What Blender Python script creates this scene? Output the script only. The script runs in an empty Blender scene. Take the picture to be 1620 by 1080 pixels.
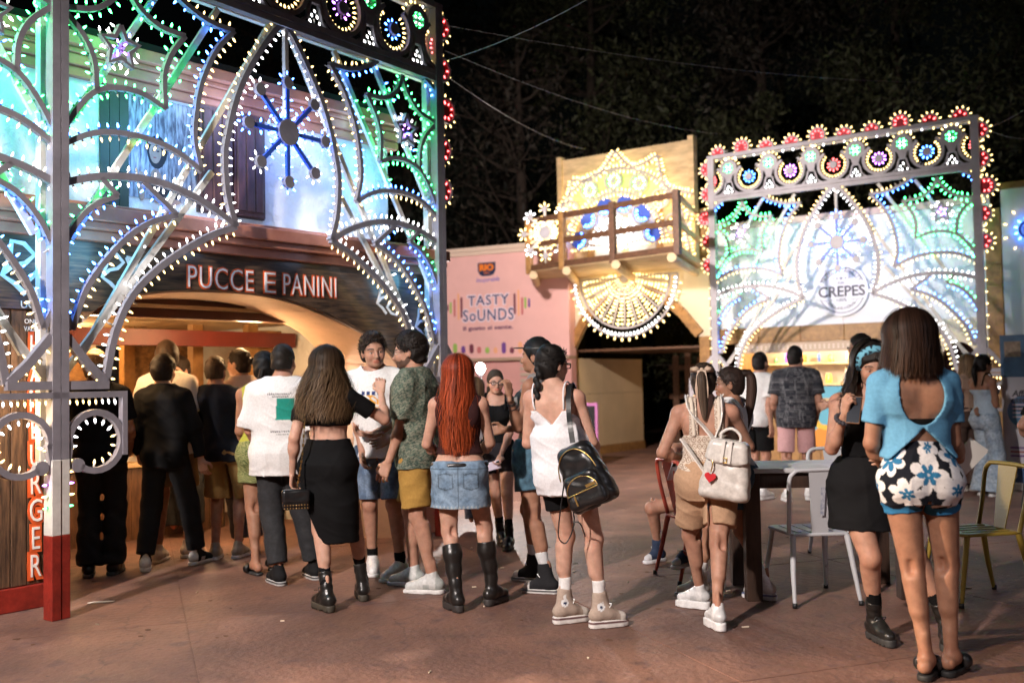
import bpy, bmesh, math, random
import numpy as np
from mathutils import Vector, Matrix
random.seed(7); NR = np.random.RandomState(11)
SC = bpy.context.scene
COL = SC.collection
# ------------------------------------------------------------------ camera, world, lamps, exposure
CAMH, FPX = 1.45, 1575.0
def _rx(a): c, s = math.cos(a), math.sin(a); return np.array([[1, 0, 0], [0, c, -s], [0, s, c]])
def _rz(a): c, s = math.cos(a), math.sin(a); return np.array([[c, -s, 0], [s, c, 0], [0, 0, 1.]])
CAMR = _rx(math.pi/2+math.radians(2.22)) @ _rz(math.radians(-1.03))
cam = bpy.data.cameras.new('camera'); cam.lens = 35; cam.sensor_width = 36; cam.clip_end = 400; cam.clip_start = .05
co = bpy.data.objects.new('camera', cam); COL.objects.link(co)
co.matrix_world = Matrix.Translation((0, 0, CAMH)) @ Matrix(CAMR.tolist()).to_4x4()
cam.dof.use_dof = True; cam.dof.focus_distance = 6.3; cam.dof.aperture_fstop = 1.5
SC.camera = co
w = bpy.data.worlds.new('World'); SC.world = w; w.use_nodes = True
nt = w.node_tree; nt.nodes.clear()
sky = nt.nodes.new('ShaderNodeTexSky'); sky.sky_type = 'NISHITA'; sky.sun_disc = False
sky.sun_elevation = math.radians(2); sky.sun_rotation = math.radians(200)
bg = nt.nodes.new('ShaderNodeBackground'); bg.inputs['Strength'].default_value = 0.0005
wo = nt.nodes.new('ShaderNodeOutputWorld'); nt.links.new(sky.outputs[0], bg.inputs[0]); nt.links.new(bg.outputs[0], wo.inputs[0])
SC.view_settings.view_transform = 'Standard'; SC.view_settings.look = 'None'; SC.view_settings.exposure = 0.9; SC.view_settings.gamma = 1
SC.view_settings.use_curve_mapping = False
SC.cycles.use_denoising = True
SC.cycles.max_bounces = 6; SC.cycles.diffuse_bounces = 3; SC.cycles.glossy_bounces = 3; SC.cycles.transmission_bounces = 3
SC.cycles.sample_clamp_indirect = 4; SC.cycles.caustics_reflective = False; SC.cycles.caustics_refractive = False
def lamp(name, loc, power, color, size=.2, target=None, spot=None, blend=.5):
    l = bpy.data.lights.new(name, 'SPOT' if spot else 'POINT'); l.energy = power; l.color = color; l.shadow_soft_size = size
    o = bpy.data.objects.new(name, l); COL.objects.link(o); o.location = loc
    if spot:
        l.spot_size = math.radians(spot); l.spot_blend = blend
        o.rotation_euler = (Vector(target)-Vector(loc)).to_track_quat('-Z', 'Y').to_euler()
    return o
# floodlights inferred out of view, at the left and behind the camera
lamp('floodlight_beam', (-6.8, 3.0, 4.0), 6600, (1, .74, .52), .12, (.4, 6.9, .2), 52, .5)
lamp('floodlight_beam', (-5.0, -2.0, 6.5), 4300, (1, .88, .82), .18, (-.5, 7.3, .2), 42, .6)
lamp('floodlight_beam', (6.5, -3.0, 6.0), 260, (.86, .84, 1), .6, (3.0, 7.2, .4), 38, .6)
# ------------------------------------------------------------------ picture helpers (a pixel of the 1620x1080 view lifted on to a real surface)
CAMP = np.array([0, 0, CAMH])
def ray(px, py): return CAMR @ np.array([(px-810)/FPX, -(py-540)/FPX, -1.])
def P(px, py, d): v = ray(px, py); return CAMP+v*(d/v[1])
def G(px, py, z=0): v = ray(px, py); return CAMP+v*((z-CAMH)/v[2])
class Plane:
    def __init__(s, a, b):
        s.p = np.array([a[0], a[1], 0.]); d = np.array([b[0]-a[0], b[1]-a[1], 0.]); s.L = float(np.linalg.norm(d)); s.d = d/s.L
        s.n = np.array([s.d[1], -s.d[0], 0]); s.rot = math.atan2(s.d[1], s.d[0])
    def lift(s, px, py, off=0):
        v = ray(px, py); o = CAMP-s.p-s.n*off; q = o+v*(-(o @ s.n)/(v @ s.n)); return (float(q @ s.d), float(q[2]))
    def pt(s, t, z, off=0): return s.p+s.d*t+s.n*off+np.array([0, 0, z])
# ------------------------------------------------------------------ materials
def _bump(nt, b, strength, scale, detail=4, dist=.01, coord=None, kind='noise'):
    n = nt.nodes.new('ShaderNodeTexNoise' if kind == 'noise' else 'ShaderNodeTexVoronoi'); n.inputs['Scale'].default_value = scale
    if kind == 'noise': n.inputs['Detail'].default_value = detail
    if coord: nt.links.new(coord, n.inputs['Vector'])
    m = nt.nodes.new('ShaderNodeBump'); m.inputs['Strength'].default_value = strength; m.inputs['Distance'].default_value = dist
    nt.links.new(n.outputs[0], m.inputs['Height']); nt.links.new(m.outputs[0], b.inputs['Normal']); return m
MATS = {}
def mat(name, col=(.5, .5, .5), rough=.6, metal=0, var=0, vscale=3, col2=None, stretch=None, bump=0, bscale=40, emit=0, ecol=None, vcol=False, coat=0, island=0, bdist=.01, spec=.5, sheen=0, trans=0, thr=None):
    if name in MATS: return MATS[name]
    m = bpy.data.materials.new(name); m.use_nodes = True; nt = m.node_tree; b = nt.nodes['Principled BSDF']
    L = nt.links.new
    b.inputs['Base Color'].default_value = (*col, 1); b.inputs['Roughness'].default_value = rough; b.inputs['Metallic'].default_value = metal
    b.inputs['Specular IOR Level'].default_value = spec; b.inputs['Coat Weight'].default_value = coat; b.inputs['Coat Roughness'].default_value = .15
    if sheen: b.inputs['Sheen Weight'].default_value = sheen
    if trans: b.inputs['Transmission Weight'].default_value = trans
    tc = nt.nodes.new('ShaderNodeTexCoord'); crd = tc.outputs['Object']
    if stretch:
        mp = nt.nodes.new('ShaderNodeMapping'); mp.inputs['Scale'].default_value = stretch; L(crd, mp.inputs['Vector']); crd = mp.outputs[0]
    src = None
    if vcol:
        a = nt.nodes.new('ShaderNodeAttribute'); a.attribute_name = 'Col'; src = a.outputs['Color']
    if var or col2:
        n = nt.nodes.new('ShaderNodeTexNoise'); n.inputs['Scale'].default_value = vscale; n.inputs['Detail'].default_value = 7; n.inputs['Roughness'].default_value = .62; L(crd, n.inputs['Vector'])
        r = nt.nodes.new('ShaderNodeMapRange')
        lo, hi = thr or (.36, .66)
        r.inputs['From Min'].default_value = lo; r.inputs['From Max'].default_value = hi; L(n.outputs[0], r.inputs['Value'])
        x = nt.nodes.new('ShaderNodeMix'); x.data_type = 'RGBA'; L(r.outputs[0], x.inputs['Factor'])
        if src:
            mu = nt.nodes.new('ShaderNodeMix'); mu.data_type = 'RGBA'; mu.blend_type = 'MULTIPLY'; mu.inputs['Factor'].default_value = 1
            L(src, mu.inputs['A']); mu.inputs['B'].default_value = (1-var, 1-var, 1-var, 1); L(mu.outputs['Result'], x.inputs['A']); L(src, x.inputs['B'])
        else:
            c2 = col2 or tuple(c*(1-var) for c in col); x.inputs['A'].default_value = (*c2, 1); x.inputs['B'].default_value = (*col, 1)
        src = x.outputs['Result']
    if island:
        g = nt.nodes.new('ShaderNodeNewGeometry'); r = nt.nodes.new('ShaderNodeMapRange'); r.inputs['To Min'].default_value = 1-island; r.inputs['To Max'].default_value = 1+island
        L(g.outputs['Random Per Island'], r.inputs['Value'])
        hs = nt.nodes.new('ShaderNodeVectorMath'); hs.operation = 'SCALE'
        if src: L(src, hs.inputs[0])
        else: hs.inputs[0].default_value = col
        L(r.outputs[0], hs.inputs['Scale']); src = hs.outputs[0]
    if src: L(src, b.inputs['Base Color'])
    if bump: _bump(nt, b, bump, bscale, dist=bdist, coord=crd)
    if emit:
        b.inputs['Emission Color'].default_value = (*(ecol or col), 1); b.inputs['Emission Strength'].default_value = emit
    MATS[name] = m; return m
# ------------------------------------------------------------------ objects
def tag(o, label=None, cat=None, group=None, kind=None):
    if label: o['label'] = label
    if cat: o['category'] = cat
    if group: o['group'] = group
    if kind: o['kind'] = kind
    return o
def empty(name, loc=(0, 0, 0), rz=0, label=None, cat=None, group=None, kind=None):
    o = bpy.data.objects.new(name, None); COL.objects.link(o); o.location = loc; o.rotation_euler = (0, 0, rz); o.empty_display_size = .1
    return tag(o, label, cat, group, kind)
def link(name, me, parent=None, loc=None):
    o = bpy.data.objects.new(name, me); COL.objects.link(o)
    if parent: o.parent = parent
    if loc is not None: o.location = loc
    return o
def np_mesh(name, V, Q, mats, col=None, mi=None, smooth=True):
    """V (n,3), Q list of arrays of faces (m,k)"""
    me = bpy.data.meshes.new(name); V = np.asarray(V, np.float32)
    Q = [np.asarray(q, np.int32) for q in (Q if isinstance(Q, list) else [Q]) if len(q)]
    me.vertices.add(len(V)); me.vertices.foreach_set('co', V.ravel())
    lt = np.concatenate([np.full(len(q), q.shape[1], np.int32) for q in Q]); lv = np.concatenate([q.ravel() for q in Q])
    me.loops.add(len(lv)); me.loops.foreach_set('vertex_index', lv)
    me.polygons.add(len(lt)); st = np.zeros(len(lt), np.int32); st[1:] = np.cumsum(lt)[:-1]
    me.polygons.foreach_set('loop_start', st)
    if mi is not None: me.polygons.foreach_set('material_index', np.asarray(mi, np.int32))
    me.update(calc_edges=True)
    if smooth: me.polygons.foreach_set('use_smooth', np.ones(len(lt), bool))
    for m in (mats if isinstance(mats, (list, tuple)) else [mats]): me.materials.append(m)
    if col is not None:
        a = me.color_attributes.new('Col', 'FLOAT_COLOR', 'POINT'); c = np.ones((len(V), 4), np.float32); c[:, :3] = col; a.data.foreach_set('color', c.ravel())
    return me
class MB:
    """collects shapes for ONE mesh"""
    def __init__(s): s.v = []; s.f = []; s.m = []; s.sm = []
    def add(s, vs, fs, m=0, smooth=False):
        n = len(s.v); s.v += [tuple(map(float, q)) for q in vs]; s.f += [[i+n for i in f] for f in fs]; s.m += [m]*len(fs); s.sm += [smooth]*len(fs); return s
    def box(s, x0, x1, y0, y1, z0, z1, m=0):
        return s.add([(x0, y0, z0), (x1, y0, z0), (x1, y1, z0), (x0, y1, z0), (x0, y0, z1), (x1, y0, z1), (x1, y1, z1), (x0, y1, z1)],
                     [(0, 3, 2, 1), (4, 5, 6, 7), (0, 1, 5, 4), (1, 2, 6, 5), (2, 3, 7, 6), (3, 0, 4, 7)], m)
    def bar(s, p, q, w, d=None, up=(0, 0, 1), m=0):
        p, q = np.array(p, float), np.array(q, float); a = q-p; a /= np.linalg.norm(a); u = np.array(up, float)
        if abs(a @ u) > .95: u = np.array([0, 1., 0])
        x = np.cross(a, u); x /= np.linalg.norm(x); y = np.cross(x, a); d = d or w; vs = []
        for c in (p, q):
            for i, j in ((-1, -1), (1, -1), (1, 1), (-1, 1)): vs.append(c+x*i*w/2+y*j*d/2)
        return s.add(vs, [(3, 2, 1, 0), (4, 5, 6, 7), (0, 1, 5, 4), (1, 2, 6, 5), (2, 3, 7, 6), (3, 0, 4, 7)], m)
    def tube(s, path, r, n=8, m=0, cap=True, smooth=True):
        path = [np.array(p, float) for p in path]; k = len(path); rs = r if hasattr(r, '__len__') else [r]*k; vs = []; px = None
        for i, p in enumerate(path):
            a = path[min(i+1, k-1)]-path[max(i-1, 0)]; a /= (np.linalg.norm(a)+1e-9)
            if px is None:
                u = np.array([0, 0, 1.]) if abs(a[2]) < .9 else np.array([1., 0, 0]); px = np.cross(a, u)
            px = px-a*(px @ a); px /= (np.linalg.norm(px)+1e-9); y = np.cross(a, px)
            for j in range(n): t = 2*math.pi*j/n; vs.append(p+(px*math.cos(t)+y*math.sin(t))*rs[i])
        fs = [(i*n+j, i*n+(j+1) % n, (i+1)*n+(j+1) % n, (i+1)*n+j) for i in range(k-1) for j in range(n)]
        s.add(vs, fs, m, smooth)
        if cap: s.add([vs[j] for j in range(n)], [tuple(range(n))[::-1]], m); s.add([vs[(k-1)*n+j] for j in range(n)], [tuple(range(n))], m)
        return s
    def prism(s, poly, y0, y1, m=0, ax='y'):
        """polygon in (x,z) pushed along y (or (x,y) along z with ax='z')"""
        n = len(poly); f = (lambda p, h: (p[0], h, p[1])) if ax == 'y' else (lambda p, h: (p[0], p[1], h))
        vs = [f(p, y0) for p in poly]+[f(p, y1) for p in poly]
        ar = sum(poly[i][0]*poly[(i+1) % n][1]-poly[(i+1) % n][0]*poly[i][1] for i in range(n))
        fl = (ar > 0) ^ (ax != 'y')
        a, b = tuple(range(n)), tuple(range(n, 2*n))
        fs = [a if fl else a[::-1], b[::-1] if fl else b]
        for i in range(n):
            j = (i+1) % n; q = (i, i+n, j+n, j); fs.append(q if fl else q[::-1])
        return s.add(vs, fs, m)
    def disc(s, c, r, y0, y1, n=20, m=0, rz=None):
        return s.prism([(c[0]+r*math.cos(2*math.pi*i/n), c[1]+(rz or r)*math.sin(2*math.pi*i/n)) for i in range(n)], y0, y1, m)
    def ring(s, c, r0, r1, y0, y1, n=24, m=0, a0=0, a1=360):
        pts = [(c[0]+math.cos(math.radians(a0+(a1-a0)*i/n)), c[1]+math.sin(math.radians(a0+(a1-a0)*i/n))) for i in range(n+1)]
        path = [(c[0]+(p[0]-c[0])*(r0+r1)/2, c[1]+(p[1]-c[1])*(r0+r1)/2) for p in pts]
        return s.strip(path, abs(r1-r0), y0, y1, m)
    def strip(s, path, w, y0, y1, m=0):
        """flat bar of width w following a path in (x,z), from depth y0 to y1"""
        pa = np.array(path, float); k = len(pa); tn = np.zeros_like(pa); tn[1:-1] = pa[2:]-pa[:-2]; tn[0] = pa[1]-pa[0]; tn[-1] = pa[-1]-pa[-2]
        tn /= (np.linalg.norm(tn, axis=1)[:, None]+1e-9); nn = np.stack([-tn[:, 1], tn[:, 0]], 1); vs = []
        for i in range(k):
            a, b = pa[i]+nn[i]*w/2, pa[i]-nn[i]*w/2
            vs += [(a[0], y0, a[1]), (b[0], y0, b[1]), (b[0], y1, b[1]), (a[0], y1, a[1])]
        fs = [(0, 3, 2, 1), tuple((k-1)*4+j for j in (0, 1, 2, 3))]
        for i in range(k-1):
            for j in range(4): fs.append((i*4+j, i*4+(j+1) % 4, (i+1)*4+(j+1) % 4, (i+1)*4+j))
        return s.add(vs, fs, m)
    def ball(s, c, r, n=10, k=7, m=0, sc=(1, 1, 1)):
        vs = [(c[0], c[1], c[2]+r*sc[2])]
        for i in range(1, k):
            t = math.pi*i/k
            for j in range(n): a = 2*math.pi*j/n; vs.append((c[0]+r*sc[0]*math.sin(t)*math.cos(a), c[1]+r*sc[1]*math.sin(t)*math.sin(a), c[2]+r*sc[2]*math.cos(t)))
        vs.append((c[0], c[1], c[2]-r*sc[2])); e = len(vs)-1
        fs = [(0, 1+j, 1+(j+1) % n) for j in range(n)]+[(e, 1+(k-2)*n+(j+1) % n, 1+(k-2)*n+j) for j in range(n)]
        for i in range(k-2):
            for j in range(n): fs.append((1+i*n+j, 1+(i+1)*n+j, 1+(i+1)*n+(j+1) % n, 1+i*n+(j+1) % n))
        return s.add(vs, fs, m, True)
    def lathe(s, prof, c=(0, 0, 0), n=12, m=0):
        k = len(prof); vs = [(c[0]+r*math.cos(2*math.pi*j/n), c[1]+r*math.sin(2*math.pi*j/n), c[2]+z) for r, z in prof for j in range(n)]
        fs = [(i*n+j, i*n+(j+1) % n, (i+1)*n+(j+1) % n, (i+1)*n+j) for i in range(k-1) for j in range(n)]
        fs += [tuple(range(n))[::-1], tuple((k-1)*n+j for j in range(n))]
        return s.add(vs, fs, m, True)
    def mesh(s, name, mats):
        me = bpy.data.meshes.new(name); me.from_pydata(s.v, [], s.f)
        for m in (mats if isinstance(mats, (list, tuple)) else [mats]): me.materials.append(m)
        me.polygons.foreach_set('material_index', s.m); me.polygons.foreach_set('use_smooth', s.sm); me.update(); return me
    def build(s, name, mats, parent=None, loc=None, bevel=0):
        o = link(name, s.mesh(name, mats), parent, loc)
        if bevel:
            b = o.modifiers.new('bevel', 'BEVEL'); b.width = bevel; b.segments = 2; b.limit_method = 'ANGLE'; b.angle_limit = .7
        return o
def curve(pts, n=6):
    """Catmull-Rom through points"""
    p = np.array(pts, float)
    if len(p) < 3: return [tuple(p[0]+(p[1]-p[0])*i/n) for i in range(n+1)]
    q = np.vstack([2*p[0]-p[1], p, 2*p[-1]-p[-2]]); out = []
    for i in range(1, len(q)-2):
        for k in range(n):
            t = k/n; out.append(tuple(.5*((2*q[i])+(q[i+1]-q[i-1])*t+(2*q[i-1]-5*q[i]+4*q[i+1]-q[i+2])*t*t+(3*q[i]-q[i-1]-3*q[i+1]+q[i+2])*t**3)))
    out.append(tuple(p[-1])); return out
def text(name, body, size, m, parent, loc, rot=(math.pi/2, 0, 0), ext=.004, off=0, align='CENTER', sx=1, space=1, shear=0, fit=None):
    """flat lettering; fit=(width, height) stretches it to that size"""
    c = bpy.data.curves.new(name, 'FONT'); c.body = body; c.size = size; c.extrude = ext; c.offset = off; c.align_x = align; c.align_y = 'CENTER'; c.resolution_u = 3; c.space_character = space; c.shear = shear
    t = bpy.data.objects.new(name, c); COL.objects.link(t)
    me = bpy.data.meshes.new_from_object(t); bpy.data.objects.remove(t)
    me.name = name; me.materials.clear(); me.materials.append(m)
    v = np.empty(len(me.vertices)*3, np.float32); me.vertices.foreach_get('co', v); v = v.reshape(-1, 3)
    ctr = (v[:, :2].max(0)+v[:, :2].min(0))/2
    if fit or align == 'CENTER':
        v[:, :2] -= ctr
        if fit: v[:, 0] *= fit[0]/(v[:, 0].max()-v[:, 0].min()); v[:, 1] *= fit[1]/(v[:, 1].max()-v[:, 1].min())
        me.vertices.foreach_set('co', v.ravel())
    o = link(name, me, parent, loc); o.rotation_euler = rot; o.scale = (sx, 1, 1); return o
# ------------------------------------------------------------------ shared materials
M_strip = mat('strip_paint', (.27, .26, .30), .55, var=.25, vscale=6)
M_white = mat('white_wood', (.74, .72, .68), .55, var=.3, vscale=5, bump=.15, bscale=60)
M_red = mat('red_post_paint', (.30, .025, .015), .45, var=.45, vscale=9, bump=.3, bscale=50)
M_pale = mat('plywood', (.68, .49, .27), .6, var=.3, vscale=3, stretch=(1, 1, 6), bump=.1, bscale=40)
M_plank = mat('dark_planks', (.16, .085, .045), .6, col2=(.028, .014, .008), vscale=5, stretch=(9, 9, .8), bump=.25, bscale=30)
M_brown = mat('brown_wood', (.15, .07, .035), .55, var=.5, vscale=6, stretch=(3, 3, 3), bump=.2)
M_oak = mat('golden_wood', (.42, .22, .07), .5, var=.45, vscale=5, stretch=(2, 2, 2), bump=.15)
M_trim = mat('moulding_paint', (.44, .18, .11), .5, col2=(.33, .12, .075), vscale=4, bump=.1)
M_plaster = mat('white_plaster', (.76, .77, .76), .85, var=.12, vscale=2, bump=.8, bscale=9, bdist=.03)
M_peach = mat('peach_plaster', (.66, .45, .32), .8, var=.2, vscale=3, bump=.25, bscale=25)
M_pink = mat('pink_wall', (.80, .47, .44), .8, var=.08, vscale=2)
M_black = mat('black_paint', (.012, .012, .013), .5)
M_metal = mat('steel', (.55, .55, .56), .35, metal=1)
M_cable = mat('cable', (.10, .10, .10), .6)
M_dark = mat('dark_void', (.012, .009, .008), .9)
M_sw = mat('socket_white', (.75, .72, .66), .4)
def glow(name, c, e): return mat(name, tuple(min(1, x) for x in c), .4, emit=e, ecol=c)
GL = {'w': glow('bulb_warm', (1, .70, .26), 3.6), 'c': glow('bulb_white', (.95, .95, .95), 5), 'g': glow('bulb_green', (.06, 1, .22), 11), 'b': glow('bulb_blue', (.06, .22, 1), 14), 'r': glow('bulb_red', (1, .12, .12), 6), 'v': glow('bulb_violet', (.55, .2, 1), 9)}
GL['d'] = mat('bulb_dead', (.55, .52, .45), .2)
SK = {'d': M_sw, 'w': M_sw, 'c': M_sw, 'g': mat('socket_green', (.05, .45, .2), .4), 'b': mat('socket_blue', (.04, .12, .6), .4), 'r': mat('socket_red', (.5, .04, .04), .4), 'v': mat('socket_violet', (.3, .08, .5), .4)}
def bulb_mesh(c, s=1, lod=0):
    m = MB()
    if lod == 0:
        m.lathe([(.006*s, -.004*s), (.0085*s, 0), (.0085*s, .018*s), (.007*s, .022*s)], n=7)
        m.lathe([(.007*s, .022*s), (.0095*s, .031*s), (.0085*s, .044*s), (.0045*s, .056*s), (.001, .061*s)], n=7, m=1)
    else:
        m.lathe([(.006*s, 0), (.0085*s, .014*s)], n=4); m.lathe([(.006*s, .014*s), (.013*s, .030*s), (.009*s, .046*s), (.001, .056*s)], n=5, m=1)
    return m
class Bulbs:
    def __init__(s): s.l = []
    def add(s, p, d, c):
        if random.random() < .03: c = 'd'
        s.l.append((np.array(p, float), np.array(d, float), c))
    def along(s, path, c, side, off, sp=.085, y=0, jit=.24, skip=0):
        """bulbs along a path in (x,z); side +1 is its left"""
        pa = np.array(path, float); seg = np.linalg.norm(np.diff(pa, axis=0), axis=1); L = np.concatenate([[0], np.cumsum(seg)]); n = max(1, int((L[-1]-skip)/sp))
        for i in range(n):
            t = skip/2+(i+.5)*(L[-1]-skip)/n; k = min(int(np.searchsorted(L, t, 'right'))-1, len(seg)-1); tg = (pa[k+1]-pa[k])/(seg[k]+1e-9); q = pa[k]+tg*(t-L[k]); nn = np.array([-tg[1], tg[0]])*side
            p = q+nn*off; d = np.array([nn[0]+tg[0]*random.uniform(-jit, jit), random.uniform(-.25, .1), nn[1]+tg[1]*random.uniform(-jit, jit)])
            s.add((p[0], y, p[1]), d, c)
    def circle(s, c, r, col, n, y=0, a0=0, a1=360, inward=False):
        for i in range(n):
            a = math.radians(a0+(a1-a0)*(i+.5)/n); d = np.array([math.cos(a), -.1, math.sin(a)])
            s.add((c[0]+r*d[0], y, c[1]+r*d[2]), -d if inward else d, col)
    def build(s, parent, nobj=0, size=1, lod=0):
        mw = parent.matrix_basis if parent.parent is None else parent.matrix_basis
        s.l.sort(key=lambda b: (mw @ Vector(b[0])-Vector(CAMP)).length)
        protos = {}
        for p, d, c in s.l[:nobj]:
            if c not in protos: protos[c] = bulb_mesh(c, size, lod).mesh('bulb', [SK[c], GL[c]])
            o = link('bulb', protos[c], parent, p); o.rotation_euler = Vector(d).to_track_quat('Z', 'Y').to_euler(); k_ = random.uniform(.88, 1.14); o.scale = (k_, k_, k_)
        rest = {}
        for b in s.l[nobj:]: rest.setdefault(b[2], []).append(b)
        for c, bl in rest.items():
            m = bulb_mesh(c, size, lod); V = np.array(m.v); K = len(V); VV = []
            for p, d, _ in bl:
                R = np.array(Vector(d).to_track_quat('Z', 'Y').to_matrix()); VV.append((V*random.uniform(.86, 1.16)) @ R.T+p)
            me = bpy.data.meshes.new('bulbs'); fs = [[i+k*K for i in f] for k in range(len(bl)) for f in m.f]
            me.from_pydata(np.concatenate(VV).tolist(), [], fs); me.materials.append(SK[c]); me.materials.append(GL[c])
            me.polygons.foreach_set('material_index', m.m*len(bl)); me.polygons.foreach_set('use_smooth', [True]*len(fs)); me.update()
            tag(link('small_bulbs', me, parent), kind='stuff')
# ------------------------------------------------------------------ ground
M_ground = mat('red_concrete', (.205, .104, .074), .62, col2=(.115, .060, .046), vscale=1.1, bump=.5, bscale=22, bdist=.02, thr=(.40, .62))
def ground_mat():
    nt = M_ground.node_tree; L = nt.links.new; b = nt.nodes['Principled BSDF']; src = b.inputs['Base Color'].links[0].from_socket
    tc = [n for n in nt.nodes if n.bl_idname == 'ShaderNodeTexCoord'][0]
    gm = nt.nodes.new('ShaderNodeNewGeometry'); crd = gm.outputs['Position']
    for n in nt.nodes:
        if n.bl_idname == 'ShaderNodeTexNoise': L(crd, n.inputs['Vector'])
    prev = src
    for sc, lo, hi, col, seed in ((5.5, .585, .70, (.10, .055, .05), 3.1), (23, .63, .72, (.07, .04, .035), 9.7), (2.3, .58, .76, (.27, .15, .112), 5.5), (60, .70, .76, (.45, .38, .33), 1.3)):
        mp = nt.nodes.new('ShaderNodeMapping'); mp.inputs['Location'].default_value = (seed, seed*2, 0); L(crd, mp.inputs['Vector'])
        n = nt.nodes.new('ShaderNodeTexNoise'); n.inputs['Scale'].default_value = sc; n.inputs['Detail'].default_value = 5; L(mp.outputs[0], n.inputs['Vector'])
        r = nt.nodes.new('ShaderNodeMapRange'); r.inputs['From Min'].default_value = lo; r.inputs['From Max'].default_value = hi; r.inputs['To Max'].default_value = .85; L(n.outputs[0], r.inputs['Value'])
        x = nt.nodes.new('ShaderNodeMix'); x.data_type = 'RGBA'; L(r.outputs[0], x.inputs['Factor']); L(prev, x.inputs['A']); x.inputs['B'].default_value = (*col, 1); prev = x.outputs['Result']
    nz = nt.nodes.new('ShaderNodeTexNoise'); nz.inputs['Scale'].default_value = 1.6; nz.inputs['Detail'].default_value = 6; L(crd, nz.inputs['Vector'])
    ad = nt.nodes.new('ShaderNodeVectorMath'); ad.operation = 'MULTIPLY_ADD'; L(nz.outputs['Color'], ad.inputs[0]); ad.inputs[1].default_value = (.9, .9, 0); L(crd, ad.inputs[2])
    vo = nt.nodes.new('ShaderNodeTexVoronoi'); vo.feature = 'DISTANCE_TO_EDGE'; vo.inputs['Scale'].default_value = .34; L(ad.outputs[0], vo.inputs['Vector'])
    r = nt.nodes.new('ShaderNodeMapRange'); r.inputs['From Min'].default_value = .0008; r.inputs['From Max'].default_value = .0035; r.inputs['To Min'].default_value = .45; r.inputs['To Max'].default_value = 0; L(vo.outputs['Distance'], r.inputs['Value'])
    x = nt.nodes.new('ShaderNodeMix'); x.data_type = 'RGBA'; L(r.outputs[0], x.inputs['Factor']); L(prev, x.inputs['A']); x.inputs['B'].default_value = (.06, .035, .03, 1); prev = x.outputs['Result']
    L(prev, b.inputs['Base Color'])
ground_mat()
gd = MB(); gd.box(-70, 70, -40, 110, -.3, -.008, 0)
ground = tag(gd.build('ground', [mat('joint_dirt', (.09, .06, .05), .9)]), 'red stamped concrete square with worn patches', kind='structure')
def slab_mesh():
    n = 1; sz = 2.4; g = .004; m = MB(); m.box(-sz/2+g, sz/2-g, -sz/2+g, sz/2-g, -.008, 0, 0); return m.mesh('slab', [M_ground])
sm_ = slab_mesh(); ga = .36
for i in range(-7, 8):
    for j in range(-1, 12):
        x, y = i*2.4*math.cos(ga)-j*2.4*math.sin(ga)+1.2, i*2.4*math.sin(ga)+j*2.4*math.cos(ga)+1.0
        if y < -1 or y > 24 or abs(x) > 3+.8*max(0, y): continue
        o = link('slab', sm_, ground, (x, y, random.uniform(-.0012, 0))); o.rotation_euler = (random.uniform(-.0004, .0004), random.uniform(-.0004, .0004), ga)
big = MB(); big.box(-69, 69, -39, 109, -.0079, -.0055, 0); tag(big.build('outer_paving', [M_ground], ground))
# ------------------------------------------------------------------ light arches (two bays of one design)
HALF = {
 'A': [(0, 4.33), (.048, 4.264), (.127, 4.063), (.209, 3.811), (.263, 3.567), (.295, 3.33), (.308, 3.20), (.306, 3.0), (.290, 2.814), (.258, 2.645)],
 'B': [(.258, 2.645), (.359, 2.75), (.484, 2.835), (.606, 2.88), (.745, 2.88), (.88, 2.835), (1, 2.755)],
 'C': [(.258, 2.645), (.377, 2.555), (.498, 2.425), (.616, 2.268), (.722, 2.066), (.790, 1.80), (.826, 1.48)],
 'D1': [(.262, 4.138), (.348, 3.949), (.416, 3.683), (.445, 3.427), (.450, 3.229), (.421, 3.015)],
 'D2': [(.262, 4.138), (.383, 4.151), (.487, 4.22), (.57, 4.313)],
 'D3': [(.421, 3.015), (.509, 3.105), (.611, 3.16), (.74, 3.175), (.866, 3.137), (.997, 3.005)],
 'E51': [(.493, 3.979), (.605, 3.994), (.697, 4.096), (.739, 4.26)], 'E12': [(.739, 4.26), (.776, 4.118), (.861, 3.975), (.989, 3.915)],
 'E23': [(.989, 3.915), (.905, 3.763), (.866, 3.61), (.859, 3.42)], 'E34': [(.998, 3.065), (.926, 3.287), (.859, 3.42), (.775, 3.477), (.676, 3.476), (.58, 3.412)],
 'E54': [(.493, 3.979), (.552, 3.821), (.584, 3.648), (.58, 3.412)], 'T': [(.905, 4.308), (.962, 4.253), (1, 4.171)],
 'F1': [(.533, 2.668), (.676, 2.863)], 'F2': [(.533, 2.668), (.642, 2.592), (.738, 2.469), (.832, 2.277), (.905, 2.07), (.949, 1.828)], 'F3': [(.949, 1.828), (1, 2.022)],
 'G1': [(.777, 2.737), (.842, 2.84)], 'G2': [(.777, 2.737), (.858, 2.666), (.932, 2.526), (.995, 2.31)]}
BC = {'A': 'wc', 'B': 'cc', 'C': 'cw', 'D1': 'bw', 'D2': 'wb', 'D3': 'bw', 'E51': 'gg', 'E12': 'gg', 'E23': 'gg', 'E34': 'gg', 'E54': 'gg', 'T': 'wb', 'F1': 'cb', 'F2': 'bw', 'F3': 'bb', 'G1': 'gg', 'G2': 'gb'}
SW = .041
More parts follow.
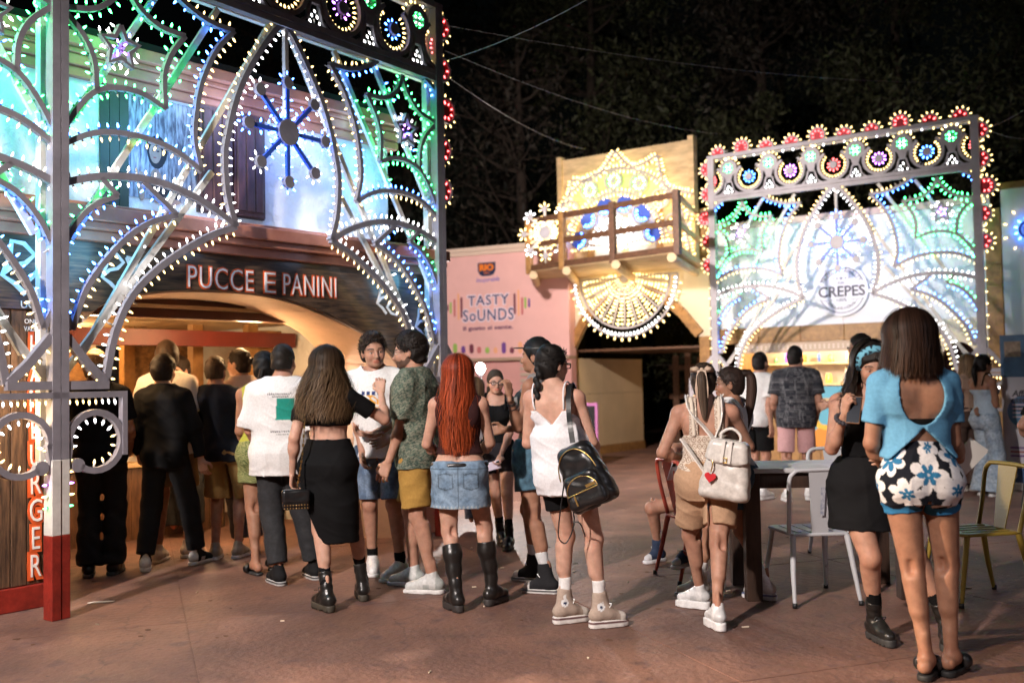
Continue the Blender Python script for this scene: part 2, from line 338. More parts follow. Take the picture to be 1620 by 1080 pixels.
def half_bay(root, bl, u0, hw, sg, sp):
    """curved strips of one half: sg=+1 right half, -1 mirrored"""
    for k, pts in HALF.items():
        path = [(u0+sg*s*hw, v) for s, v in curve(pts, 4 if len(pts) > 2 else 2)]
        wd = SW*(1.15 if k in 'ABC' else .9)
        MB().strip(path, wd, -.024, .016).build('curved_strip', M_strip, root)
        if sp < .0705 and len(path) > 5:
            cb = [(x+random.uniform(-.012, .012), .026+random.uniform(-.006, .012), z+random.uniform(-.014, .008)) for x, z in curve(path, 2)]; tag(MB().tube(cb, .0032, 4).build('bulb_cable', M_sw, root), kind='stuff')
        a, b = BC[k] if sg > 0 else BC[k][::-1]
        bl.along(path, a, 1, wd/2, sp, .0); bl.along(path, b, -1, wd/2, sp, .0)
    for (a, b) in (((.897, 1.669), (.025, 4.40)), ((.936, 3.197), (.58, 4.28)), ((.936, 2.429), (.317, 4.29)), ((.35, 3.04), (.967, 1.529))):
        MB().bar((u0+sg*a[0]*hw, .05, a[1]), (u0+sg*b[0]*hw, .05, b[1]), .045, .03, up=(0, 1, 0)).build('brace', M_white, root)
    # coloured bulbs along the braces, as on the real frame
    for (a, b, c) in (((.936, 3.25), (.60, 4.2), 'b'), ((.70, 3.07), (.40, 3.95), 'g'), ((.86, 1.75), (.30, 3.6), 'c')):
        for i in range(7):
            t = (i+.5)/7; bl.add((u0+sg*(a[0]+(b[0]-a[0])*t)*hw, .02, a[1]+(b[1]-a[1])*t), (sg*.5, -1, .3), c)
    # little five-pointed star
    c = (u0+sg*.765*hw, 3.76); pts = []
    for i in range(11): a = math.pi/2+math.pi*i/5; r = .15 if i % 2 == 0 else .075; pts.append((c[0]+r*math.cos(a), c[1]+r*math.sin(a)))
    MB().strip(pts, .03, -.026, .014).build('star_outline', M_strip, root)
    bl.along(pts[:-1], 'c', -1, .016, .055); bl.circle(c, .02, 'v', 5)
def post(root, u, top, lower=True):
    m = MB(); m.box(u-.055, u-.003, -.05, .03, 1.0, top); m.box(u+.003, u+.055, -.05, .03, 1.0, top); m.box(u-.05, u+.05, -.046, .026, 1.0, top-.002); m.build('upright', M_strip, root)
    b = MB(); b.box(u-.075, u-.01, .06, .12, .95, top); b.build('rear_upright', M_white, root)
    if lower:
        b = MB(); b.box(u-.062, u-.002, -.055, .045, .525, 1.0); b.box(u+.002, u+.060, -.05, .045, .525, 1.0); b.build('lower_upright', M_white, root, bevel=.004)
        b = MB(); b.box(u-.064, u-.002, -.056, .046, 0, .525); b.box(u+.002, u+.062, -.051, .046, 0, .523); b.build('painted_foot', M_red, root, bevel=.004)
def base(root, bl, u):
    m = MB(); m.box(u-.34, u+.34, -.045, .0, 1.44, 1.495)
    for sg in (-1, 1):
        m.strip([(u+sg*.32, 1.49), (u+sg*.20, 1.60), (u+sg*.05, 1.78)], .055, -.04, .01)
    m.build('base_rail', M_strip, root)
    fr = MB(); fr.box(u-.47, u+.47, -.05, .0, 1.385, 1.425); fr.box(u-.47, u-.435, -.05, 0, 1.0, 1.385); fr.box(u+.435, u+.47, -.05, 0, 1.0, 1.385)
    fr.build('base_box', M_strip, root)
    for sg in (-1, 1):
        c = (u+sg*.25, 1.10); sp_ = []
        for i in range(22): a = math.radians(190-15*i); r = .19; sp_.append((c[0]+sg*r*math.cos(a), c[1]+r*math.sin(a)))
        q = MB().strip(sp_, .04, -.045, .0); q.disc((sp_[-1][0]-sg*.02, sp_[-1][1]+.01), .045, -.045, 0, 14)
        q.strip([(u+sg*.03, .74), (u+sg*.045, .95), (u+sg*.07, 1.10)], .04, -.045, 0); q.build('scroll', M_strip, root)
        for i in range(12):
            a = math.radians(190-15*i*1.7); bl.add((c[0]+sg*.165*math.cos(a), -.01, c[1]+.165*math.sin(a)), (-sg*math.cos(a), -.15, -math.sin(a)), 'w' if i > 6 else 'c')
        for i in range(8): bl.add((u+sg*(.08+.045*i), -.01, 1.385), (random.uniform(-.1, .1), -.2, -1), 'w' if i < 5 else 'c')
        for i in range(5): bl.add((u+sg*(.29-.05*i), -.01, 1.52+.045*i), (-sg*.7, -.2, -.6), 'w')
        for i, c_ in enumerate('wwwvwg'): bl.add((u+sg*.06, -.01, 1.06-.072*i), (sg*1, -.1, 0), c_)
def header(root, bl, W, H0=4.36, H1=5.06):
    m = MB(); m.box(-.05, W+.05, -.045, .02, H0-.055, H0+.0); m.box(-.05, W+.05, -.047, .02, H0+.006, H0+.055); m.build('lower_beam', M_strip, root)
    m = MB(); m.box(-.06, W+.06, -.045, .02, H1-.045, H1+.015); m.build('upper_beam', M_strip, root)
    m = MB(); m.box(-.05, W+.05, .10, .15, H0-.03, H0+.03); m.box(-.05, W+.05, .10, .15, H1-.05, H1); m.build('rear_beam', M_white, root)
    st = .3385*W/2; cx = W/2
    for k in range(-3, 4):
        c = (cx+k*st, 4.655); a0, a1 = (-235, 55)
        if k == -3: a0, a1 = -90, 55
        if k == 3: a0, a1 = -235, -90
        if abs(k) == 3: c = (c[0]+(.02 if k > 0 else -.02)*-1, c[1])
        g = MB().ring(c, .205, .245, -.04, .0, 26, 0, a0, a1)
        if abs(k) < 3: g.disc(c, .058, -.04, -.01, 16)
        g.build('wheel', M_strip, root)
        bl.circle(c, .20, 'w', 20 if abs(k) < 3 else 9, 0, a0, a1, True)
        hc = {0: 'r', 1: 'v', 2: 'b', 3: 'r'}[abs(k)]
        bl.circle(c, .058, hc, 10 if abs(k) < 3 else 5, 0, *((0, 360) if abs(k) < 3 else (a0, a1)))
    for k in range(-3, 3):
        c = (cx+(k+.5)*st, 4.825); g = MB().ring(c, .075, .145, -.042, -.002, 22)
        g.prism([(c[0]-.075, c[1]-.11), (c[0]-.045, c[1]-.20), (c[0]-.045, c[1]-.23), (c[0]+.045, c[1]-.23), (c[0]+.045, c[1]-.20), (c[0]+.075, c[1]-.11)], -.04, 0)
        g.strip([(c[0]-.05, c[1]-.22), (c[0]-.085, c[1]-.36), (c[0]-.17, c[1]-.43)], .022, -.035, 0); g.strip([(c[0]+.05, c[1]-.22), (c[0]+.085, c[1]-.36), (c[0]+.17, c[1]-.43)], .022, -.035, 0)
        g.build('lobe', M_strip, root)
        d = MB().disc(c, .07, -.02, -.01, 14); d.build('green_disc', mat('green_panel', (.02, .35, .15), .4), root)
        bl.circle(c, .048, 'g', 8, -.03); bl.circle(c, .012, 'c', 4, -.03)
        bl.circle(c, .15, 'w', 9, 0, -10, 190)
        for (dx, dz) in ((0, -.27), (-.03, -.31), (.03, -.31), (-.06, -.36), (.0, -.36), (.06, -.36), (-.08, -.40), (.08, -.40), (-.03, -.40), (.03, -.40)): bl.add((c[0]+dx, -.01, c[1]+dz), (random.uniform(-.4, .4), -.5, -1), 'c')
    for i in range(int(W/.16)): bl.add((.1+i*.16, -.01, H1-.05), (0, -.2, -1), 'c' if i % 3 else 'w')
    scallops(root, bl, [(cx+(.089+.205*(k-1))*W/2, H1+.015, 0, k % 3 == 0) for k in range(-4, 6)])
M_redp = mat('red_panel', (.55, .03, .05), .4)
def scallops(root, bl, L):
    for (x, z, ang, bigone) in L:
        r = .105 if bigone else .10; off = .07 if bigone else .01; ca, sa = math.cos(ang), math.sin(ang)
        q = lambda a, b: (x+a*ca-b*sa, z+a*sa+b*ca)
        c = q(0, off); a0, a1 = (-40, 220) if bigone else (0, 180); an = math.degrees(ang)
        MB().prism([(c[0]+r*math.cos(math.radians(a0+(a1-a0)*i/14+an)), c[1]+r*math.sin(math.radians(a0+(a1-a0)*i/14+an))) for i in range(15)], -.02, 0).build('red_scallop', M_redp, root)
        MB().ring(c, r, r+.022, -.035, .005, 16, 0, a0+an, a1+an).build('scallop_rim', M_strip, root)
        bl.circle(c, r+.02, 'w', 9 if bigone else 6, 0, a0+an, a1+an)
        bl.circle(c, .045, 'r', 6 if bigone else 3, -.02, a0+an, a1+an)
def side_trim(root, bl, W, left=True, right=True):
    for sg, on, u in ((-1, left, 0), (1, right, W)):
        if not on: continue
        scallops(root, bl, [(u+sg*.055, v, -sg*math.pi/2, i % 3 == 2) for i, v in enumerate((4.86, 4.45, 4.06, 3.67, 3.28))])
        for i in range(11): bl.add((u+sg*.055, 0, 1.25+.165*i), (sg, -.2, 0), 'w')
        for v in (5.02, 4.70, 4.62, 4.28, 4.22, 3.88, 3.84, 3.50, 3.44): bl.add((u+sg*.055, 0, v), (sg, -.2, .1), 'w')
def flower(root, bl, c, ax='b', rod=None, mid=.105):
    MB().disc(c, mid, -.04, -.005, 22).build('flower_centre', M_strip, root)
    for k in range(8):
        a = math.pi/8*2*k+math.pi/2; d = (math.cos(a), math.sin(a)); e = (c[0]+.40*d[0], c[1]+.40*d[1])
        pts = [(c[0]+mid*d[0], c[1]+mid*d[1]), (c[0]+.36*d[0], c[1]+.36*d[1])]
        MB().strip(pts, .034, -.028, -.004).build('petal_arm', SK[ax], root)
        MB().disc(e, .05, -.04, -.005, 12).build('flower_disc', M_strip, root)
        bl.circle(e, .05, 'c' if k % 2 else ax, 5, -.01, math.degrees(a)-130, math.degrees(a)+130)
        for t in (.19, .27): 
            for s in (-1, 1): bl.add((c[0]+t*d[0]-s*.017*d[1], -.01, c[1]+t*d[1]+s*.017*d[0]), (-s*d[1], -.2, s*d[0]), ax)
    bl.circle(c, mid, ax, 20, -.01)
    for i in range(8): a = 2*math.pi*i/8+.2; bl.add((c[0]+.13*math.cos(a), .0, c[1]+.13*math.sin(a)), (math.cos(a), -.1, math.sin(a)), 'c')
    if rod: MB().bar((c[0], 0, c[1]+mid), (c[0], 0, rod), .035).build('hanger', M_white, root)
# left arch
A0 = G(90, 978); A1 = P(697, 600, A0[1]*1.49); PA = Plane(A0, A1); WL = PA.L
archL = empty('light_arch', (A0[0], A0[1], 0), PA.rot, 'near light arch with grey posts, its red and white painted foot beside the hamburger boards', 'light arch', 'festoon light arches')
bl = Bulbs()
post(archL, 0, 6.2); post(archL, WL, 5.07); base(archL, bl, 0); base(archL, bl, WL)
half_bay(archL, bl, WL/2, WL/2, -1, .070); half_bay(archL, bl, WL/2, WL/2, 1, .070); half_bay(archL, bl, -WL/2, WL/2, 1, .070)
header(archL, bl, WL); side_trim(archL, bl, WL, False, True); flower(archL, bl, (WL/2+.02, 3.46), 'b', 4.36)
MB().box(-WL, -.06, -.045, .02, 4.305, 4.41).build('lower_beam', M_strip, archL)
bl.build(archL, 300, .76)
# right arch (same paint, colour raised to stand in for light on its face)
M_strip = mat('strip_paint_lit', (.50, .48, .52), .5, var=.2, vscale=6)
B0, B1 = P(1134, 600, 16.3), P(1556, 590, 14.0); PB = Plane(B0, B1); WR = PB.L
archR = empty('light_arch', (B0[0], B0[1], 0), PB.rot, 'far light arch with red scalloped top framing the round pancake sign', 'light arch', 'festoon light arches')
bl = Bulbs()
post(archR, 0, 5.07); post(archR, WR, 5.07); base(archR, bl, 0); base(archR, bl, WR)
half_bay(archR, bl, WR/2, WR/2, -1, .072); half_bay(archR, bl, WR/2, WR/2, 1, .072); header(archR, bl, WR); side_trim(archR, bl, WR); flower(archR, bl, (WR/2+.02, 3.46), 'b', 4.36)
bl.build(archR, 0, .80, 1)

M_strip_near = MATS['strip_paint']
# the coloured wash of the frames: added unseen lamps behind each arch, boosting its coloured bulbs
for PL_, W_, k, of in ((PA, WL, 3.4, -.15), (PB, WR, .55, -.42)):
    for s_, v, c, e in ((.76, 3.85, (.10, 1, .42), 2.4), (.60, 3.2, (.16, .45, 1), 2.6), (.80, 2.4, (.16, .60, 1), 2.6), (.20, 3.6, (.42, .58, 1), 2.4), (.28, 2.7, (.50, .66, 1), 2.2), (.45, 3.75, (.3, .7, 1), 1.8)):
        for sg in (-1, 1): lamp('arch_fill_light', PL_.pt(W_/2+sg*s_*W_/2, v, of), e*k, c, .32)
for s_, v, c in ((.76, 3.8, (.10, 1, .42)), (.62, 3.35, (.16, .42, 1)), (.80, 2.4, (.16, .60, 1))): lamp('arch_fill_light', PA.pt(-WL/2+s_*WL/2, v, -.18), 9, c, .2)
lamp('arch_fill_light', PA.pt(-.22, 1.22, -.12), 4, (1, .68, .34), .05); lamp('arch_fill_light', PA.pt(-.16, 1.6, -.12), 3, (1, .68, .34), .05)  # added unseen warm lamps that brighten the hamburger boards
# ------------------------------------------------------------------ sandwich kiosk at the left
F0, F1 = P(73, 600, 6.75), P(697, 600, 9.75); PF = Plane(F0, F1)
kiosk = empty('sandwich_kiosk', (F0[0], F0[1], 0), PF.rot, 'white plastered food kiosk with red moulding and a dark sign over its wide arched opening', 'kiosk')
KT = lambda px, py, off=0: PF.lift(px, py, off)
XL, XR = -4.6, 3.87
def part(mb, name, m, par=kiosk, bevel=0): return mb.build(name, m, par, bevel=bevel)
XU = 3.20
b = MB(); b.box(XL, XU, 0, .35, 2.60, 3.62); part(b, 'upper_wall', M_plaster)
b = MB(); b.box(XU-.30, XU, .35, 3.6, 2.45, 3.62); b.box(XR-.3, XR, .5, 3.6, 0, 2.45); part(b, 'side_wall', M_plaster)
b = MB(); b.box(XL, XU+.02, -.02, 4.0, 3.92, 4.0); part(b, 'roof_slab', M_dark)
for i, (y0, z0, z1) in enumerate(((-.05, 3.62, 3.69), (-.08, 3.692, 3.77), (-.10, 3.772, 3.81), (-.16, 3.812, 3.90))):
    b = MB(); b.box(XL, XU+.10-.03*i, y0, .35, z0, z1); part(b, 'cornice_board', M_trim, bevel=.008)
for i, (y0, z0, z1) in enumerate(((-.10, 2.475, 2.545), (-.17, 2.547, 2.60), (-.21, 2.602, 2.70), (-.13, 2.702, 2.735))):
    b = MB(); b.box(XL, XR-.05, y0, .0, z0, z1); part(b, 'moulding_board', M_trim, bevel=.008)
# arch wall below the sign (thick, peach soffit)
op = [(.25, .0), (.25, 1.90), (.42, 2.04), (.76, 2.13), (1.27, 2.175), (1.81, 2.165), (2.33, 2.07), (2.76, 1.925), (3.10, 1.76), (3.28, 1.60), (3.33, 1.40), (3.33, 0)]
oc = curve(op[1:-1], 4)
b = MB()
for i in range(len(oc)-1):
    (x0, z0), (x1, z1) = oc[i], oc[i+1]
    for (y0, y1) in ((.0, .50),):
        b.add([(x0, y0, z0), (x1, y0, z1), (x1, y0, 2.6), (x0, y0, 2.6), (x0, y1, z0-.02), (x1, y1, z1-.02), (x1, y1, 2.6), (x0, y1, 2.6)], [(0, 1, 2, 3), (5, 4, 7, 6), (4, 5, 1, 0)], 0, False)
part(b, 'arch_wall', M_peach)
# right pier leans in under the arch, deeper inside
b = MB(); b.box(3.33, XR, 0, .5, 0, 2.6); part(b, 'right_pier', M_peach)
inner = curve([(2.0, 2.12), (2.53, 1.98), (2.80, 1.82), (2.93, 1.66), (2.96, 1.45), (2.96, 0)], 3); b = MB()
outer = curve([(2.05, 2.145), (2.76, 1.925), (3.10, 1.76), (3.28, 1.60), (3.33, 1.40), (3.33, 0)], 3)
for i in range(len(inner)-1):
    b.add([(outer[i][0], .01, outer[i][1]), (outer[i+1][0], .01, outer[i+1][1]), (inner[i+1][0], .62, inner[i+1][1]), (inner[i][0], .62, inner[i][1])], [(3, 2, 1, 0)], 0, False)
    b.add([(inner[i][0], .62, inner[i][1]), (inner[i+1][0], .62, inner[i+1][1]), (3.87, .62, inner[i+1][1]), (3.87, .62, max(inner[i][1], inner[i+1][1]+.01))], [(0, 1, 2, 3)], 0, False)
part(b, 'arch_splay', M_peach)
# sign band
b = MB(); sg_ = [(XL, 2.47), (XL, 1.98)]+[(.02, 1.98), (.25, 2.0)]+[(x, z+.015) for x, z in oc[5:]][:-4]+[(3.40, 1.56), (3.80, 1.50), (3.80, 2.47)]
xs = [XL, .0]+[x for x, z in oc[1:-3]]+[3.45, XR-.05]
def sz(x):
    if x < .3: return 1.98
    return float(np.interp(x, [q[0] for q in oc[1:-3]], [q[1]+.015 for q in oc[1:-3]]))
for i in range(len(xs)-1):
    x0, x1 = xs[i], xs[i+1]; z0, z1 = (sz(x0), sz(x1)) if x0 > .2 or x1 <= .0 else (1.98, sz(x1))
    b.add([(x0, -.04, z0), (x1, -.04, z1), (x1, -.04, 2.474), (x0, -.04, 2.474), (x0, -.001, z0), (x1, -.001, z1), (x1, -.001, 2.474), (x0, -.001, 2.474)], [(0, 1, 2, 3), (4, 5, 1, 0)], 0)
part(b, 'sign_band', mat('sign_print', (.14, .085, .05), .28, col2=(.022, .016, .014), vscale=4, stretch=(1.2, 5, 14), spec=.7))
M_lw = mat('letter_white', (.85, .80, .76), .5); M_lr = mat('letter_red', (.70, .11, .025), .5)
ks = tag(empty('shop_sign', (0, 0, 0)), None); ks.name = 'sign_lettering'; ks.parent = kiosk
for wd, p0, p1 in (('PUCCE', (292, 437), (395, 446)), ('E', (413, 447), (430, 449)), ('PANINI', (443, 450), (526, 458))):
    (a0, c0), (a1, c1) = KT(*p0), KT(*p1); x, h = (a0+a1)/2, .165
    text('letter_edge', wd, .255, M_lr, ks, (x, -.044, 2.282), ext=.003, off=.010, fit=(a1-a0+.022, h+.024), space=1.10)
    text('letter_face', wd, .255, M_lw, ks, (x, -.050, 2.282), ext=.003, off=-.003, fit=(a1-a0, h), space=1.10)
# interlaced star emblems
def emblem(cx, cz, r, m):
    b = MB(); f = lambda q: [(cx+r*x, cz+r*z) for x, z in q]
    b.strip(f([(-.55, .45), (-.50, .95), (-.10, .90), (.25, .55), (-.05, .25), (-.45, .15), (-.80, -.20), (-.40, -.45), (-.05, -.80)]), r*.16, -.048, -.041)
    b.strip(f([(-.55, .45), (-.80, -.20)]), r*.14, -.0475, -.041)
    b.strip(f([(.40, .80), (.85, .75), (.95, .30), (.60, .0), (.95, -.35), (.80, -.85), (.35, -.75), (.0, -.40), (.30, -.05), (.62, .30), (.40, .80)]), r*.16, -.0485, -.041)
    b.build('emblem', m, kiosk)
emblem(.50, 2.26, .155, M_lw); emblem(-.15, 2.235, .20, mat('emblem_pale', (.55, .70, .75), .5)); emblem(3.13, 2.20, .15, M_lw); emblem(3.62, 2.0, .15, M_lw)
text('sign_note', 'OK BO', .05, M_lw, kiosk, (.52, -.046, 2.065), ext=.002)
text('sign_note', 'UO', .07, M_lw, kiosk, (-.14, -.046, 2.01), ext=.002); text('sign_note', 'OS', .07, M_lw, kiosk, (.03, -.046, 2.01), ext=.002)
# left pier clad with vertical boards and the hamburger lettering
b = MB(); b.box(XL, .12, .03, .5, 0, 2.6); part(b, 'left_pier', M_dark)
x = -1.75
while x < .08:
    wd = random.uniform(.085, .12); x1 = min(x+wd, .12); b = MB(); b.box(x+.003, x1-.003, -.022+random.uniform(-.005, .003), .03, .16, 1.975); o = part(b, 'plank', M_plank, bevel=.003); x = x1
b = MB(); b.box(XL, .115, -.05, .03, 0, .155); part(b, 'red_plinth', M_red, bevel=.006)
hl = empty('hamburger_lettering'); hl.parent = kiosk
for i, ch in enumerate('HAMBURGER'):
    z = 1.735-i*.182
    text('letter_edge', ch, .215, M_lr, hl, (-.085, -.032, z), ext=.003, off=.022, sx=.62); text('letter_face', ch, .215, M_lw, hl, (-.085, -.038, z), ext=.003, off=-.001, sx=.62)
text('small_print', 'ONE ARTI', .045, M_lw, hl, (-.07, -.03, 1.90), ext=.002, sx=.9); text('small_print', 'VALENTINE', .045, M_lw, hl, (-.07, -.03, 1.85), ext=.002, sx=.8)
# inside of the kiosk
M_osb = mat('strand_board', (.40, .21, .075), .6, col2=(.16, .08, .03), vscale=16, stretch=(1, 1, 1.6), bump=.1)
for i in range(9):
    b = MB(); b.box(-.9, 3.5, .52+i*.34, .52+i*.34+.33, 2.08, 2.11); part(b, 'ceiling_plank', M_pale)
b = MB(); b.box(-1, 3.5, 3.55, 3.6, 0, 2.45); part(b, 'back_wall', M_osb)
b = MB(); b.box(-1, -.95, .5, 3.6, 0, 2.45); part(b, 'inner_side_wall', M_osb)
M_beam = mat('red_beam', (.12, .012, .007), .45, var=.3, vscale=4)
b = MB(); b.box(.0, 3.5, .56, .66, 2.005, 2.16); part(b, 'front_beam', mat('brown_beam', (.11, .035, .02), .5, var=.3))
b = MB(); b.box(-.9, 3.5, 1.75, 1.87, 1.835, 1.985); part(b, 'cross_beam', M_beam)
for (t, y) in ((2.62, 2.3), (3.05, 1.95), (1.35, 2.9), (2.2, 2.9)):
    b = MB(); b.box(t, t+.12, y, y+.10, 0, 2.08); part(b, 'post', M_oak)
b = MB(); b.box(3.1, 3.5, 1.99, 2.03, 0, 2.02); part(b, 'side_panel', M_oak)
b = MB(); b.box(2.15, 2.58, 3.46, 3.53, 1.05, 1.98); b.box(2.19, 2.54, 3.45, 3.46, 1.09, 1.90, 1); part(b, 'back_window', [mat('grey_frame', (.45, .40, .36), .5), mat('dark_glass', (.01, .015, .03), .1)])
M_tube = mat('lamp_tube', (1, .72, .40), .4, emit=14, ecol=(1, .60, .26))
for (t, y) in ((.75, .75), (2.2, .75), (1.6, 2.95), (.1, 2.7)):
    b = MB(); b.box(t-.35, t+.35, y-.04, y+.04, 2.055, 2.078); b.tube([(t-.33, y, 2.035), (t+.33, y, 2.035)], .018, 8, 1); part(b, 'ceiling_lamp', [M_sw, M_tube])
    q = PF.pt(t, 1.97, -y); lamp('kiosk_lamp_and_fill', q, 30 if y < 1 else 20, (1, .62, .30), .12)
# counter
kc = empty('food_counter', PF.pt(1.0, 0, -2.1), PF.rot, 'low timber food counter inside the kiosk, behind the queue', 'counter')
for i in range(22):
    b = MB(); b.box(-1.9+i*.17, -1.9+i*.17+.164, 0, .04, 0, .68); b.build('plank', mat('counter_timber', (.16, .075, .03), .5, col2=(.05, .02, .01), vscale=4, stretch=(5, 5, 1), bump=.2), kc)
b = MB(); b.box(-1.95, 1.95, -.05, .62, .685, .73); b.build('worktop', mat('worktop_wood', (.55, .36, .18), .45, var=.25, vscale=4), kc, bevel=.006)
b = MB(); b.box(-1.88, 1.88, .045, .6, 0, .68); b.build('carcass', M_dark, kc)
text('letter', 'P', .30, M_lw, kc, (1.02, -.004, .44), ext=.003, sx=.7); text('letter', 'E', .30, M_lw, kc, (1.32, -.004, .30), ext=.003, sx=.7); text('letter', 'I', .30, M_lw, kc, (1.50, -.004, .16), ext=.003, sx=.7)
M_foil = mat('tray_steel', (.7, .68, .62), .3, metal=1)
for k, (x, lab) in enumerate(((-.05, 'shallow steel tray on the kiosk counter beside the paper wraps'), (.85, 'shallow steel tray on the kiosk counter behind the dark shirts'))):
    tr = empty('food_tray', PF.pt(1.0+x, .731, -2.35), PF.rot, lab, 'tray', 'trays on the counter')
    b = MB(); b.box(-.20, .20, -.13, .13, 0, .008); b.box(-.20, .20, -.13, -.12, .008, .05); b.box(-.20, .20, .12, .13, .008, .05); b.box(-.20, -.19, -.12, .12, .008, .05); b.box(.19, .20, -.12, .12, .008, .05); b.build('tray_body', M_foil, tr)
    b = MB()
    for i in range(7): b.ball((random.uniform(-.14, .14), random.uniform(-.08, .08), .03), .035, 8, 5, 0, (1, .8, .6))
    tag(b.build('bread_pieces', mat('bread', (.5, .28, .10), .7, var=.4, vscale=30), tr), kind='stuff')
wrp = empty('paper_wraps', PF.pt(.70, .731, -2.22), PF.rot+.3, 'loose heap of white paper wraps on the left of the kiosk counter', 'paper')
for i in range(5):
    n = 6; V = []; 
    for a in range(n+1):
        for c in range(n+1): V.append(((a/n-.5)*.26, (c/n-.5)*.2, .01+.012*i+.03*math.sin(a*1.7+i)*math.cos(c*1.3+i*2)))
    me = np_mesh('paper_sheet', V, np.array([(a*(n+1)+c, (a+1)*(n+1)+c, (a+1)*(n+1)+c+1, a*(n+1)+c+1) for a in range(n) for c in range(n)]), mat('paper', (.8, .77, .7), .7)); o = link('paper_sheet', me, wrp, (random.uniform(-.08, .08), random.uniform(-.05, .05), 0)); o.rotation_euler.z = i*.7
# shutter and painted window on the upper wall
sh = empty('shutter', PF.pt(1.475, 2.79, 0), PF.rot, 'dark brown panelled wooden shutter on the upper white wall', 'shutter')
M_sh = mat('shutter_wood', (.13, .055, .05), .45, var=.5, vscale=5, stretch=(4, 4, 1), bump=.2)
b = MB(); b.box(-.31, .31, -.03, -.002, 0, .86); b.build('backing', mat('shutter_frame', (.06, .03, .03), .5), sh)
for sx in (-.155, .155):
    lf = MB().box(sx-.148, sx+.148, -.05, -.032, .01, .85).build('leaf', M_sh, sh, bevel=.003)
    for k in range(3): MB().box(sx-.125+k*.086, sx-.125+k*.086+.078, -.064, -.051, .05, .81).build('panel', M_sh, lf, bevel=.008)
mu = empty('painted_window', PF.pt(.80, 2.70, 0), PF.rot, 'painted picture of curtains and a dark haired woman on the upper wall', 'mural')
M_cur = mat('curtain_print', (.40, .42, .50), .8, col2=(.09, .09, .13), vscale=7, stretch=(6, 1, .9), thr=(.4, .6))
b = MB(); b.box(-.20, .37, -.006, -.001, .14, .90); b.build('curtain', M_cur, mu)
for k in range(3): MB().box(-.42+k*.075, -.42+k*.075+.07, -.012, -.001, .02, .92).build('shutter_board', mat('green_board', (.05, .075, .05), .6, var=.4), mu)
skm = mat('print_skin', (.42, .27, .22), .8, var=.3, vscale=20); hm = mat('print_dark', (.02, .02, .028), .8)
def ell(cx, cz, rx, rz, y, m, nm, n=18, wob=.06):
    MB().prism([(cx+rx*(1+wob*math.sin(3*a+cx*9))*math.cos(a), cz+rz*(1+wob*math.cos(2*a+cz*7))*math.sin(a)) for a in [2*math.pi*i/n for i in range(n)]], y, -.0062, m=0).build(nm, m, mu)
ell(.03, .50, .085, .12, -.008, hm, 'hair'); ell(.015, .49, .05, .075, -.010, skm, 'face'); ell(.02, .30, .045, .07, -.009, skm, 'neck'); ell(.08, .20, .13, .08, -.0095, hm, 'top'); ell(-.10, .23, .030, .11, -.0105, skm, 'arm'); ell(.10, .14, .12, .028, -.0115, skm, 'forearm')
ell(-.0, .505, .010, .006, -.0112, hm, 'eye'); ell(.035, .505, .010, .006, -.0113, hm, 'eye'); ell(.01, .455, .014, .005, -.0114, mat('print_lip', (.3, .08, .08), .8), 'mouth')

q = PF.pt(1.9, 1.62, -.30); lamp('kiosk_lamp_and_fill', PF.pt(2.0, 1.0, -1.25), 20, (1, .66, .36), .1)  # added lamp without a fixture, brightens the arch soffit
# ------------------------------------------------------------------ buildings at the back (plane of the far arch, x along it, y behind it)
def LB(q): q = np.array(q, float); r = q-PB.p; return (float(r @ PB.d), float(-(r @ PB.n)), float(q[2]))
def LP(px, py, off): t, z = PB.lift(px, py, -off); return t, z
M_board = mat('white_board', (.78, .79, .80), .75, var=.05, vscale=3, bump=.06, bscale=30)
M_cream = mat('cream_wall', (.74, .64, .46), .7, var=.12, vscale=2)
M_tan = mat('tan_panel', (.64, .49, .29), .6, var=.12, vscale=2)
back = lambda name, label, cat: empty(name, (B0[0], B0[1], 0), PB.rot, label, cat)
# pancake stall behind the far arch
st = back('pancake_stall', 'white boarded pancake stall behind the far arch, its lit shelves open to the square', 'stall')
Y0 = .95; tx0 = LP(1128, 420, Y0)[0]; tx1 = LP(1570, 420, Y0)[0]; zt = LP(1400, 332, Y0)[1]; zb = LP(1330, 512, Y0)[1]; zm = LP(1330, 538, Y0)[1]
ox0 = LP(1165, 600, Y0)[0]; ox1 = LP(1478, 600, Y0)[0]
n = 4
for i in range(n):
    a, c = tx0+(tx1-tx0)*i/n, tx0+(tx1-tx0)*(i+1)/n
    MB().box(a+.003, c-.003, Y0, Y0+.06, zb, zt-.06).build('wall_panel', M_board, st)
MB().box(tx0, tx1, Y0-.05, Y0+.3, zt-.058, zt+.0).box(tx0, tx1, Y0-.03, Y0+.3, zt+.003, zt+.05).build('top_moulding', mat('moulding_cream', (.62, .47, .42), .6), st)
k = 5
for i in range(k):
    a, c = tx0+.1+(ox1-tx0)*i/k, tx0+.1+(ox1-tx0)*(i+1)/k
    MB().box(a+.004, c-.004, Y0-.05, Y0+.06, zm, zb-.004).build('lintel_board', M_oak, st, bevel=.005)
MB().box(ox0, ox1, Y0-.02, Y0+.14, zm-.17, zm-.003).build('shutter_box', mat('shutter_box', (.50, .38, .27), .5), st)
hb = MB()
for i in range(40):
    for j in range(2): hb.box(ox0+.08+i*(ox1-ox0-.16)/40, ox0+.08+i*(ox1-ox0-.16)/40+.022, Y0-.024, Y0-.019, zm-.075-j*.04, zm-.055-j*.04)
tag(hb.build('vent_holes', mat('vent_pale', (.8, .7, .6), .4), st), kind='stuff')
zs = zm-.17
MB().box(ox0, ox1, Y0+1.1, Y0+1.15, 0, zs+.2).build('back_panel', mat('stall_back', (.64, .54, .40), .6, var=.2, vscale=3), st)
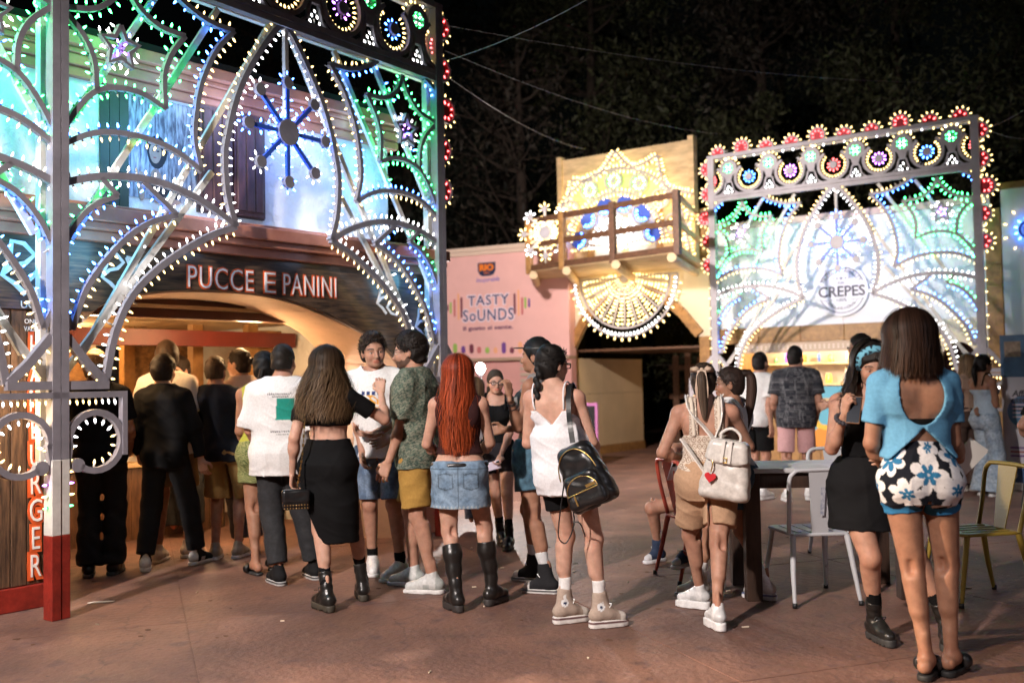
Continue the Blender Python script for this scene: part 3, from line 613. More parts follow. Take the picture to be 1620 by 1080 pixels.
MB().box(ox0-.02, ox0+.04, Y0+.06, Y0+1.1, 0, zs+.2).build('side_panel', M_oak, st); MB().box(ox1-.04, ox1+.02, Y0+.06, Y0+1.1, 0, zs+.2).build('side_panel', M_oak, st)
MB().box(ox0, ox1, Y0+.06, Y0+1.1, zs+.2, zs+.24).build('stall_ceiling', M_oak, st)
for z in (1.63, 1.27): MB().box(ox0+.05, ox1-.05, Y0+.78, Y0+1.09, z, z+.035).build('shelf', M_pale, st)
for i in range(9):
    a = ox0+.05+(ox1-ox0-.1)*i/9; MB().box(a+.004, a+(ox1-ox0-.1)/9-.004, Y0-.03, Y0+.02, .03, 1.02).build('counter_board', M_oak, st)
MB().box(ox0, ox1, Y0-.12, Y0+.55, 1.02, 1.07).build('counter_top', M_pale, st)
for i in range(3):
    c = ox0+(ox1-ox0)*(.2+.3*i); MB().box(c-.3, c+.3, Y0+.5, Y0+.56, zs+.16, zs+.199).tube([(c-.28, Y0+.53, zs+.14), (c+.28, Y0+.53, zs+.14)], .02, 8, 1).build('ceiling_lamp', [M_sw, M_tube], st)
    lamp('stall_lamp_light', PB.pt(c, zs+.06, -(Y0+.45)), 20, (1, .84, .62), .1)
# door arch at the right of the stall, posts and side wall
dx0, dx1 = LP(1482, 600, Y0)[0], LP(1556, 600, Y0)[0]; dz = LP(1520, 540, Y0)[1]
cx = (dx0+dx1)/2; rr = (dx1-dx0)/2; arcp = [(cx+rr*math.cos(math.radians(a)), dz-.55+.55*math.sin(math.radians(a))) for a in range(0, 181, 15)]
b = MB(); m_ = arcp
for i in range(len(m_)-1):
    (x1, z1), (x0, z0) = m_[i], m_[i+1]; b.add([(x0, Y0, z0), (x1, Y0, z1), (x1, Y0, zb), (x0, Y0, zb), (x0, Y0+.15, z0), (x1, Y0+.15, z1)], [(0, 1, 2, 3), (5, 1, 0, 4)], 0)
b.box(ox1, dx0, Y0, Y0+.15, 0, zb); b.box(dx1, tx1, Y0, Y0+.15, 0, zb); b.build('door_surround', M_cream, st)
MB().box(dx0, dx1, Y0+.6, Y0+.65, 0, zb).build('door_leaf', mat('maroon_door', (.06, .012, .012), .6), st)
for px in (1122, 1580):
    t = LP(px, 600, Y0-.25)[0]; MB().box(t-.11, t+.11, Y0-.32, Y0-.06, 0, LP(px, 330, Y0-.2)[1]).build('timber_post', M_oak, st, bevel=.01)
sgn = tag(empty('round_sign', PB.pt(LP(1340, 460, Y0-.06)[0]-.09, LP(1340, 458, Y0-.06)[1], -(Y0-.02)), PB.rot), 'round white pancake sign with grey rings and bold lettering on the stall front', 'sign')
R = .42; M_ds = mat('sign_grey', (.05, .05, .065), .5)
MB().disc((0, 0), R, -.03, -.004, 48).build('sign_disc', mat('sign_white', (.74, .74, .78), .5), sgn)
MB().ring((0, 0), R*.86, R*.89, -.034, -.0305, 40, 0, 22, 158).ring((0, 0), R*.86, R*.89, -.034, -.0305, 40, 0, 202, 338).ring((0, 0), R*.70, R*.715, -.034, -.0305, 30, 0, 35, 145).ring((0, 0), R*.70, R*.715, -.034, -.0305, 30, 0, 215, 325).build('sign_rings', M_ds, sgn)
text('sign_word', 'CREPES', .235, M_ds, sgn, (0, -.034, -.02), ext=.002, off=.006, sx=.98)
text('sign_word', '100%', .085, M_ds, sgn, (0, -.034, -.16), ext=.002); text('sign_word', 'PURE', .05, M_ds, sgn, (0, -.034, .115), ext=.002)
for w_, r_, s_, a0, a1 in (('PREMIUM QUALITY', .33, .075, 152, 28), ('DELICIOUS', -.29, .075, 228, 312)):
    for i, ch in enumerate(w_):
        if ch == ' ': continue
        a = math.radians(a0+(a1-a0)*i/(len(w_)-1)); o = text('sign_letter', ch, s_, M_ds, sgn, (abs(r_)*math.cos(a), -.034, abs(r_)*math.sin(a)), ext=.002)
        o.rotation_euler = (math.pi/2, -(a-math.pi/2) if r_ > 0 else -(a+math.pi/2), 0)
def starpts(c, r): return [(c[0]+(r if i % 2 == 0 else r*.4)*math.cos(math.pi/2+math.pi*i/5), c[1]+(r if i % 2 == 0 else r*.4)*math.sin(math.pi/2+math.pi*i/5)) for i in range(10)]
for x, r in ((-.12, .014), (-.065, .020), (0, .032), (.065, .020), (.12, .014)): MB().prism(starpts((x, .19), r), -.034, -.0305).build('sign_star', M_ds, sgn)
for x in (-.22, .22): MB().box(x-.09, x+.09, -.034, -.0305, -.162, -.156).build('sign_line', M_ds, sgn)
# drinks and jars on the stall shelves and counter
def bottle(q, s, col, label, nm='bottle', shape=0):
    prof = [(.001, 0), (.034, 0), (.035, .12), (.030, .155), (.012, .19), (.012, .23), (.014, .232), (.014, .245), (.001, .246)] if shape == 0 else [(.001, 0), (.045, 0), (.047, .02), (.047, .10), (.038, .115), (.040, .118), (.040, .135), (.001, .136)]
    o = tag(empty(nm, q, PB.rot), label, nm, 'bottles and jars of the pancake stall')
    MB().lathe([(r*s, z*s) for r, z in prof[:-3]], n=10).build('glass_body', mat('glass_%02d%02d%02d' % tuple(int(c*99) for c in col), col, .15), o)
    MB().lathe([(r*s*1.06, z*s) for r, z in prof[-4:]], n=10).build('cap', mat('cap_gold', (.6, .45, .15), .4), o)
    return o
cols = [('dark brown', (.10, .04, .015)), ('amber', (.5, .25, .04)), ('pale', (.75, .7, .6)), ('green', (.08, .3, .1)), ('blue', (.1, .2, .6)), ('orange', (.7, .3, .05)), ('violet', (.25, .1, .5)), ('yellow', (.8, .65, .1))]
rows = ((1.666, 'upper shelf', 11, Y0+.88), (1.306, 'lower shelf', 11, Y0+.88), (1.071, 'counter', 9, Y0+.3))
for z, wh, cnt, y in rows:
    for i in range(cnt):
        x = ox0+.25+(ox1-ox0-.5)*(i+.5+random.uniform(-.2, .2))/cnt; cn, c = cols[(i*3+len(wh)) % 8]; sh_ = (i+len(wh)) % 2
        bottle(PB.pt(x, z, -(y+random.uniform(-.06, .06))), random.uniform(.85, 1.05)*(.95 if z > 1.6 else 1.15), c, '%s glass %s on the stall %s, number %s from its left end' % (cn, 'jar' if sh_ else 'bottle', wh, ['one', 'two', 'three', 'four', 'five', 'six', 'seven', 'eight', 'nine', 'ten', 'eleven'][i]), 'jar' if sh_ else 'bottle', sh_)
# counter poster of the stall
po = tag(empty('counter_poster', PB.pt(LP(1320, 690, Y0-.2)[0], .28, -(Y0-.06)), PB.rot), 'blue and orange poster with yellow script letters on the stall counter front', 'poster')
MB().box(-.42, .42, -.02, 0, 0, .98).build('poster_sheet', mat('poster_blue', (.12, .42, .55), .6), po)
MB().prism([(-.42, 0), (.42, 0), (.42, .42), (.1, .34), (-.2, .36), (-.42, .22)], -.023, -.0205).build('poster_orange', mat('poster_orange', (.75, .27, .03), .6), po)
text('poster_letter', 'Cr', .62, mat('poster_yellow', (.85, .48, .05), .6), po, (-.02, -.026, .50), ext=.002, off=.01, shear=.25); MB().ring((.08, .72), .12, .135, -.026, -.021, 24).build('poster_plate', M_lw, po)
for c in ((.02, .26), (.22, .30), (.14, .18)): MB().disc(c, .06, -.026, -.0235, 14, rz=.04).build('poster_hazelnut', mat('hazelnut', (.12, .04, .02), .5), po)
# gatehouse with an open arched passage
gt = back('gatehouse', 'cream and timber gatehouse with an open arched passage beside the pink wall', 'building')
GY = .45; gx = lambda px: LP(px, 600, GY)[0]; gz = lambda px, py: LP(px, py, GY)[1]
gl, gr = gx(893), gx(1126); il, ir = gx(906), gx(1110)
zsp = gz(1000, 553); arch_o = [(il-.0, zsp), (gx(928), gz(928, 512)), (gx(958), gz(958, 478)), (gx(1000), gz(1000, 462)), (gx(1045), gz(1045, 470)), (gx(1082), gz(1082, 500)), (ir, gz(1110, 535))]
ztop = gz(1000, 425)
b = MB()
pts = [(gl, zsp)]+arch_o+[(gr, gz(1126, 535))]
for i in range(len(pts)-1):
    (x0, z0), (x1, z1) = pts[i], pts[i+1]; b.add([(x0, GY, z0), (x1, GY, z1), (x1, GY, ztop), (x0, GY, ztop), (x0, GY+.12, z0), (x1, GY+.12, z1)], [(0, 1, 2, 3), (5, 1, 0, 4)], 0)
b.build('arch_wall', M_cream, gt)
for i in range(len(arch_o)-1):
    (x0, z0), (x1, z1) = arch_o[i], arch_o[i+1]; MB().strip([(x0, z0+.07), (x1, z1+.07)], .17, GY-.07, GY-.002).build('arch_timber', M_oak, gt, bevel=.006)
MB().box(gl, il, GY-.06, GY+.2, 0, zsp+.02).build('timber_post', M_oak, gt, bevel=.01); MB().box(ir, gr, GY-.06, GY+.2, 0, gz(1110, 535)+.03).build('timber_post', M_oak, gt, bevel=.01)
for i in range(3):
    MB().box(il-.03, il, GY+.21+i*.85, GY+.21+i*.85+.845, .16, 1.16).build('side_panel', M_tan, gt); MB().box(il-.035, il-.004, GY+.21+i*.85, GY+.21+i*.85+.845, 1.165, zsp-.12).build('side_panel', M_tan, gt)
MB().box(il-.03, il+.03, GY+.21, GY+2.75, 0, .155).build('skirting', M_oak, gt)
MB().box(ir, ir+.03, GY+.21, GY+2.75, 0, zsp).build('right_side_wall', M_brown, gt)
for i in range(9): MB().box(il-.03, ir+.03, GY+.21+i*.3, GY+.21+i*.3+.292, zsp+.0, zsp+.04).build('ceiling_board', M_brown, gt)
# upper floor of the gatehouse
ul, ur = gx(890), gx(1108); zu0 = gz(1000, 440); zu1 = gz(1000, 236)
MB().box(ul+.05, ur-.05, GY, GY+.06, ztop+.002, zu1).build('upper_panel', mat('ply_panel', (.70, .52, .30), .6, var=.35, vscale=3, stretch=(1, 1, 4)), gt)
for x in (ul, ur-.10): MB().box(x, x+.10, GY-.06, GY+.1, ztop-.1, zu1+.06).build('upper_post', M_pale, gt, bevel=.006)
for px in (940, 1050): MB().box(gx(px)-.06, gx(px)+.06, GY-.04, GY-.002, ztop+.1, gz(px, 330)).build('door_post', M_oak, gt)
for px in (968, 1022): MB().box(gx(px)-.26, gx(px)+.26, GY-.03, GY-.003, ztop+.1, gz(px, 335)).build('white_door', M_white, gt)
# balcony (its corner stands forward at the right)
FL = LB(P(838, 436, 17.0)); FRc = LB(P(1072, 392, 14.7)); zf = (FL[2]+FRc[2])/2; BKR = (gx(1116), GY-.07)
def rail3(name, p, q, w, h, m): MB().bar(p, q, w, h).build(name, m, gt, bevel=.006)
f2, r2_ = np.array([FL[0], FL[1]]), np.array([FRc[0], FRc[1]]); bk = np.array(BKR); bl_ = np.array([gx(845)+.05, GY-.07+.02])
bal = [f2, r2_, bk, bl_]
for i in range(7):
    a, c = i/7+.008, (i+1)/7-.008; q = [f2+(bl_-f2)*a, r2_+(bk-r2_)*a, r2_+(bk-r2_)*c, f2+(bl_-f2)*c]
    MB().prism([tuple(v) for v in q], zf, zf+.035, ax='z').build('deck_board', M_pale, gt)
zr = [zf+.06, zf+.45, zf+.86]
for z in zr:
    rail3('front_rail', (*f2, z), (*r2_, z), .05, .09, M_brown); rail3('side_rail', (*r2_, z+.0), (*bk, z), .05, .09, M_pale)
for t in (0, .25, .60, 1): p = f2+(r2_-f2)*t; MB().box(p[0]-.05, p[0]+.05, p[1]-.05, p[1]+.05, zf-.04, zf+.93).build('balustrade_post', M_brown if t > .3 else M_oak, gt, bevel=.006)  # front rails and posts coloured dark for their unlit side, left posts golden
for t in (0.03, .28, .62, .97):
    p = f2+(r2_-f2)*t; q = bl_+(bk-bl_)*t; d_ = (q-p)/np.linalg.norm(q-p); p = p-d_*.1; MB().tube([(p[0], p[1], zf-.075), (q[0], q[1], zf-.075)], .07, 12).build('round_joist', M_pale, gt)
# festoon rosette over the balcony, half wheel under it, flower at its left end
ro = tag(empty('festoon_rosette', PB.pt(gx(983), gz(983, 392), -(GY-.12)), PB.rot), 'glowing half rosette of gold, green and blue bulbs over the wooden balcony', 'festoon'); ro2 = Bulbs()
sc_ = (gz(983, 268)-gz(983, 392))
def arcpts(r, a0, a1, n=24): return [(r*math.cos(math.radians(a0+(a1-a0)*i/n)), r*math.sin(math.radians(a0+(a1-a0)*i/n))) for i in range(n+1)]
for r, w_ in ((1.0*sc_, .035), (.70*sc_, .03)):
    MB().strip(arcpts(r, 0, 180), w_, -.03, 0).build('curved_strip', M_strip, ro); 
    for s in (1, -1): ro2.along(arcpts(r, 0, 180), 'w' if s < 0 else 'w', s, w_/2, .075)
for i in range(7):
    a = math.radians(15+25*i); c = (.85*sc_*math.cos(a), .85*sc_*math.sin(a)); MB().ring(c, .105*sc_, .13*sc_, -.03, 0, 16).disc(c, .035*sc_, -.03, 0, 10).build('loop', M_strip, ro); ro2.circle(c, .10*sc_, 'g' if 1 < i < 5 else 'w', 10, 0, 0, 360, True); ro2.circle(c, .04*sc_, 'w', 6)
for i in range(6):
    a = math.radians(15+30*i); c = (.56*sc_*math.cos(a), .56*sc_*math.sin(a)); an = math.degrees(a)+180
    MB().ring(c, .125*sc_, .145*sc_, -.03, 0, 14, 0, an-90, an+90).build('blue_petal', M_strip, ro); ro2.circle(c, .12*sc_, 'b', 8, 0, an-85, an+85, True); ro2.circle(c, .05*sc_, 'b', 5, 0, an-85, an+85)
    MB().disc(c, .11*sc_, .002, .012, 14).build('blue_panel', mat('blue_panel', (.04, .10, .55), .5), ro)
for i in range(9):
    a = math.radians(10+20*i); e = [(.08*sc_*math.cos(a), .08*sc_*math.sin(a)), (.40*sc_*math.cos(a), .40*sc_*math.sin(a))]; MB().strip(e, .02, -.03, 0).build('spoke', M_strip, ro); ro2.along(e, 'c', 1, .012, .06); ro2.along(e, 'c', -1, .012, .06)
ro2.along([(-.95*sc_, -.02), (.95*sc_, -.02)], 'w', 1, .0, .06)
cr = [(-1.05, .42), (-.62, .93), (.03, 1.22), (.62, 1.08), (1.08, .55)]
for i in range(4):
    p0, p1 = np.array(cr[i])*sc_, np.array(cr[i+1])*sc_; md = (p0+p1)/2*.86; cu = curve([tuple(p0), tuple(md), tuple(p1)], 8); MB().strip(cu, .03, -.03, 0).build('crown_strip', M_strip, ro); ro2.along(cu, 'w', 1, .015, .06); ro2.along(cu, 'w', -1, .015, .09)
for s in (-1, 1): cu = [(s*1.05*sc_, .42*sc_), (s*1.0*sc_, .1*sc_), (s*1.05*sc_, -.25*sc_)]; MB().strip(curve(cu, 5), .03, -.03, 0).build('side_strip', M_strip, ro); ro2.along(curve(cu, 5), 'w', 1, .015, .06); ro2.along(curve(cu, 5), 'w', -1, .015, .06)
ro2.build(ro, 0, 1.15, 1)
hw = tag(empty('festoon_half_wheel', PB.pt(gx(1000), gz(1000, 440), -(GY-.20)), PB.rot), 'hanging half wheel of gold and green bulbs under the balcony, over the passage', 'festoon'); h2 = Bulbs(); rw = gz(1000, 440)-gz(1000, 532)
for r in (1.0*rw, .86*rw): MB().strip(arcpts(r, 180, 360, 30), .035, -.03, 0).build('curved_strip', M_strip, hw)
h2.circle((0, 0), rw+.02, 'w', 22, 0, 185, 355); h2.circle((0, 0), rw*.93, 'c', 40, -.03, 182, 358); h2.circle((0, 0), rw*.84, 'w', 26, 0, 182, 358, True)
for i in range(11):
    a = math.radians(188+16.4*i); e = [(.13*rw*math.cos(a), .13*rw*math.sin(a)), (.82*rw*math.cos(a), .82*rw*math.sin(a))]; MB().strip(e, .028, -.03, 0).build('spoke', M_strip, hw); h2.along(e, 'w', 1, .03, .06); h2.along(e, 'w', -1, .03, .06)
h2.circle((0, 0), .10*rw, 'w', 9, 0, 180, 360); MB().disc((0, -.02), .07*rw, -.03, 0, 12).build('hub', M_strip, hw)
MB().strip([(-rw, 0), (rw, 0)], .03, -.03, 0).build('top_bar', M_strip, hw)
h2.build(hw, 0, 1.2, 1)
q = P(863, 368, 16.75); fo = tag(empty('festoon_flower', q, PB.rot+.1), 'gold glowing flower of bulbs hung on the left end of the balcony', 'festoon'); h3 = Bulbs(); flower(fo, h3, (0, 0), 'w', None, .10); h3.circle((0, 0), .17, 'w', 18); h3.circle((0, 0), .24, 'w', 18); h3.build(fo, 0, 1.25, 1)
# pink wall with a painted advertisement
pk0, pk1 = P(640, 600, 19.7), P(900, 600, 18.1); PK = Plane(pk0, pk1)
pk = empty('pink_wall', (pk0[0], pk0[1], 0), PK.rot, 'pink rendered wall with a painted advertisement, left of the gatehouse', 'wall')
K = lambda px, py: PK.lift(px, py); pzt = K(770, 393)[1]; pz2 = K(770, 566)[1]; plx, prx = -1.2, K(902, 600)[0]
MB().box(plx, prx, 0, .3, pz2, pzt-.12).build('upper_panel', M_pink, pk)
MB().box(plx, prx, -.06, .3, pzt-.118, pzt-.05).box(plx, prx, -.10, .3, pzt-.047, pzt+.03).build('coping', mat('coping_cream', (.66, .52, .42), .6), pk)
MB().box(plx, prx, -.05, .3, pz2-.06, pz2-.002).build('ledge', mat('ledge', (.40, .28, .20), .6), pk)
MB().box(plx, prx, .06, .3, 0, pz2-.061).build('lower_panel', mat('pink_lower', (.66, .34, .31), .8, var=.1), pk)
gx0, gx1 = K(822, 600)[0], K(838, 600)[0]
g = MB()
for i in range(10): g.box(gx0, gx1, .03, .058, .75+i*.11, .75+i*.11+.06)
g.build('louvre_grille', mat('grille', (.45, .36, .28), .6), pk)
M_nav = mat('print_navy', (.03, .045, .14), .6); M_mar = mat('print_maroon', (.16, .03, .06), .6); M_vi = mat('print_violet', (.16, .06, .28), .6); M_gn = mat('print_green', (.30, .48, .10), .6); M_or = mat('print_orange', (.80, .40, .22), .6); M_ro = mat('print_rose', (.55, .16, .16), .6); M_halo = mat('print_halo', (.80, .66, .75), .7)
ad = empty('advertisement'); ad.parent = pk
bx, bz = K(770, 426); s_ = K(770, 412)[1]-K(770, 442)[1]
MB().prism([(bx-.19, bz+.13), (bx+.19, bz+.13), (bx+.19, bz-.03), (bx+.15, bz-.10), (bx+.08, bz-.125), (bx-.08, bz-.125), (bx-.15, bz-.10), (bx-.19, bz-.03)], -.006, -.001).build('badge', mat('badge_navy', (.02, .03, .08), .5), ad)
text('badge_word', 'RIO', .16, mat('badge_orange', (.85, .22, .02), .5), ad, (bx, -.008, bz+.035), ext=.002, off=.010, sx=1.15); text('badge_word', 'mare', .06, mat('badge_orange'), ad, (bx, -.008, bz-.07), ext=.002)
q = K(772, 443); text('script_word', 'Insuperabile', .125, mat('script_blue', (.12, .12, .50), .6), ad, (q[0], -.005, q[1]), ext=.002, shear=.3, fit=(.50, .11))
for wd, x0, x1, y0, y1 in (('TASTY', 740.5, 805, 461, 484), ('SoUNDS', 733, 812.5, 483, 509)):
    (a0, c0), (a1, c1) = K(x0, y1), K(x1, y0)
    for m_, off, y, g in ((M_halo, .030, -.003, .05), (M_nav, .004, -.006, 0)): text('slogan_word', wd, .4, m_, ad, ((a0+a1)/2, y, (c0+c1)/2-.02), ext=.001, off=off, fit=(a1-a0+g, c1-c0-.04+g), space=1.12)
(a0, c0), (a1, c1) = K(733, 525), K(812, 513); text('slogan_note', 'Il gusto si sente.', .145, mat('print_plum', (.14, .05, .12), .6), ad, ((a0+a1)/2, -.005, (c0+c1)/2), ext=.001, off=.004, fit=(a1-a0, c1-c0))
def pill(px, y0, y1, w_, m_):
    a, b_ = K(px, y0), K(px, y1); r = w_; MB().prism([(a[0]+r*math.cos(t), a[1]-r+r*math.sin(t)) for t in np.linspace(0, math.pi, 7)]+[(a[0]+r*math.cos(t), b_[1]+r+r*math.sin(t)) for t in np.linspace(math.pi, 2*math.pi, 7)], -.005, -.001).build('print_bar', m_, ad)
for px, y0, y1, m_ in ((708, 482, 492, M_mar), (713, 478, 496, M_gn), (719, 473, 501, M_ro), (725, 464, 506, M_or), (730, 470, 503, M_mar), (814, 464, 497, M_mar), (820, 458, 500, M_or), (826, 470, 498, M_ro), (831, 470, 488, M_gn), (837, 472, 486, M_vi)): pill(px, y0, y1, .022, m_)
for px, y0, m_ in ((720, 543, M_gn), (733, 547, M_vi), (746, 544, M_mar), (758, 548, M_ro), (771, 549, M_gn), (784, 549, M_or), (797, 541, M_vi), (810, 549, M_mar), (823, 540, M_or)): pill(px, y0, 559, .045, m_)
# chalkboard, back fence and lantern seen through the passage
q = P(925, 705, 16.6); cb = empty('chalkboard', (q[0], q[1], 0), -.5, 'black chalkboard in a pink frame beside the gatehouse passage', 'sign')
MB().box(-.24, .24, 0, .03, 0, 1.05).build('board_frame', mat('pink_frame', (.55, .20, .45), .5), cb); MB().box(-.20, .20, -.006, -.001, .05, 1.0).build('board_face', M_black, cb)
fe = empty('passage_gate', PB.pt(gx(1060), 0, -(GY+3.4)), PB.rot, 'slatted wooden gate closing the dark end of the passage', 'gate')
for i in range(12): MB().box(-1.6+i*.28, -1.6+i*.28+.13, 0, .03, .05, 1.9+.06*math.sin(i*2)).build('slat', M_brown, fe)
for z in (.4, 1.0, 1.6): MB().box(-1.7, 1.8, .032, .07, z, z+.1).build('cross_bar', M_brown, fe)
for i in range(2): MB().bar((-1.3+i*1.4, -.02, .35), (-.2+i*1.4, -.02, 1.65), .09, .03, up=(0, 1, 0)).build('diagonal', M_brown, fe)
la = tag(empty('lantern', PB.pt(gx(1034), 1.35, -(GY+3.2)), PB.rot), 'small amber lantern glowing on the passage gate', 'lantern')
MB().lathe([(.05, 0), (.06, .02), (.05, .14)], n=8).build('glass', mat('lantern_glass', (1, .6, .25), .4, emit=6), la); MB().lathe([(.07, .142), (.01, .22)], n=8).build('cap', M_black, la)
lamp('lantern_light', PB.pt(gx(1034), 1.5, -(GY+2.9)), 6, (1, .6, .3), .05)
# right hand wall and the pull-up banner
rw_ = back('white_wall', 'white wall with a timber edge at the right side of the square', 'wall')
tx = LP(1588, 420, .7)[0]; MB().box(tx, tx+5, .62, .8, 0, LP(1600, 300, .7)[1]).build('wall_face', M_board, rw_); MB().box(tx-.02, tx+5, .55, .8, LP(1600, 300, .7)[1]+.003, LP(1600, 290, .7)[1]).build('timber_cap', M_oak, rw_)
q = P(1588, 700, 12.4); q1 = P(1668, 700, 12.0); PBn = Plane(q, q1); bn = empty('pullup_banner', (q[0], q[1], 0), PBn.rot, 'pull-up banner with a blue photo top and white text panel at the right edge', 'banner')
W_ = PBn.L; H_ = PBn.lift(1595, 530)[1]
MB().box(0, W_, -.01, 0, .08, H_).build('banner_sheet', mat('banner_white', (.62, .60, .66), .5), bn); MB().box(-.03, W_+.03, -.1, .1, 0, .075).build('banner_base', M_metal, bn)
MB().box(0, W_, -.013, -.0105, H_-.52, H_-.0).build('print_sky', mat('banner_blue', (.05, .14, .28), .5, var=.4, vscale=4), bn); MB().box(.05, .24, -.016, -.0135, H_-.27, H_-.08).build('print_photo', mat('photo_tan', (.35, .24, .15), .5, var=.6, vscale=14), bn)
MB().box(0, W_, -.013, -.0105, .08, .26).build('print_footer', mat('banner_navy', (.04, .10, .25), .5), bn)
for i, s in enumerate(('Affilia', 'essere', 'state')): text('print_word', s, .105, M_ds, bn, (.24, -.014, H_-.72-.09*i), ext=.001, off=.003, shear=.2)
text('print_word', '+39', .09, M_lw, bn, (.32, -.014, .17), ext=.001); MB().disc((.10, .17), .05, -.016, -.0135, 16).build('print_dial', M_lw, bn)
MB().disc((.26, .95), .20, -.014, -.0105, 28).build('print_disc', mat('disc_violet', (.14, .16, .42), .5, col2=(.08, .28, .42), vscale=2), bn)
for i in range(4): MB().box(.12, .40, -.016, -.0145, 1.03-.05*i, 1.045-.05*i).build('print_line', M_halo, bn)
for i in range(3): MB().box(.08, .48, -.014, -.0105, .50-.05*i, .52-.05*i).build('print_line', mat('print_red', (.4, .1, .1), .5) if i % 2 else M_vi, bn)
sb = tag(empty('flower_badge', PB.pt(LP(1627, 362, .5)[0], LP(1627, 362, .5)[1], -.55), PB.rot), 'blue rimmed festoon wheel on the white wall at the right edge', 'festoon'); h4 = Bulbs(); MB().ring((0, 0), .10, .13, -.03, 0, 18).disc((0, 0), .05, -.03, 0, 12).build('wheel', SK['b'], sb); h4.circle((0, 0), .13, 'b', 12); h4.circle((0, 0), .28, 'w', 10); h4.build(sb, 0, 1.1, 1)

for px, py, of, e in ((1000, 478, -.40, 7), (985, 330, -.35, 5), (930, 330, -.1, 4), (1050, 320, -.1, 4), (1113, 470, -.2, 4), (1118, 360, -.2, 3)): lamp('festoon_fill_light', PB.pt(gx(px), gz(px, py), -(GY+of-.3)), e, (1, .76, .42), .12)  # added unseen lamps boosting the festoons' glow on the gatehouse wall
# ------------------------------------------------------------------ people: one continuous body each, grown from a blended distance field
def smin(a, b, k):
    h = np.maximum(k-np.abs(a-b), 0)/k; return np.minimum(a, b)-h*h*k*.25
class Fld:
    def __init__(s, lo, hi, h):
        s.h = h; s.lo = np.array(lo, float); s.n = np.maximum(3, np.ceil((np.array(hi)-s.lo)/h).astype(int)+1); s.d = np.full(tuple(s.n), .3, np.float32)
        s.ax = [(s.lo[i]+h*np.arange(s.n[i])).astype(np.float32) for i in range(3)]
    def win(s, lo, hi):
        i0 = np.maximum(0, np.floor((np.array(lo)-s.lo)/s.h).astype(int)); i1 = np.minimum(s.n, np.ceil((np.array(hi)-s.lo)/s.h).astype(int)+1)
        if (i1 <= i0).any(): return None
        sl = tuple(slice(a, b) for a, b in zip(i0, i1)); return sl, s.ax[0][sl[0]][:, None, None], s.ax[1][sl[1]][None, :, None], s.ax[2][sl[2]][None, None, :]
    def add(s, prim, k=.02, sub=False):
        fn, lo, hi = prim; w_ = s.win(np.array(lo)-.04, np.array(hi)+.04)
        if w_ is None: return s
        sl, X, Y, Z = w_; v = fn(X, Y, Z).astype(np.float32)
        s.d[sl] = -smin(-s.d[sl], v, k) if sub else smin(s.d[sl], v, k); return s
    def grid(s): return s.ax[0][:, None, None], s.ax[1][None, :, None], s.ax[2][None, None, :]
    def clip(s, fn, k=0):
        v = fn(*s.grid()); s.d = (np.maximum(s.d, v) if not k else -smin(-s.d, -v, k)).astype(np.float32); return s
    def warp(s, amp, f, seed=0, st=(1, 1, 1)):
        X, Y, Z = s.grid(); x, y, z = X*f*st[0]+seed, Y*f*st[1]+seed*1.7, Z*f*st[2]+seed*.6
        s.d = s.d+amp*(np.sin(x+1.7*np.sin(z*.8+y))*np.sin(z+1.3*np.sin(x*.7))+.6*np.sin(y*1.3+z*1.9+x*.4)).astype(np.float32)
        return s
    def crease(s, amp, f, sd=0):
        """soft diagonal pull folds"""
        X, Y, Z = s.grid()
        for k, (a, b, c) in enumerate(((.9, .5, 1.3), (-1.1, .6, .8), (.3, -.4, 1.7))):
            ph = f*(a*X+b*Y+c*Z)+1.6*np.sin(9*X+7*Z+sd+k)+sd*(k+1); m = .5+.5*np.sin(11*X*(1+.2*k)-8*Z+5*Y+sd*3+2*k); s.d = s.d-(amp*m*(1-np.abs(np.sin(ph)))**2.5).astype(np.float32)
        return s
    def net(s):
        d = s.d; sg = d < 0; n = d.shape
        c = np.zeros((n[0]-1, n[1]-1, n[2]-1), np.int8)
        co_ = [(i, j, k) for i in (0, 1) for j in (0, 1) for k in (0, 1)]
        for i, j, k in co_: c += sg[i:n[0]-1+i, j:n[1]-1+j, k:n[2]-1+k]
        act = (c > 0) & (c < 8); cells = np.argwhere(act)
        if not len(cells): return np.zeros((0, 3)), np.zeros((0, 4), int)
        idx = np.full(act.shape, -1, np.int32); idx[act] = np.arange(len(cells))
        vals = {q: d[cells[:, 0]+q[0], cells[:, 1]+q[1], cells[:, 2]+q[2]] for q in co_}
        pos = np.zeros((len(cells), 3)); cnt = np.zeros(len(cells))
        for a in co_:
            for ax in range(3):
                if a[ax]: continue
                b = tuple(1 if i == ax else a[i] for i in range(3)); va, vb = vals[a], vals[b]; m = (va < 0) != (vb < 0)
                t = np.where(m, va/np.where(m, va-vb, 1), 0); p = np.array(a, float)[None]+np.zeros((len(cells), 3)); p[:, ax] += t; pos += p*m[:, None]; cnt += m
        V = s.lo+(cells+pos/cnt[:, None])*s.h; Q = []
        for ax in range(3):
            o1, o2 = [(1, 2), (2, 0), (0, 1)][ax]
            sl0 = [slice(None)]*3; sl1 = [slice(None)]*3; sl0[ax] = slice(0, n[ax]-1); sl1[ax] = slice(1, n[ax])
            cr = sg[tuple(sl0)] != sg[tuple(sl1)]; e = np.argwhere(cr)
            e = e[(e[:, o1] > 0) & (e[:, o1] < n[o1]-1) & (e[:, o2] > 0) & (e[:, o2] < n[o2]-1)]
            if not len(e): continue
            def g(d1, d2): q = e.copy(); q[:, o1] -= d1; q[:, o2] -= d2; return idx[q[:, 0], q[:, 1], q[:, 2]]
            q = np.stack([g(1, 1), g(0, 1), g(0, 0), g(1, 0)], 1); ins = sg[e[:, 0], e[:, 1], e[:, 2]]
            q[~ins] = q[~ins][:, ::-1]; Q.append(q)
        return V, np.concatenate(Q)
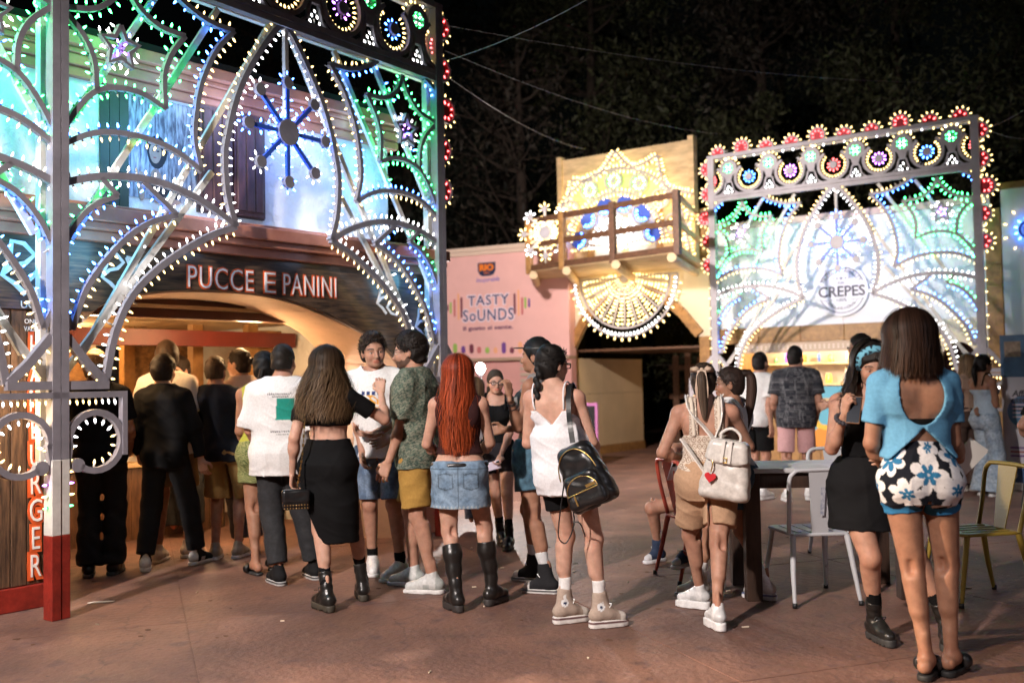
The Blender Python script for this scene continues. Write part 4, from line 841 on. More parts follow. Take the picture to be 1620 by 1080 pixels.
def cone(a, b, ra, rb, cut=None):
    a, b = np.array(a, float), np.array(b, float); ba = b-a; L2 = float(ba @ ba)+1e-9; L = math.sqrt(L2); r = max(ra, rb)
    def fn(X, Y, Z):
        px, py, pz = X-a[0], Y-a[1], Z-a[2]; t0 = (px*ba[0]+py*ba[1]+pz*ba[2])/L2; t = np.clip(t0, 0, 1)
        dd = np.sqrt((px-ba[0]*t)**2+(py-ba[1]*t)**2+(pz-ba[2]*t)**2)-(ra+(rb-ra)*t)
        if cut is not None: dd = np.maximum(dd, (t0-cut)*L)
        return dd
    return fn, np.minimum(a, b)-r, np.maximum(a, b)+r
def ell_(c, r, R=None):
    c, r = np.array(c, float), np.array(r, float); m = max(r)
    def fn(X, Y, Z):
        x, y, z = X-c[0], Y-c[1], Z-c[2]
        if R is not None: x, y, z = x*R[0, 0]+y*R[1, 0]+z*R[2, 0], x*R[0, 1]+y*R[1, 1]+z*R[2, 1], x*R[0, 2]+y*R[1, 2]+z*R[2, 2]
        k0 = np.sqrt((x/r[0])**2+(y/r[1])**2+(z/r[2])**2); k1 = np.sqrt((x/r[0]**2)**2+(y/r[1]**2)**2+(z/r[2]**2)**2)+1e-6; return k0*(k0-1)/k1
    return fn, c-m, c+m
TORSO = {'m': [(.80, .145, .10, -.005), (.86, .158, .112, -.012), (.92, .170, .118, -.014), (1.0, .160, .108, -.006), (1.08, .148, .100, .0), (1.18, .156, .108, .002), (1.28, .176, .118, .0), (1.34, .182, .112, -.008), (1.395, .148, .088, -.014), (1.44, .085, .068, -.014), (1.48, .05, .05, -.01)],
         'f': [(.80, .148, .105, -.008), (.86, .168, .118, -.018), (.92, .178, .122, -.018), (1.0, .155, .104, -.008), (1.07, .126, .088, -.002), (1.13, .120, .084, .0), (1.20, .130, .092, .003), (1.28, .143, .100, .005), (1.34, .146, .090, -.006), (1.395, .112, .070, -.014), (1.44, .065, .056, -.012), (1.48, .045, .045, -.008)]}
def rotm(yaw, pitch=0, roll=0):
    """forward +y; pitch > 0 looks down, roll > 0 tips the head to its right"""
    cy, sy = math.cos(yaw), math.sin(yaw); cp, sp = math.cos(-pitch), math.sin(-pitch); cr, sr = math.cos(roll), math.sin(roll)
    return np.array([[cy, -sy, 0], [sy, cy, 0], [0, 0, 1]]) @ np.array([[1, 0, 0], [0, cp, -sp], [0, sp, cp]]) @ np.array([[cr, 0, sr], [0, 1, 0], [-sr, 0, cr]])
def ik(a, t, l1, l2, pole):
    a, t = np.array(a, float), np.array(t, float); v = t-a; dl = np.linalg.norm(v); m = (l1+l2)*.998; 
    if dl > m: t = a+v/dl*m; v = t-a; dl = m
    dl = max(dl, abs(l1-l2)+.01); u = v/np.linalg.norm(v); x = (l1*l1-l2*l2+dl*dl)/(2*dl); h = math.sqrt(max(0, l1*l1-x*x))
    p = np.array(pole, float); p = p-u*(p @ u); p /= np.linalg.norm(p)+1e-9; return a+u*x+p*h, t
M_skin = mat('skin', rough=.56, spec=.35, vcol=True, var=.20, vscale=26, bump=.06, bscale=220, bdist=.002)
M_skin.node_tree.nodes['Principled BSDF'].inputs['Subsurface Weight'].default_value = .12; M_skin.node_tree.nodes['Principled BSDF'].inputs['Subsurface Radius'].default_value = (.012, .004, .002)
M_cloth = mat('cloth', rough=.85, vcol=True, var=.16, vscale=70, bump=.16, bscale=260, bdist=.003, spec=.15)
M_denim = mat('denim', rough=.85, vcol=True, var=.45, vscale=34, bump=.3, bscale=380, bdist=.003)
M_leath = mat('leather', rough=.32, vcol=True, var=.25, vscale=40, bump=.18, bscale=90, bdist=.004)
M_rub = mat('sole_rubber', rough=.6, vcol=True, var=.2, vscale=30)
M_hair = mat('hair', rough=.50, vcol=True, island=.55, spec=.16)
M_hairb = mat('hair_base', rough=.6, spec=.25, vcol=True, var=.5, vscale=60, stretch=(1, 1, .15), bump=.5, bscale=120, bdist=.004)
M_gold = mat('gold', (.75, .5, .18), .3, metal=1)
M_lens = mat('lens', (.75, .8, .85), .08); M_lens.node_tree.nodes['Principled BSDF'].inputs['Alpha'].default_value = .14
SKN = {'fair': (.56, .33, .24), 'mid': (.46, .25, .17), 'tan': (.36, .185, .115), 'dark': (.27, .135, .085)}
class Man:
    """a posed person in a local frame: faces +y, its right hand is at +x"""
    def __init__(s, label, px, top, yaw, feet, sex='f', skin='mid', toe=(8, -8), sole=.03, build=1., res=.009, lean=(0, 0), tw=0, head=(0, 0, 0), arms=None, hip=None, kneel=None, group=None, pel=None, seat=None, depth=None):
        s.sex, s.res, s.skin = sex, res, SKN[skin]
        g = [G(*f) for f in feet]; c = (g[0]+g[1])/2
        if depth is None: s.D = c[1]
        s.loc = c; s.yaw = math.radians(yaw); s.D = c[1]; Hh = P(px, top, c[1])[2]; s.H = Hh
        cy, sy = math.cos(s.yaw), math.sin(s.yaw); s.Rw = np.array([[cy, -sy, 0], [sy, cy, 0], [0, 0, 1]])
        s.root = tag(empty('person', tuple(c), s.yaw), label, 'person', group)
        xh = s.w2l(P(px, top, c[1]))                      # where the head must come
        S = s.S = (Hh-sole)/1.70*(1.0 if seat is None else 1/seat); s.sole = sole; bw = s.bw = build
        fl = [s.w2l(q) for q in g]; fl.sort(key=lambda q: q[0])         # [left, right]
        s.foot = []
        for q, t in zip(fl, toe): s.foot.append([q[0], q[1], q[2], math.radians(t)])
        L1, L2 = .42*S, .405*S; hx = .085*S*bw
        hq = s.w2l(P(hip, 700, s.D)) if hip else (0, 0); s.pel = np.array([hq[0], hq[1]*.6, .90*S+sole]) if pel is None else np.array(pel, float)
        an = [np.array([f[0], f[1], .085*S+sole+f[2]]) for f in s.foot]
        if pel is None:
            for sg, a in zip((-1, 1), an):
                r = math.hypot(a[0]-(s.pel[0]+sg*hx), a[1]-s.pel[1]); zz = a[2]+math.sqrt(max(.05, (.9965*(L1+L2))**2-r*r)); s.pel[2] = min(s.pel[2], zz)
        dz = s.pel[2]-.90*S; s.zoff = dz
        k = ((xh[0]-s.pel[0])/(.7*S), (xh[1]-s.pel[1]-.01)/(.7*S)); s.lean = (k[0]+lean[0], k[1]*.8+lean[1]) if seat is None else lean
        s.tw = math.radians(tw); s.leg = []
        for i, (sg, a) in enumerate(zip((-1, 1), an)):
            h = s.pel+np.array([sg*hx, 0, 0]); ty = s.foot[i][3]; pole = np.array([-math.sin(ty)*.6+sg*.05, math.cos(ty), .15]) if kneel is None else np.array(kneel[i], float)
            kn, e = ik(h, a, L1, L2, pole); s.leg.append((h, kn, e))
        s.sh = [s.fw((sg*(.178 if sex == 'm' else .157)*S*bw, -.012*S, 1.362*S)) for sg in (-1, 1)]
        s.arm = []; s.hand = []
        for i, sg in enumerate((-1, 1)):
            A = (arms or {}).get('L' if sg < 0 else 'R', {}); a1, a2 = .285*S, .25*S
            if 'e' in A:                                      # elbow and wrist aimed at points of the picture, at true limb lengths
                e_ = s.w2l(P(A['e'][0], A['e'][1], s.D+A['e'][2])); w_ = s.w2l(P(A['h'][0], A['h'][1], s.D+A['h'][2]))
                v = e_-s.sh[i]; el = s.sh[i]+v/np.linalg.norm(v)*a1; v = w_-el; wr = el+v/np.linalg.norm(v)*a2
            else:
                t = np.array(A.get('h', (sg*.05, .07, -.505)), float)*S+s.sh[i]; el, wr = ik(s.sh[i], t, a1, a2, A.get('pole', (sg*.35, -1, -.1)))
            s.arm.append((s.sh[i], el, wr)); fd = wr-el; fd /= np.linalg.norm(fd)
            n = np.array(A.get('palm', (-sg, .15, 0)), float); f = np.array(A['dir'], float) if 'dir' in A else fd+np.array([0, .12, 0]); f /= np.linalg.norm(f); n -= f*(n @ f); n /= np.linalg.norm(n)
            s.hand.append((wr, f, n, A.get('curl', .35), sg))
        nb = s.fw((0, -.012*S, 1.435*S)); s.nb = nb; s.hp = s.fw((0, -.002*S, 1.50*S))+np.array([0, .012*S, 0])
        s.Rh = rotm(math.radians(head[0]), math.radians(head[1]), math.radians(head[2])); s.hs = S*(.985 if sex == 'f' else 1.03)
        s.cols = {}
    def w2l(s, q): return s.Rw.T @ (np.array(q, float)-np.array(s.loc))
    def l2w(s, q): return s.Rw @ np.array(q, float)+np.array(s.loc)
    def fw(s, p):
        """rest position (height from the ground for a standing body) to the posed torso"""
        S = s.S; z = p[2]; t = max(0, min(1, (z-.95*S)/(.4*S))); a = s.tw*t; x, y = p[0]*math.cos(a)-p[1]*math.sin(a), p[0]*math.sin(a)+p[1]*math.cos(a); h = z-.90*S
        return np.array([x+s.pel[0]+s.lean[0]*h, y+s.pel[1]+s.lean[1]*h, z+s.zoff])
    def inv(s, X, Y, Z):
        S = s.S; z = Z-s.zoff; h = z-.90*S; x = X-s.pel[0]-s.lean[0]*h; y = Y-s.pel[1]-s.lean[1]*h
        if s.tw:
            a = s.tw*np.clip((z-.95*S)/(.4*S), 0, 1); ca, sa = np.cos(a), np.sin(a); x, y = x*ca+y*sa, -x*sa+y*ca
        return x, y, z
    def loft(s, tab, off=0, z0=None, z1=None, offy=None):
        S, bw = s.S, s.bw; T = np.array(tab)*S; zz = T[:, 0]; lo0, hi0 = (z0*S if z0 else zz[0]), (z1*S if z1 else zz[-1])
        def fn(X, Y, Z):
            x, y, z = s.inv(X, Y, Z); f = lambda c: np.interp(z.ravel(), zz, T[:, c]).reshape(z.shape) if z.size == z.shape[2] else np.interp(z, zz, T[:, c])
            rx, ry, yc = f(1)*bw+off, f(2)*bw+(off if offy is None else offy), f(3); q = np.sqrt((x/rx)**2+((y-yc)/ry)**2); dd = (q-1)*np.minimum(rx, ry)
            return np.maximum(dd, np.maximum(lo0-z, z-hi0))
        m = max(T[:, 1])*bw+off+.02; a, b = s.fw((0, 0, lo0)), s.fw((0, 0, hi0)); lo, hi = np.minimum(a, b)-m, np.maximum(a, b)+m; lo[2], hi[2] = min(a[2], b[2])-.01, max(a[2], b[2])+.01
        return fn, lo, hi
    def torso(s, off=0, z0=None, z1=None, shoulders=True, soft=0):
        S, bw = s.S, s.bw; o = off; r = [(s.loft(TORSO[s.sex], o, z0, z1), .02)]
        zz0, zz1 = (z0 or 0), (z1 or 9)
        def cl(pr):
            fn, lo, hi = pr
            def g(X, Y, Z): z = Z-s.zoff; return np.maximum(fn(X, Y, Z), np.maximum(zz0*S-z, z-zz1*S))
            return g, lo, hi
        if s.sex == 'f':
            for sg in (-1, 1): r.append((cl(ell_(s.fw((sg*.066*S*bw, .080*S, 1.255*S)), (.058*S+o, .052*S+o, .058*S+o))), .04))
        for sg in (-1, 1):
            r.append((cl(ell_(s.fw((sg*.078*S*bw, -.072*S, .895*S)), ((.082 if s.sex == 'f' else .076)*S*bw+o, .070*S+o, .085*S+o))), .05))
            if shoulders:
                r.append((cl(cone(s.fw((sg*.02*S, -.018*S, 1.455*S)), s.fw((sg*(.135 if s.sex == 'f' else .155)*S*bw, -.016*S, 1.382*S)), .042*S+o, .038*S+o)), .03))
                r.append((cl(ell_(s.fw((sg*.085*S*bw, -.075*S, 1.30*S)), (.055*S+o, .032*S+o, .08*S+o))), .03))
        return r
    def upper(s, i, off=0, cut=1, flare=0, k=.02):
        S, bw = s.S, s.bw; a, e, w_ = s.arm[i]; r0, r1 = ((.052, .041) if s.sex == 'm' else (.043, .036)); bb = .5+.5*bw
        return [(cone(a, e, r0*S*bb+off, r1*S*bb+off+flare, cut if cut < 1 else None), .035), (ell_(a, tuple((np.array((.056, .054, .058) if s.sex == 'm' else (.046, .045, .050))*S*bb)+off)), .03)]
    def fore(s, i, off=0, cut=None):
        S = s.S; a, e, w_ = s.arm[i]; bb = .6+.4*s.bw; k = 1 if s.sex == 'm' else .88; m = e+(w_-e)*.28
        return [(cone(e, w_, .039*k*S*bb+off, .025*k*S+off, cut), .015), (ell_(m, (.042*k*S*bb+off, .042*k*S*bb+off, .05*S*bb+off)), .03)]
    def thigh(s, i, off=0, cut=None, flare=0):
        S, bw = s.S, s.bw; h, kn, a = s.leg[i]; r0 = (.088 if s.sex == 'f' else .086)*S*bw
        return [(cone(h, kn, r0+off, .055*S*(.5+.5*bw)+off+flare, cut), .04)]
    def shank(s, i, off=0, cut=None, flare=0):
        S = s.S; h, kn, a = s.leg[i]; v = (a-kn); u = v/np.linalg.norm(v); bb = .5+.5*s.bw
        th = (kn-h)/np.linalg.norm(kn-h); back_ = np.array([0, -1., 0]); ty = s.foot[i][3]; back_ = np.array([math.sin(ty), -math.cos(ty), 0]); m = kn+v*.30+back_*.020*S
        ka, kk = (.034, .050) if s.sex == 'm' else (.031, .047)
        return [(cone(kn, a, kk*S*bb+off, ka*S+off+flare, cut), .02), (cone(m-u*.06*S, m+u*.08*S, .049*S*bb+off, .037*S*bb+off), .03), (ell_(kn-back_*.012*S, (.043*S+off, .043*S+off, .055*S+off)), .025)]
    def bounds(s, pr, pad=.03):
        lo = np.min([p[0][1] for p in pr], 0)-pad; hi = np.max([p[0][2] for p in pr], 0)+pad; return lo, hi
    def emit(s, name, V, Q, m, col, parent=None, mi=None):
        if not len(V): return None
        c = col(V) if callable(col) else np.array(col, np.float32)[None].repeat(len(V), 0); return link(name, np_mesh(name, V, Q, m, c), parent or s.root)
    # ---- the body
    def body(s, legs=(1, 1), bare_feet=(0, 0), face=None):
        S, h = s.S, s.res; pr = list(s.torso())
        for i in (0, 1): pr += s.upper(i)+s.fore(i)
        for i in (0, 1):
            if legs[i]: pr += s.thigh(i)+s.shank(i)
        pr.append((cone(s.nb-np.array([0, 0, .03*S]), s.hp+s.Rh @ np.array([0, -.012, .03])*s.hs, (.056 if s.sex == 'm' else .046)*S, (.053 if s.sex == 'm' else .044)*S), .03))
        for i in (0, 1):
            if bare_feet[i]:
                f = s.foot[i]; R = np.array([[math.cos(f[3]), -math.sin(f[3])], [math.sin(f[3]), math.cos(f[3])]]); q = lambda x, y, z: np.array([*(R @ np.array([x, y])*S+np.array(f[:2])), z*S+s.sole])
                pr += [(cone(q(0, -.045, .035), q(0, .02, .05), .034*S, .034*S), .03), (cone(q(0, .02, .05), q(0, .13, .018), .036*S, .020*S), .03), (cone(q(-.02, .12, .018), q(-.018, .165, .014), .016*S, .012*S), .015), (cone(q(.02, .12, .016), q(.02, .15, .012), .016*S, .010*S), .015)]
        lo, hi = s.bounds(pr); F = Fld(lo, hi, h)
        for p, k in pr: F.add(p, k*S)
        F.add(cone(s.fw((0, -.128*S, 1.0*S)), s.fw((0, -.118*S, 1.36*S)), .012*S, .010*S), .035*S, True)
        for i in (0, 1):                                   # hollow and tendons behind the knee
            if legs[i]:
                h_, kn, a = s.leg[i]; ty = s.foot[i][3]; bk = np.array([math.sin(ty), -math.cos(ty), 0]); sd = np.array([math.cos(ty), math.sin(ty), 0])
                F.add(ell_(kn+bk*.056*S+np.array([0, 0, .005*S]), (.017*S, .014*S, .030*S)), .03*S, True)
                for q in (-1, 1): F.add(cone(kn+bk*.036*S+sd*q*.026*S+np.array([0, 0, .075*S]), kn+bk*.034*S+sd*q*.027*S-np.array([0, 0, .015*S]), .013*S, .010*S), .022*S)
                F.add(cone(a+bk*.014*S+np.array([0, 0, .09*S]), a+bk*.018*S-np.array([0, 0, .02*S]), .012*S, .011*S), .02*S)
        V, Q = F.net(); C = np.array(s.skin, np.float32)[None].repeat(len(V), 0)
        red = np.zeros(len(V))
        for q, r in [(l[1], .065) for l in s.leg]+[(l[2], .06) for l in s.leg]+[(m[1], .05) for m in s.arm]+[(m[0], .07) for m in s.arm]: red = np.maximum(red, np.exp(-(np.linalg.norm(V-q, axis=1)/(r*S))**2))
        mo = .5+.25*np.sin(V[:, 0]*41+3*np.sin(V[:, 2]*17))*np.sin(V[:, 2]*33+V[:, 1]*29)+.25*np.sin(V[:, 2]*83+V[:, 0]*61+V[:, 1]*47)
        C = C*(1-(red*.55+mo*.22)[:, None]*np.array([.06, .26, .30]))*(1-.10*mo[:, None])
        Vs, Qs, Cs = [V], [Q], [C]; n = len(V)
        def put(v, q, c): nonlocal n; Vs.append(v); Qs.append(q+n); Cs.append(c); n += len(v)
        v, q, c = s.headmesh(face or {}); put(v, q, c)
        for hd in s.hand: v, q = s.handmesh(*hd); put(v, q, np.array(s.skin, np.float32)[None].repeat(len(v), 0))
        me = np_mesh('body', np.concatenate(Vs), np.concatenate(Qs), M_skin, np.concatenate(Cs)); s.bodyo = link('body', me, s.root); return s
    def handmesh(s, w_, f, n, curl, sg):
        S = s.S*(1.02 if s.sex == 'm' else .93); tdir = np.cross(f, n)*sg; pr = []; a = math.radians
        kn = []
        for j, x in enumerate((.030, .010, -.010, -.029)):
            k_ = w_+f*.088*S*(1-.03*abs(j-1))+tdir*x*S; kn.append(k_); pr.append((cone(w_+f*.012*S+tdir*x*.6*S, k_, .0135*S, .0115*S), .012))
        for j, L in enumerate((.070, .078, .072, .056)):
            p = kn[j]; ang = 0
            for seg, (fr, am) in enumerate(((.46, 62), (.31, 78), (.23, 45))):
                ang += a(am)*curl*(1+.12*j); dr = f*math.cos(ang)+n*math.sin(ang); e = p+dr*L*fr*S+tdir*(1.2-j*.8)*.0015*S; pr.append((cone(p, e, (.0092-.0008*seg)*S, (.0086-.001*seg)*S), .004)); p = e
        b = w_+f*.022*S+tdir*.022*S; m = b+(f*.55+tdir*.75+n*.35)*.040*S; e = m+(f*.85+tdir*(.35-.5*curl)+n*(.25+.6*curl))*.030*S; t2 = e+(f*.9+tdir*(.0-.5*curl)+n*(.2+.5*curl))*.022*S
        pr += [(cone(b, m, .014*S, .0115*S), .012), (cone(m, e, .0105*S, .0095*S), .005), (cone(e, t2, .0095*S, .0075*S), .004)]
        pr.append((cone(w_-f*.035*S, w_+f*.015*S, .0235*S*(1 if s.sex == 'm' else .9), .019*S), .012))
        lo, hi = s.bounds(pr, .006); F = Fld(lo, hi, .0042 if s.res < .0095 else .0055)
        for p, k in pr: F.add(p, k)
        return F.net()
    def headmesh(s, face):
        hs = s.hs; fm = s.sex == 'f'; F = Fld((-.105, -.125, -.085), (.105, .145, .225), .0046 if s.res < .0095 else .006)
        A = F.add
        A(ell_((0, -.010, .105), (.075, .094, .095))); A(ell_((0, .030, .055), (.061, .064, .088)), .03); A(ell_((0, .036, .005), (.047 if fm else .052, .050, .040)), .03)
        A(ell_((0, .076, -.010), (.020, .016, .016)), .03); A(ell_((0, .080, .090), (.050, .016, .013)), .025)
        for sg in (-1, 1):
            A(ell_((sg*.037, .068, .042), (.024, .022, .022)), .025); A(ell_((sg*.031, .108, .074), (.019, .018, .014)), .014, True); A(ell_((sg*.076, -.006, .062), (.009, .019, .031)), .012)
        A(cone((0, .094, .082), (0, .115, .043), .007, .0115), .014); A(ell_((0, .104, .039), (.017, .013, .010)), .01)
        A(ell_((0, .093, .016), (.025, .013, .007)), .008); A(ell_((0, .092, .006), (.022, .012, .008)), .006)
        nk = s.Rh.T @ (s.nb-s.hp)/hs; A(cone(nk, (0, -.012, .03), (.054 if not fm else .044)*s.S/hs-.0015, (.051 if not fm else .042)*s.S/hs-.0015), .03)
        V, Q = F.net(); C = np.array(s.skin, np.float32)[None].repeat(len(V), 0); sk = np.array(s.skin); x, y, z = V[:, 0], V[:, 1], V[:, 2]
        def paint(m, c, w=1.): C[m] = C[m]*(1-w)+np.array(c)*w
        lip = face.get('lip', sk*np.array([.95, .55, .55])); paint((np.abs(x) < .024) & (np.abs(z-.0105) < .0125-.00018*np.abs(x)*1e3*.3) & (y > .088), lip, .85)
        paint((np.abs(x) < .022) & (np.abs(z-.0115) < .002) & (y > .086), sk*.25, .8)
        paint((np.abs(np.abs(x)-.045) < .022) & (np.abs(z-.04) < .022) & (y > .05), sk*np.array([1.05, .82, .8]), .4)
        br = face.get('brow', (.03, .02, .015)); bz = .0935+.006*(1-((np.abs(x)-.032)/.022)**2); paint((np.abs(np.abs(x)-.034) < .022) & (np.abs(z-bz) < (.0035 if fm else .005)) & (y > .06), br, .85)
        if face.get('beard'): paint((z < .020+.012*np.sin(y*160)*.3+.55*np.maximum(0, .04-y)) & (z > -.032) & (y > np.maximum(-.01, -.01+(.012-z)*1.25)) & ~((np.abs(x) < .022) & (z > .002) & (z < .021) & (y > .09)), (.030, .018, .012), .82)
        if face.get('stubble'): paint((z < .03) & (z > -.04) & (y > 0), (.05, .035, .03), .35)
        if face.get('ear') is not None: pass
        Vs, Qs, Cs = [V], [Q], [C]; n = len(V)
        for sg in (-1, 1):                                   # eyes
            m = MB().ball((0, 0, 0), 1, 12, 8); v = np.array(m.v)[:, [0, 2, 1]]*.0118; c = np.ones((len(v), 3))*np.array([.62, .6, .58])
            yy = v[:, 1]/.0118; c[yy > .80] = (.10, .055, .03); c[yy > .93] = (.005, .005, .005); lid = .33 if not face.get('down') else -.25
            c[v[:, 2]/.0118 > lid] = sk*.72; c[v[:, 2]/.0118 < -.52] = sk*.85; q = np.array([f if len(f) == 4 else [f[0], f[1], f[2], f[2]] for f in m.f])
            Vs.append(v+np.array([sg*.031, .0825, .073])); Qs.append(np.array([f for f in q])+n); Cs.append(c); n += len(v)
        V = np.concatenate(Vs)*hs; return V @ s.Rh.T+s.hp, np.concatenate(Qs)[:, [0, 1, 2, 3]], np.concatenate(Cs)
    # ---- clothes
    def garment(s, name, m, col, prims, clip=None, wr=.0022, wf=26, res=None, parent=None, cuts=None, st=(1, 1, .8), k0=None):
        lo, hi = s.bounds(prims); F = Fld(lo, hi, res or s.res)
        for p, k in prims: F.add(p, k*s.S)
        if wr: F.warp(wr*1.15, wf, random.uniform(0, 9), st); F.crease(min(.005, max(wr, .0026)*1.5), 15, random.uniform(0, 9))
        if clip:
            for c in (clip if isinstance(clip, list) else [clip]):
                def f(X, Y, Z, c=c): x, y, z = s.inv(X, Y, Z); return c(x/s.S, y/s.S, z/s.S)*s.S
                F.clip(f)
        V, Q = F.net(); return s.emit(name, V, Q, m, s.colfn(col), parent)
    def colfn(s, col):
        if not callable(col): return col
        def f(V): x, y, z = s.inv(V[:, 0], V[:, 1], V[:, 2]); return np.asarray(col(x/s.S, y/s.S, z/s.S), np.float32)
        return f
    def tee(s, col, hem=.80, off=.014, loose=.012, sl=.62, slo=.022, name='t_shirt', neck=.062, m=None, nz=1.435, extra=None, box=None, **kw):
        T = [(z, rx, ry, yc) for z, rx, ry, yc in TORSO[s.sex]]; lz = min(T[0][0], hem)
        if hem < T[0][0]: T = [(hem, T[0][1]*1.03, T[0][2]*1.03, T[0][3])]+T
        # cloth hangs from the chest instead of following the waist
        ch = [t for t in T if abs(t[0]-1.28) < .01][0]; T2 = [(z, max(rx, ch[1]*.93) if z < 1.28 else rx, max(ry, ch[2]*.96) if z < 1.28 else ry, yc) for z, rx, ry, yc in T] if loose else T
        if box: T2 = [(z, max(rx, box[0]) if z < 1.16 else rx, max(ry, box[1]) if z < 1.16 else ry, yc) for z, rx, ry, yc in T2]
        pr = [(s.loft(T2, off*s.S+(loose*.5*s.S if loose else 0), hem, 1.46), .02)]+s.torso(off*s.S, hem, 1.46)
        for i in (0, 1):
            if sl > 0: pr += [(cone(s.arm[i][0], s.arm[i][1], (.056 if s.sex == 'm' else .046)*s.S+slo*.7*s.S, (.050 if s.sex == 'm' else .040)*s.S+slo*s.S, min(sl, 1.0)), .03)]
            if sl > 1: e, w_ = s.arm[i][1], s.arm[i][2]; pr += [(cone(e, w_, .045*s.S+slo*.8*s.S, .030*s.S+slo*.6*s.S, sl-1), .02)]
        clip = [lambda x, y, z: -(np.sqrt(x**2+(y-.01)**2+((z-nz-.045)*1.0)**2)-neck-.03) if neck else x*0-1]
        return s.garment(name, m or M_cloth, col, pr, clip+(extra or []), **kw)
    def shorts(s, col, waist=.90, hem=.60, off=.012, flare=.022, name='shorts', m=None, extra=None, **kw):
        pr = s.torso(off*s.S, .80, waist, False)
        for i in (0, 1):
            h, kn, a = s.leg[i]; c = (h[2]-(hem*s.S+s.zoff))/(h[2]-kn[2]); r0 = (.090 if s.sex == 'f' else .088)*s.S*s.bw
            if c <= 1: pr.append((cone(h, h+(kn-h)*1.0, r0+off*s.S, .056*s.S+(off+flare)*s.S, c), .035))
            else: pr.append((cone(h, kn, r0+off*s.S, .056*s.S+(off+flare)*s.S), .035)); pr.append((cone(kn, kn+(a-kn)*.5, .056*s.S+(off+flare)*s.S, .055*s.S+(off+flare)*s.S, (c-1)*2), .02))
        gap = [lambda x, y, z: np.where(z < .815, .008+(.815-z)*.05-np.abs(x), -1.)]
        return s.garment(name, m or M_cloth, col, pr, gap+(extra or []), **kw)
    def trousers(s, col, waist=1.02, off=.012, wide=.02, hem=.10, name='trousers', m=None, flare=0, **kw):
        pr = s.torso(off*s.S, .80, waist, False)
        for i in (0, 1):
            h, kn, a = s.leg[i]; r0 = (.088)*s.S*s.bw; e = a+(a-kn)/np.linalg.norm(a-kn)*(.085-hem)*s.S
            pr += [(cone(h, kn, r0+off*s.S, .054*s.S+(off+wide*.8)*s.S), .035), (cone(kn, e, .054*s.S+(off+wide*.8)*s.S, .040*s.S+(off+wide+flare)*s.S, 1.0), .03)]+[(p, k) for p, k in s.shank(i, off*s.S)[1:2]]
        return s.garment(name, m or M_denim, col, pr, None, **kw)
    def skirt(s, col, waist=1.0, hem=.62, hr=(.20, .15), off=.010, name='skirt', m=None, yc=0, extra=None, mid=None, **kw):
        T = TORSO[s.sex]; tab = [(hem, hr[0], hr[1], yc)]+([mid] if mid else [])+[(.86, max(.172, hr[0]*.93), max(.122, hr[1]*.93), -.014)]+[(z, rx+.004, ry+.006, c) for z, rx, ry, c in T if z > .88 and z <= waist+.08]
        pr = [(s.loft(tab, off*s.S, hem, waist), .02)]+[(p, k) for p, k in s.torso(off*s.S, max(hem, .80), waist, False)]
        return s.garment(name, m or M_cloth, col, pr, extra, **kw)
    # ---- shoes
    def shoe(s, i, kind, upper=(.02, .02, .02), sole=(.8, .8, .78), m=None, sh=None, name='shoe', toe=None, lace=(.8, .8, .78), stripe=None, panel=None, patch=False):
        S = s.S; f = s.foot[i]; sh = sh or s.sole/S; R = np.array([[math.cos(f[3]), -math.sin(f[3]), 0], [math.sin(f[3]), math.cos(f[3]), 0], [0, 0, 1]]); org = np.array([f[0], f[1], f[2]])
        h = .0062 if s.res < .0095 else .008; a = s.leg[i][2]; kn = s.leg[i][1]; ankl = R.T @ (a-org); knl = R.T @ (kn-org); tf = lambda V: V @ R.T+org
        w_ = .040 if s.sex == 'f' else .044; L = (.150 if s.sex == 'f' else .165); ax_ = (knl-ankl)/np.linalg.norm(knl-ankl)
        F = Fld((-.07*S, -.095*S, -.004), (.07*S, (L+.06)*S, sh*S+.02), h)
        def c2(X, Y, Z): 
            def seg(x0, y0, x1, y1, r0, r1):
                dx, dy = (x1-x0), (y1-y0); t = np.clip(((X-x0)*dx+(Y-y0)*dy)/(dx*dx+dy*dy), 0, 1); return np.sqrt((X-x0-dx*t)**2+(Y-y0-dy*t)**2)-(r0+(r1-r0)*t)
            d2 = np.minimum(seg(0, -.045*S, 0, .05*S, (w_-.004)*S, (w_-.002)*S), seg(0, .05*S, 0, L*S, (w_)*S, (w_-.005)*S)); d2 = smin(d2, seg(0, .02*S, 0, .12*S, w_*S, (w_+.004)*S), .01)
            hh = sh*S*(1-.25*np.clip((Y/S-.09)/.09, 0, 1) if kind not in ('boot', 'tallboot') else 1); return np.maximum(d2, np.maximum(Z-hh, .002-Z))
        F.d = c2(*F.grid()).astype(np.float32)*np.ones_like(F.d)
        if kind in ('boot', 'tallboot'):                     # lugs and a heel gap
            F.clip(lambda X, Y, Z: -np.maximum(np.maximum(np.abs(Y-.005*S)-.018*S, Z-.012*S), -1)); 
            for yy in (-.06, .06, .09, .12, .15): F.clip(lambda X, Y, Z, yy=yy: -np.maximum(np.abs(Y-yy*S)-.005*S, np.maximum(Z-.011*S, (w_*.62*S)-np.abs(X))))
        V, Q = F.net(); so_v, so_q = tf(V), Q
        pr = []; z0 = sh*S
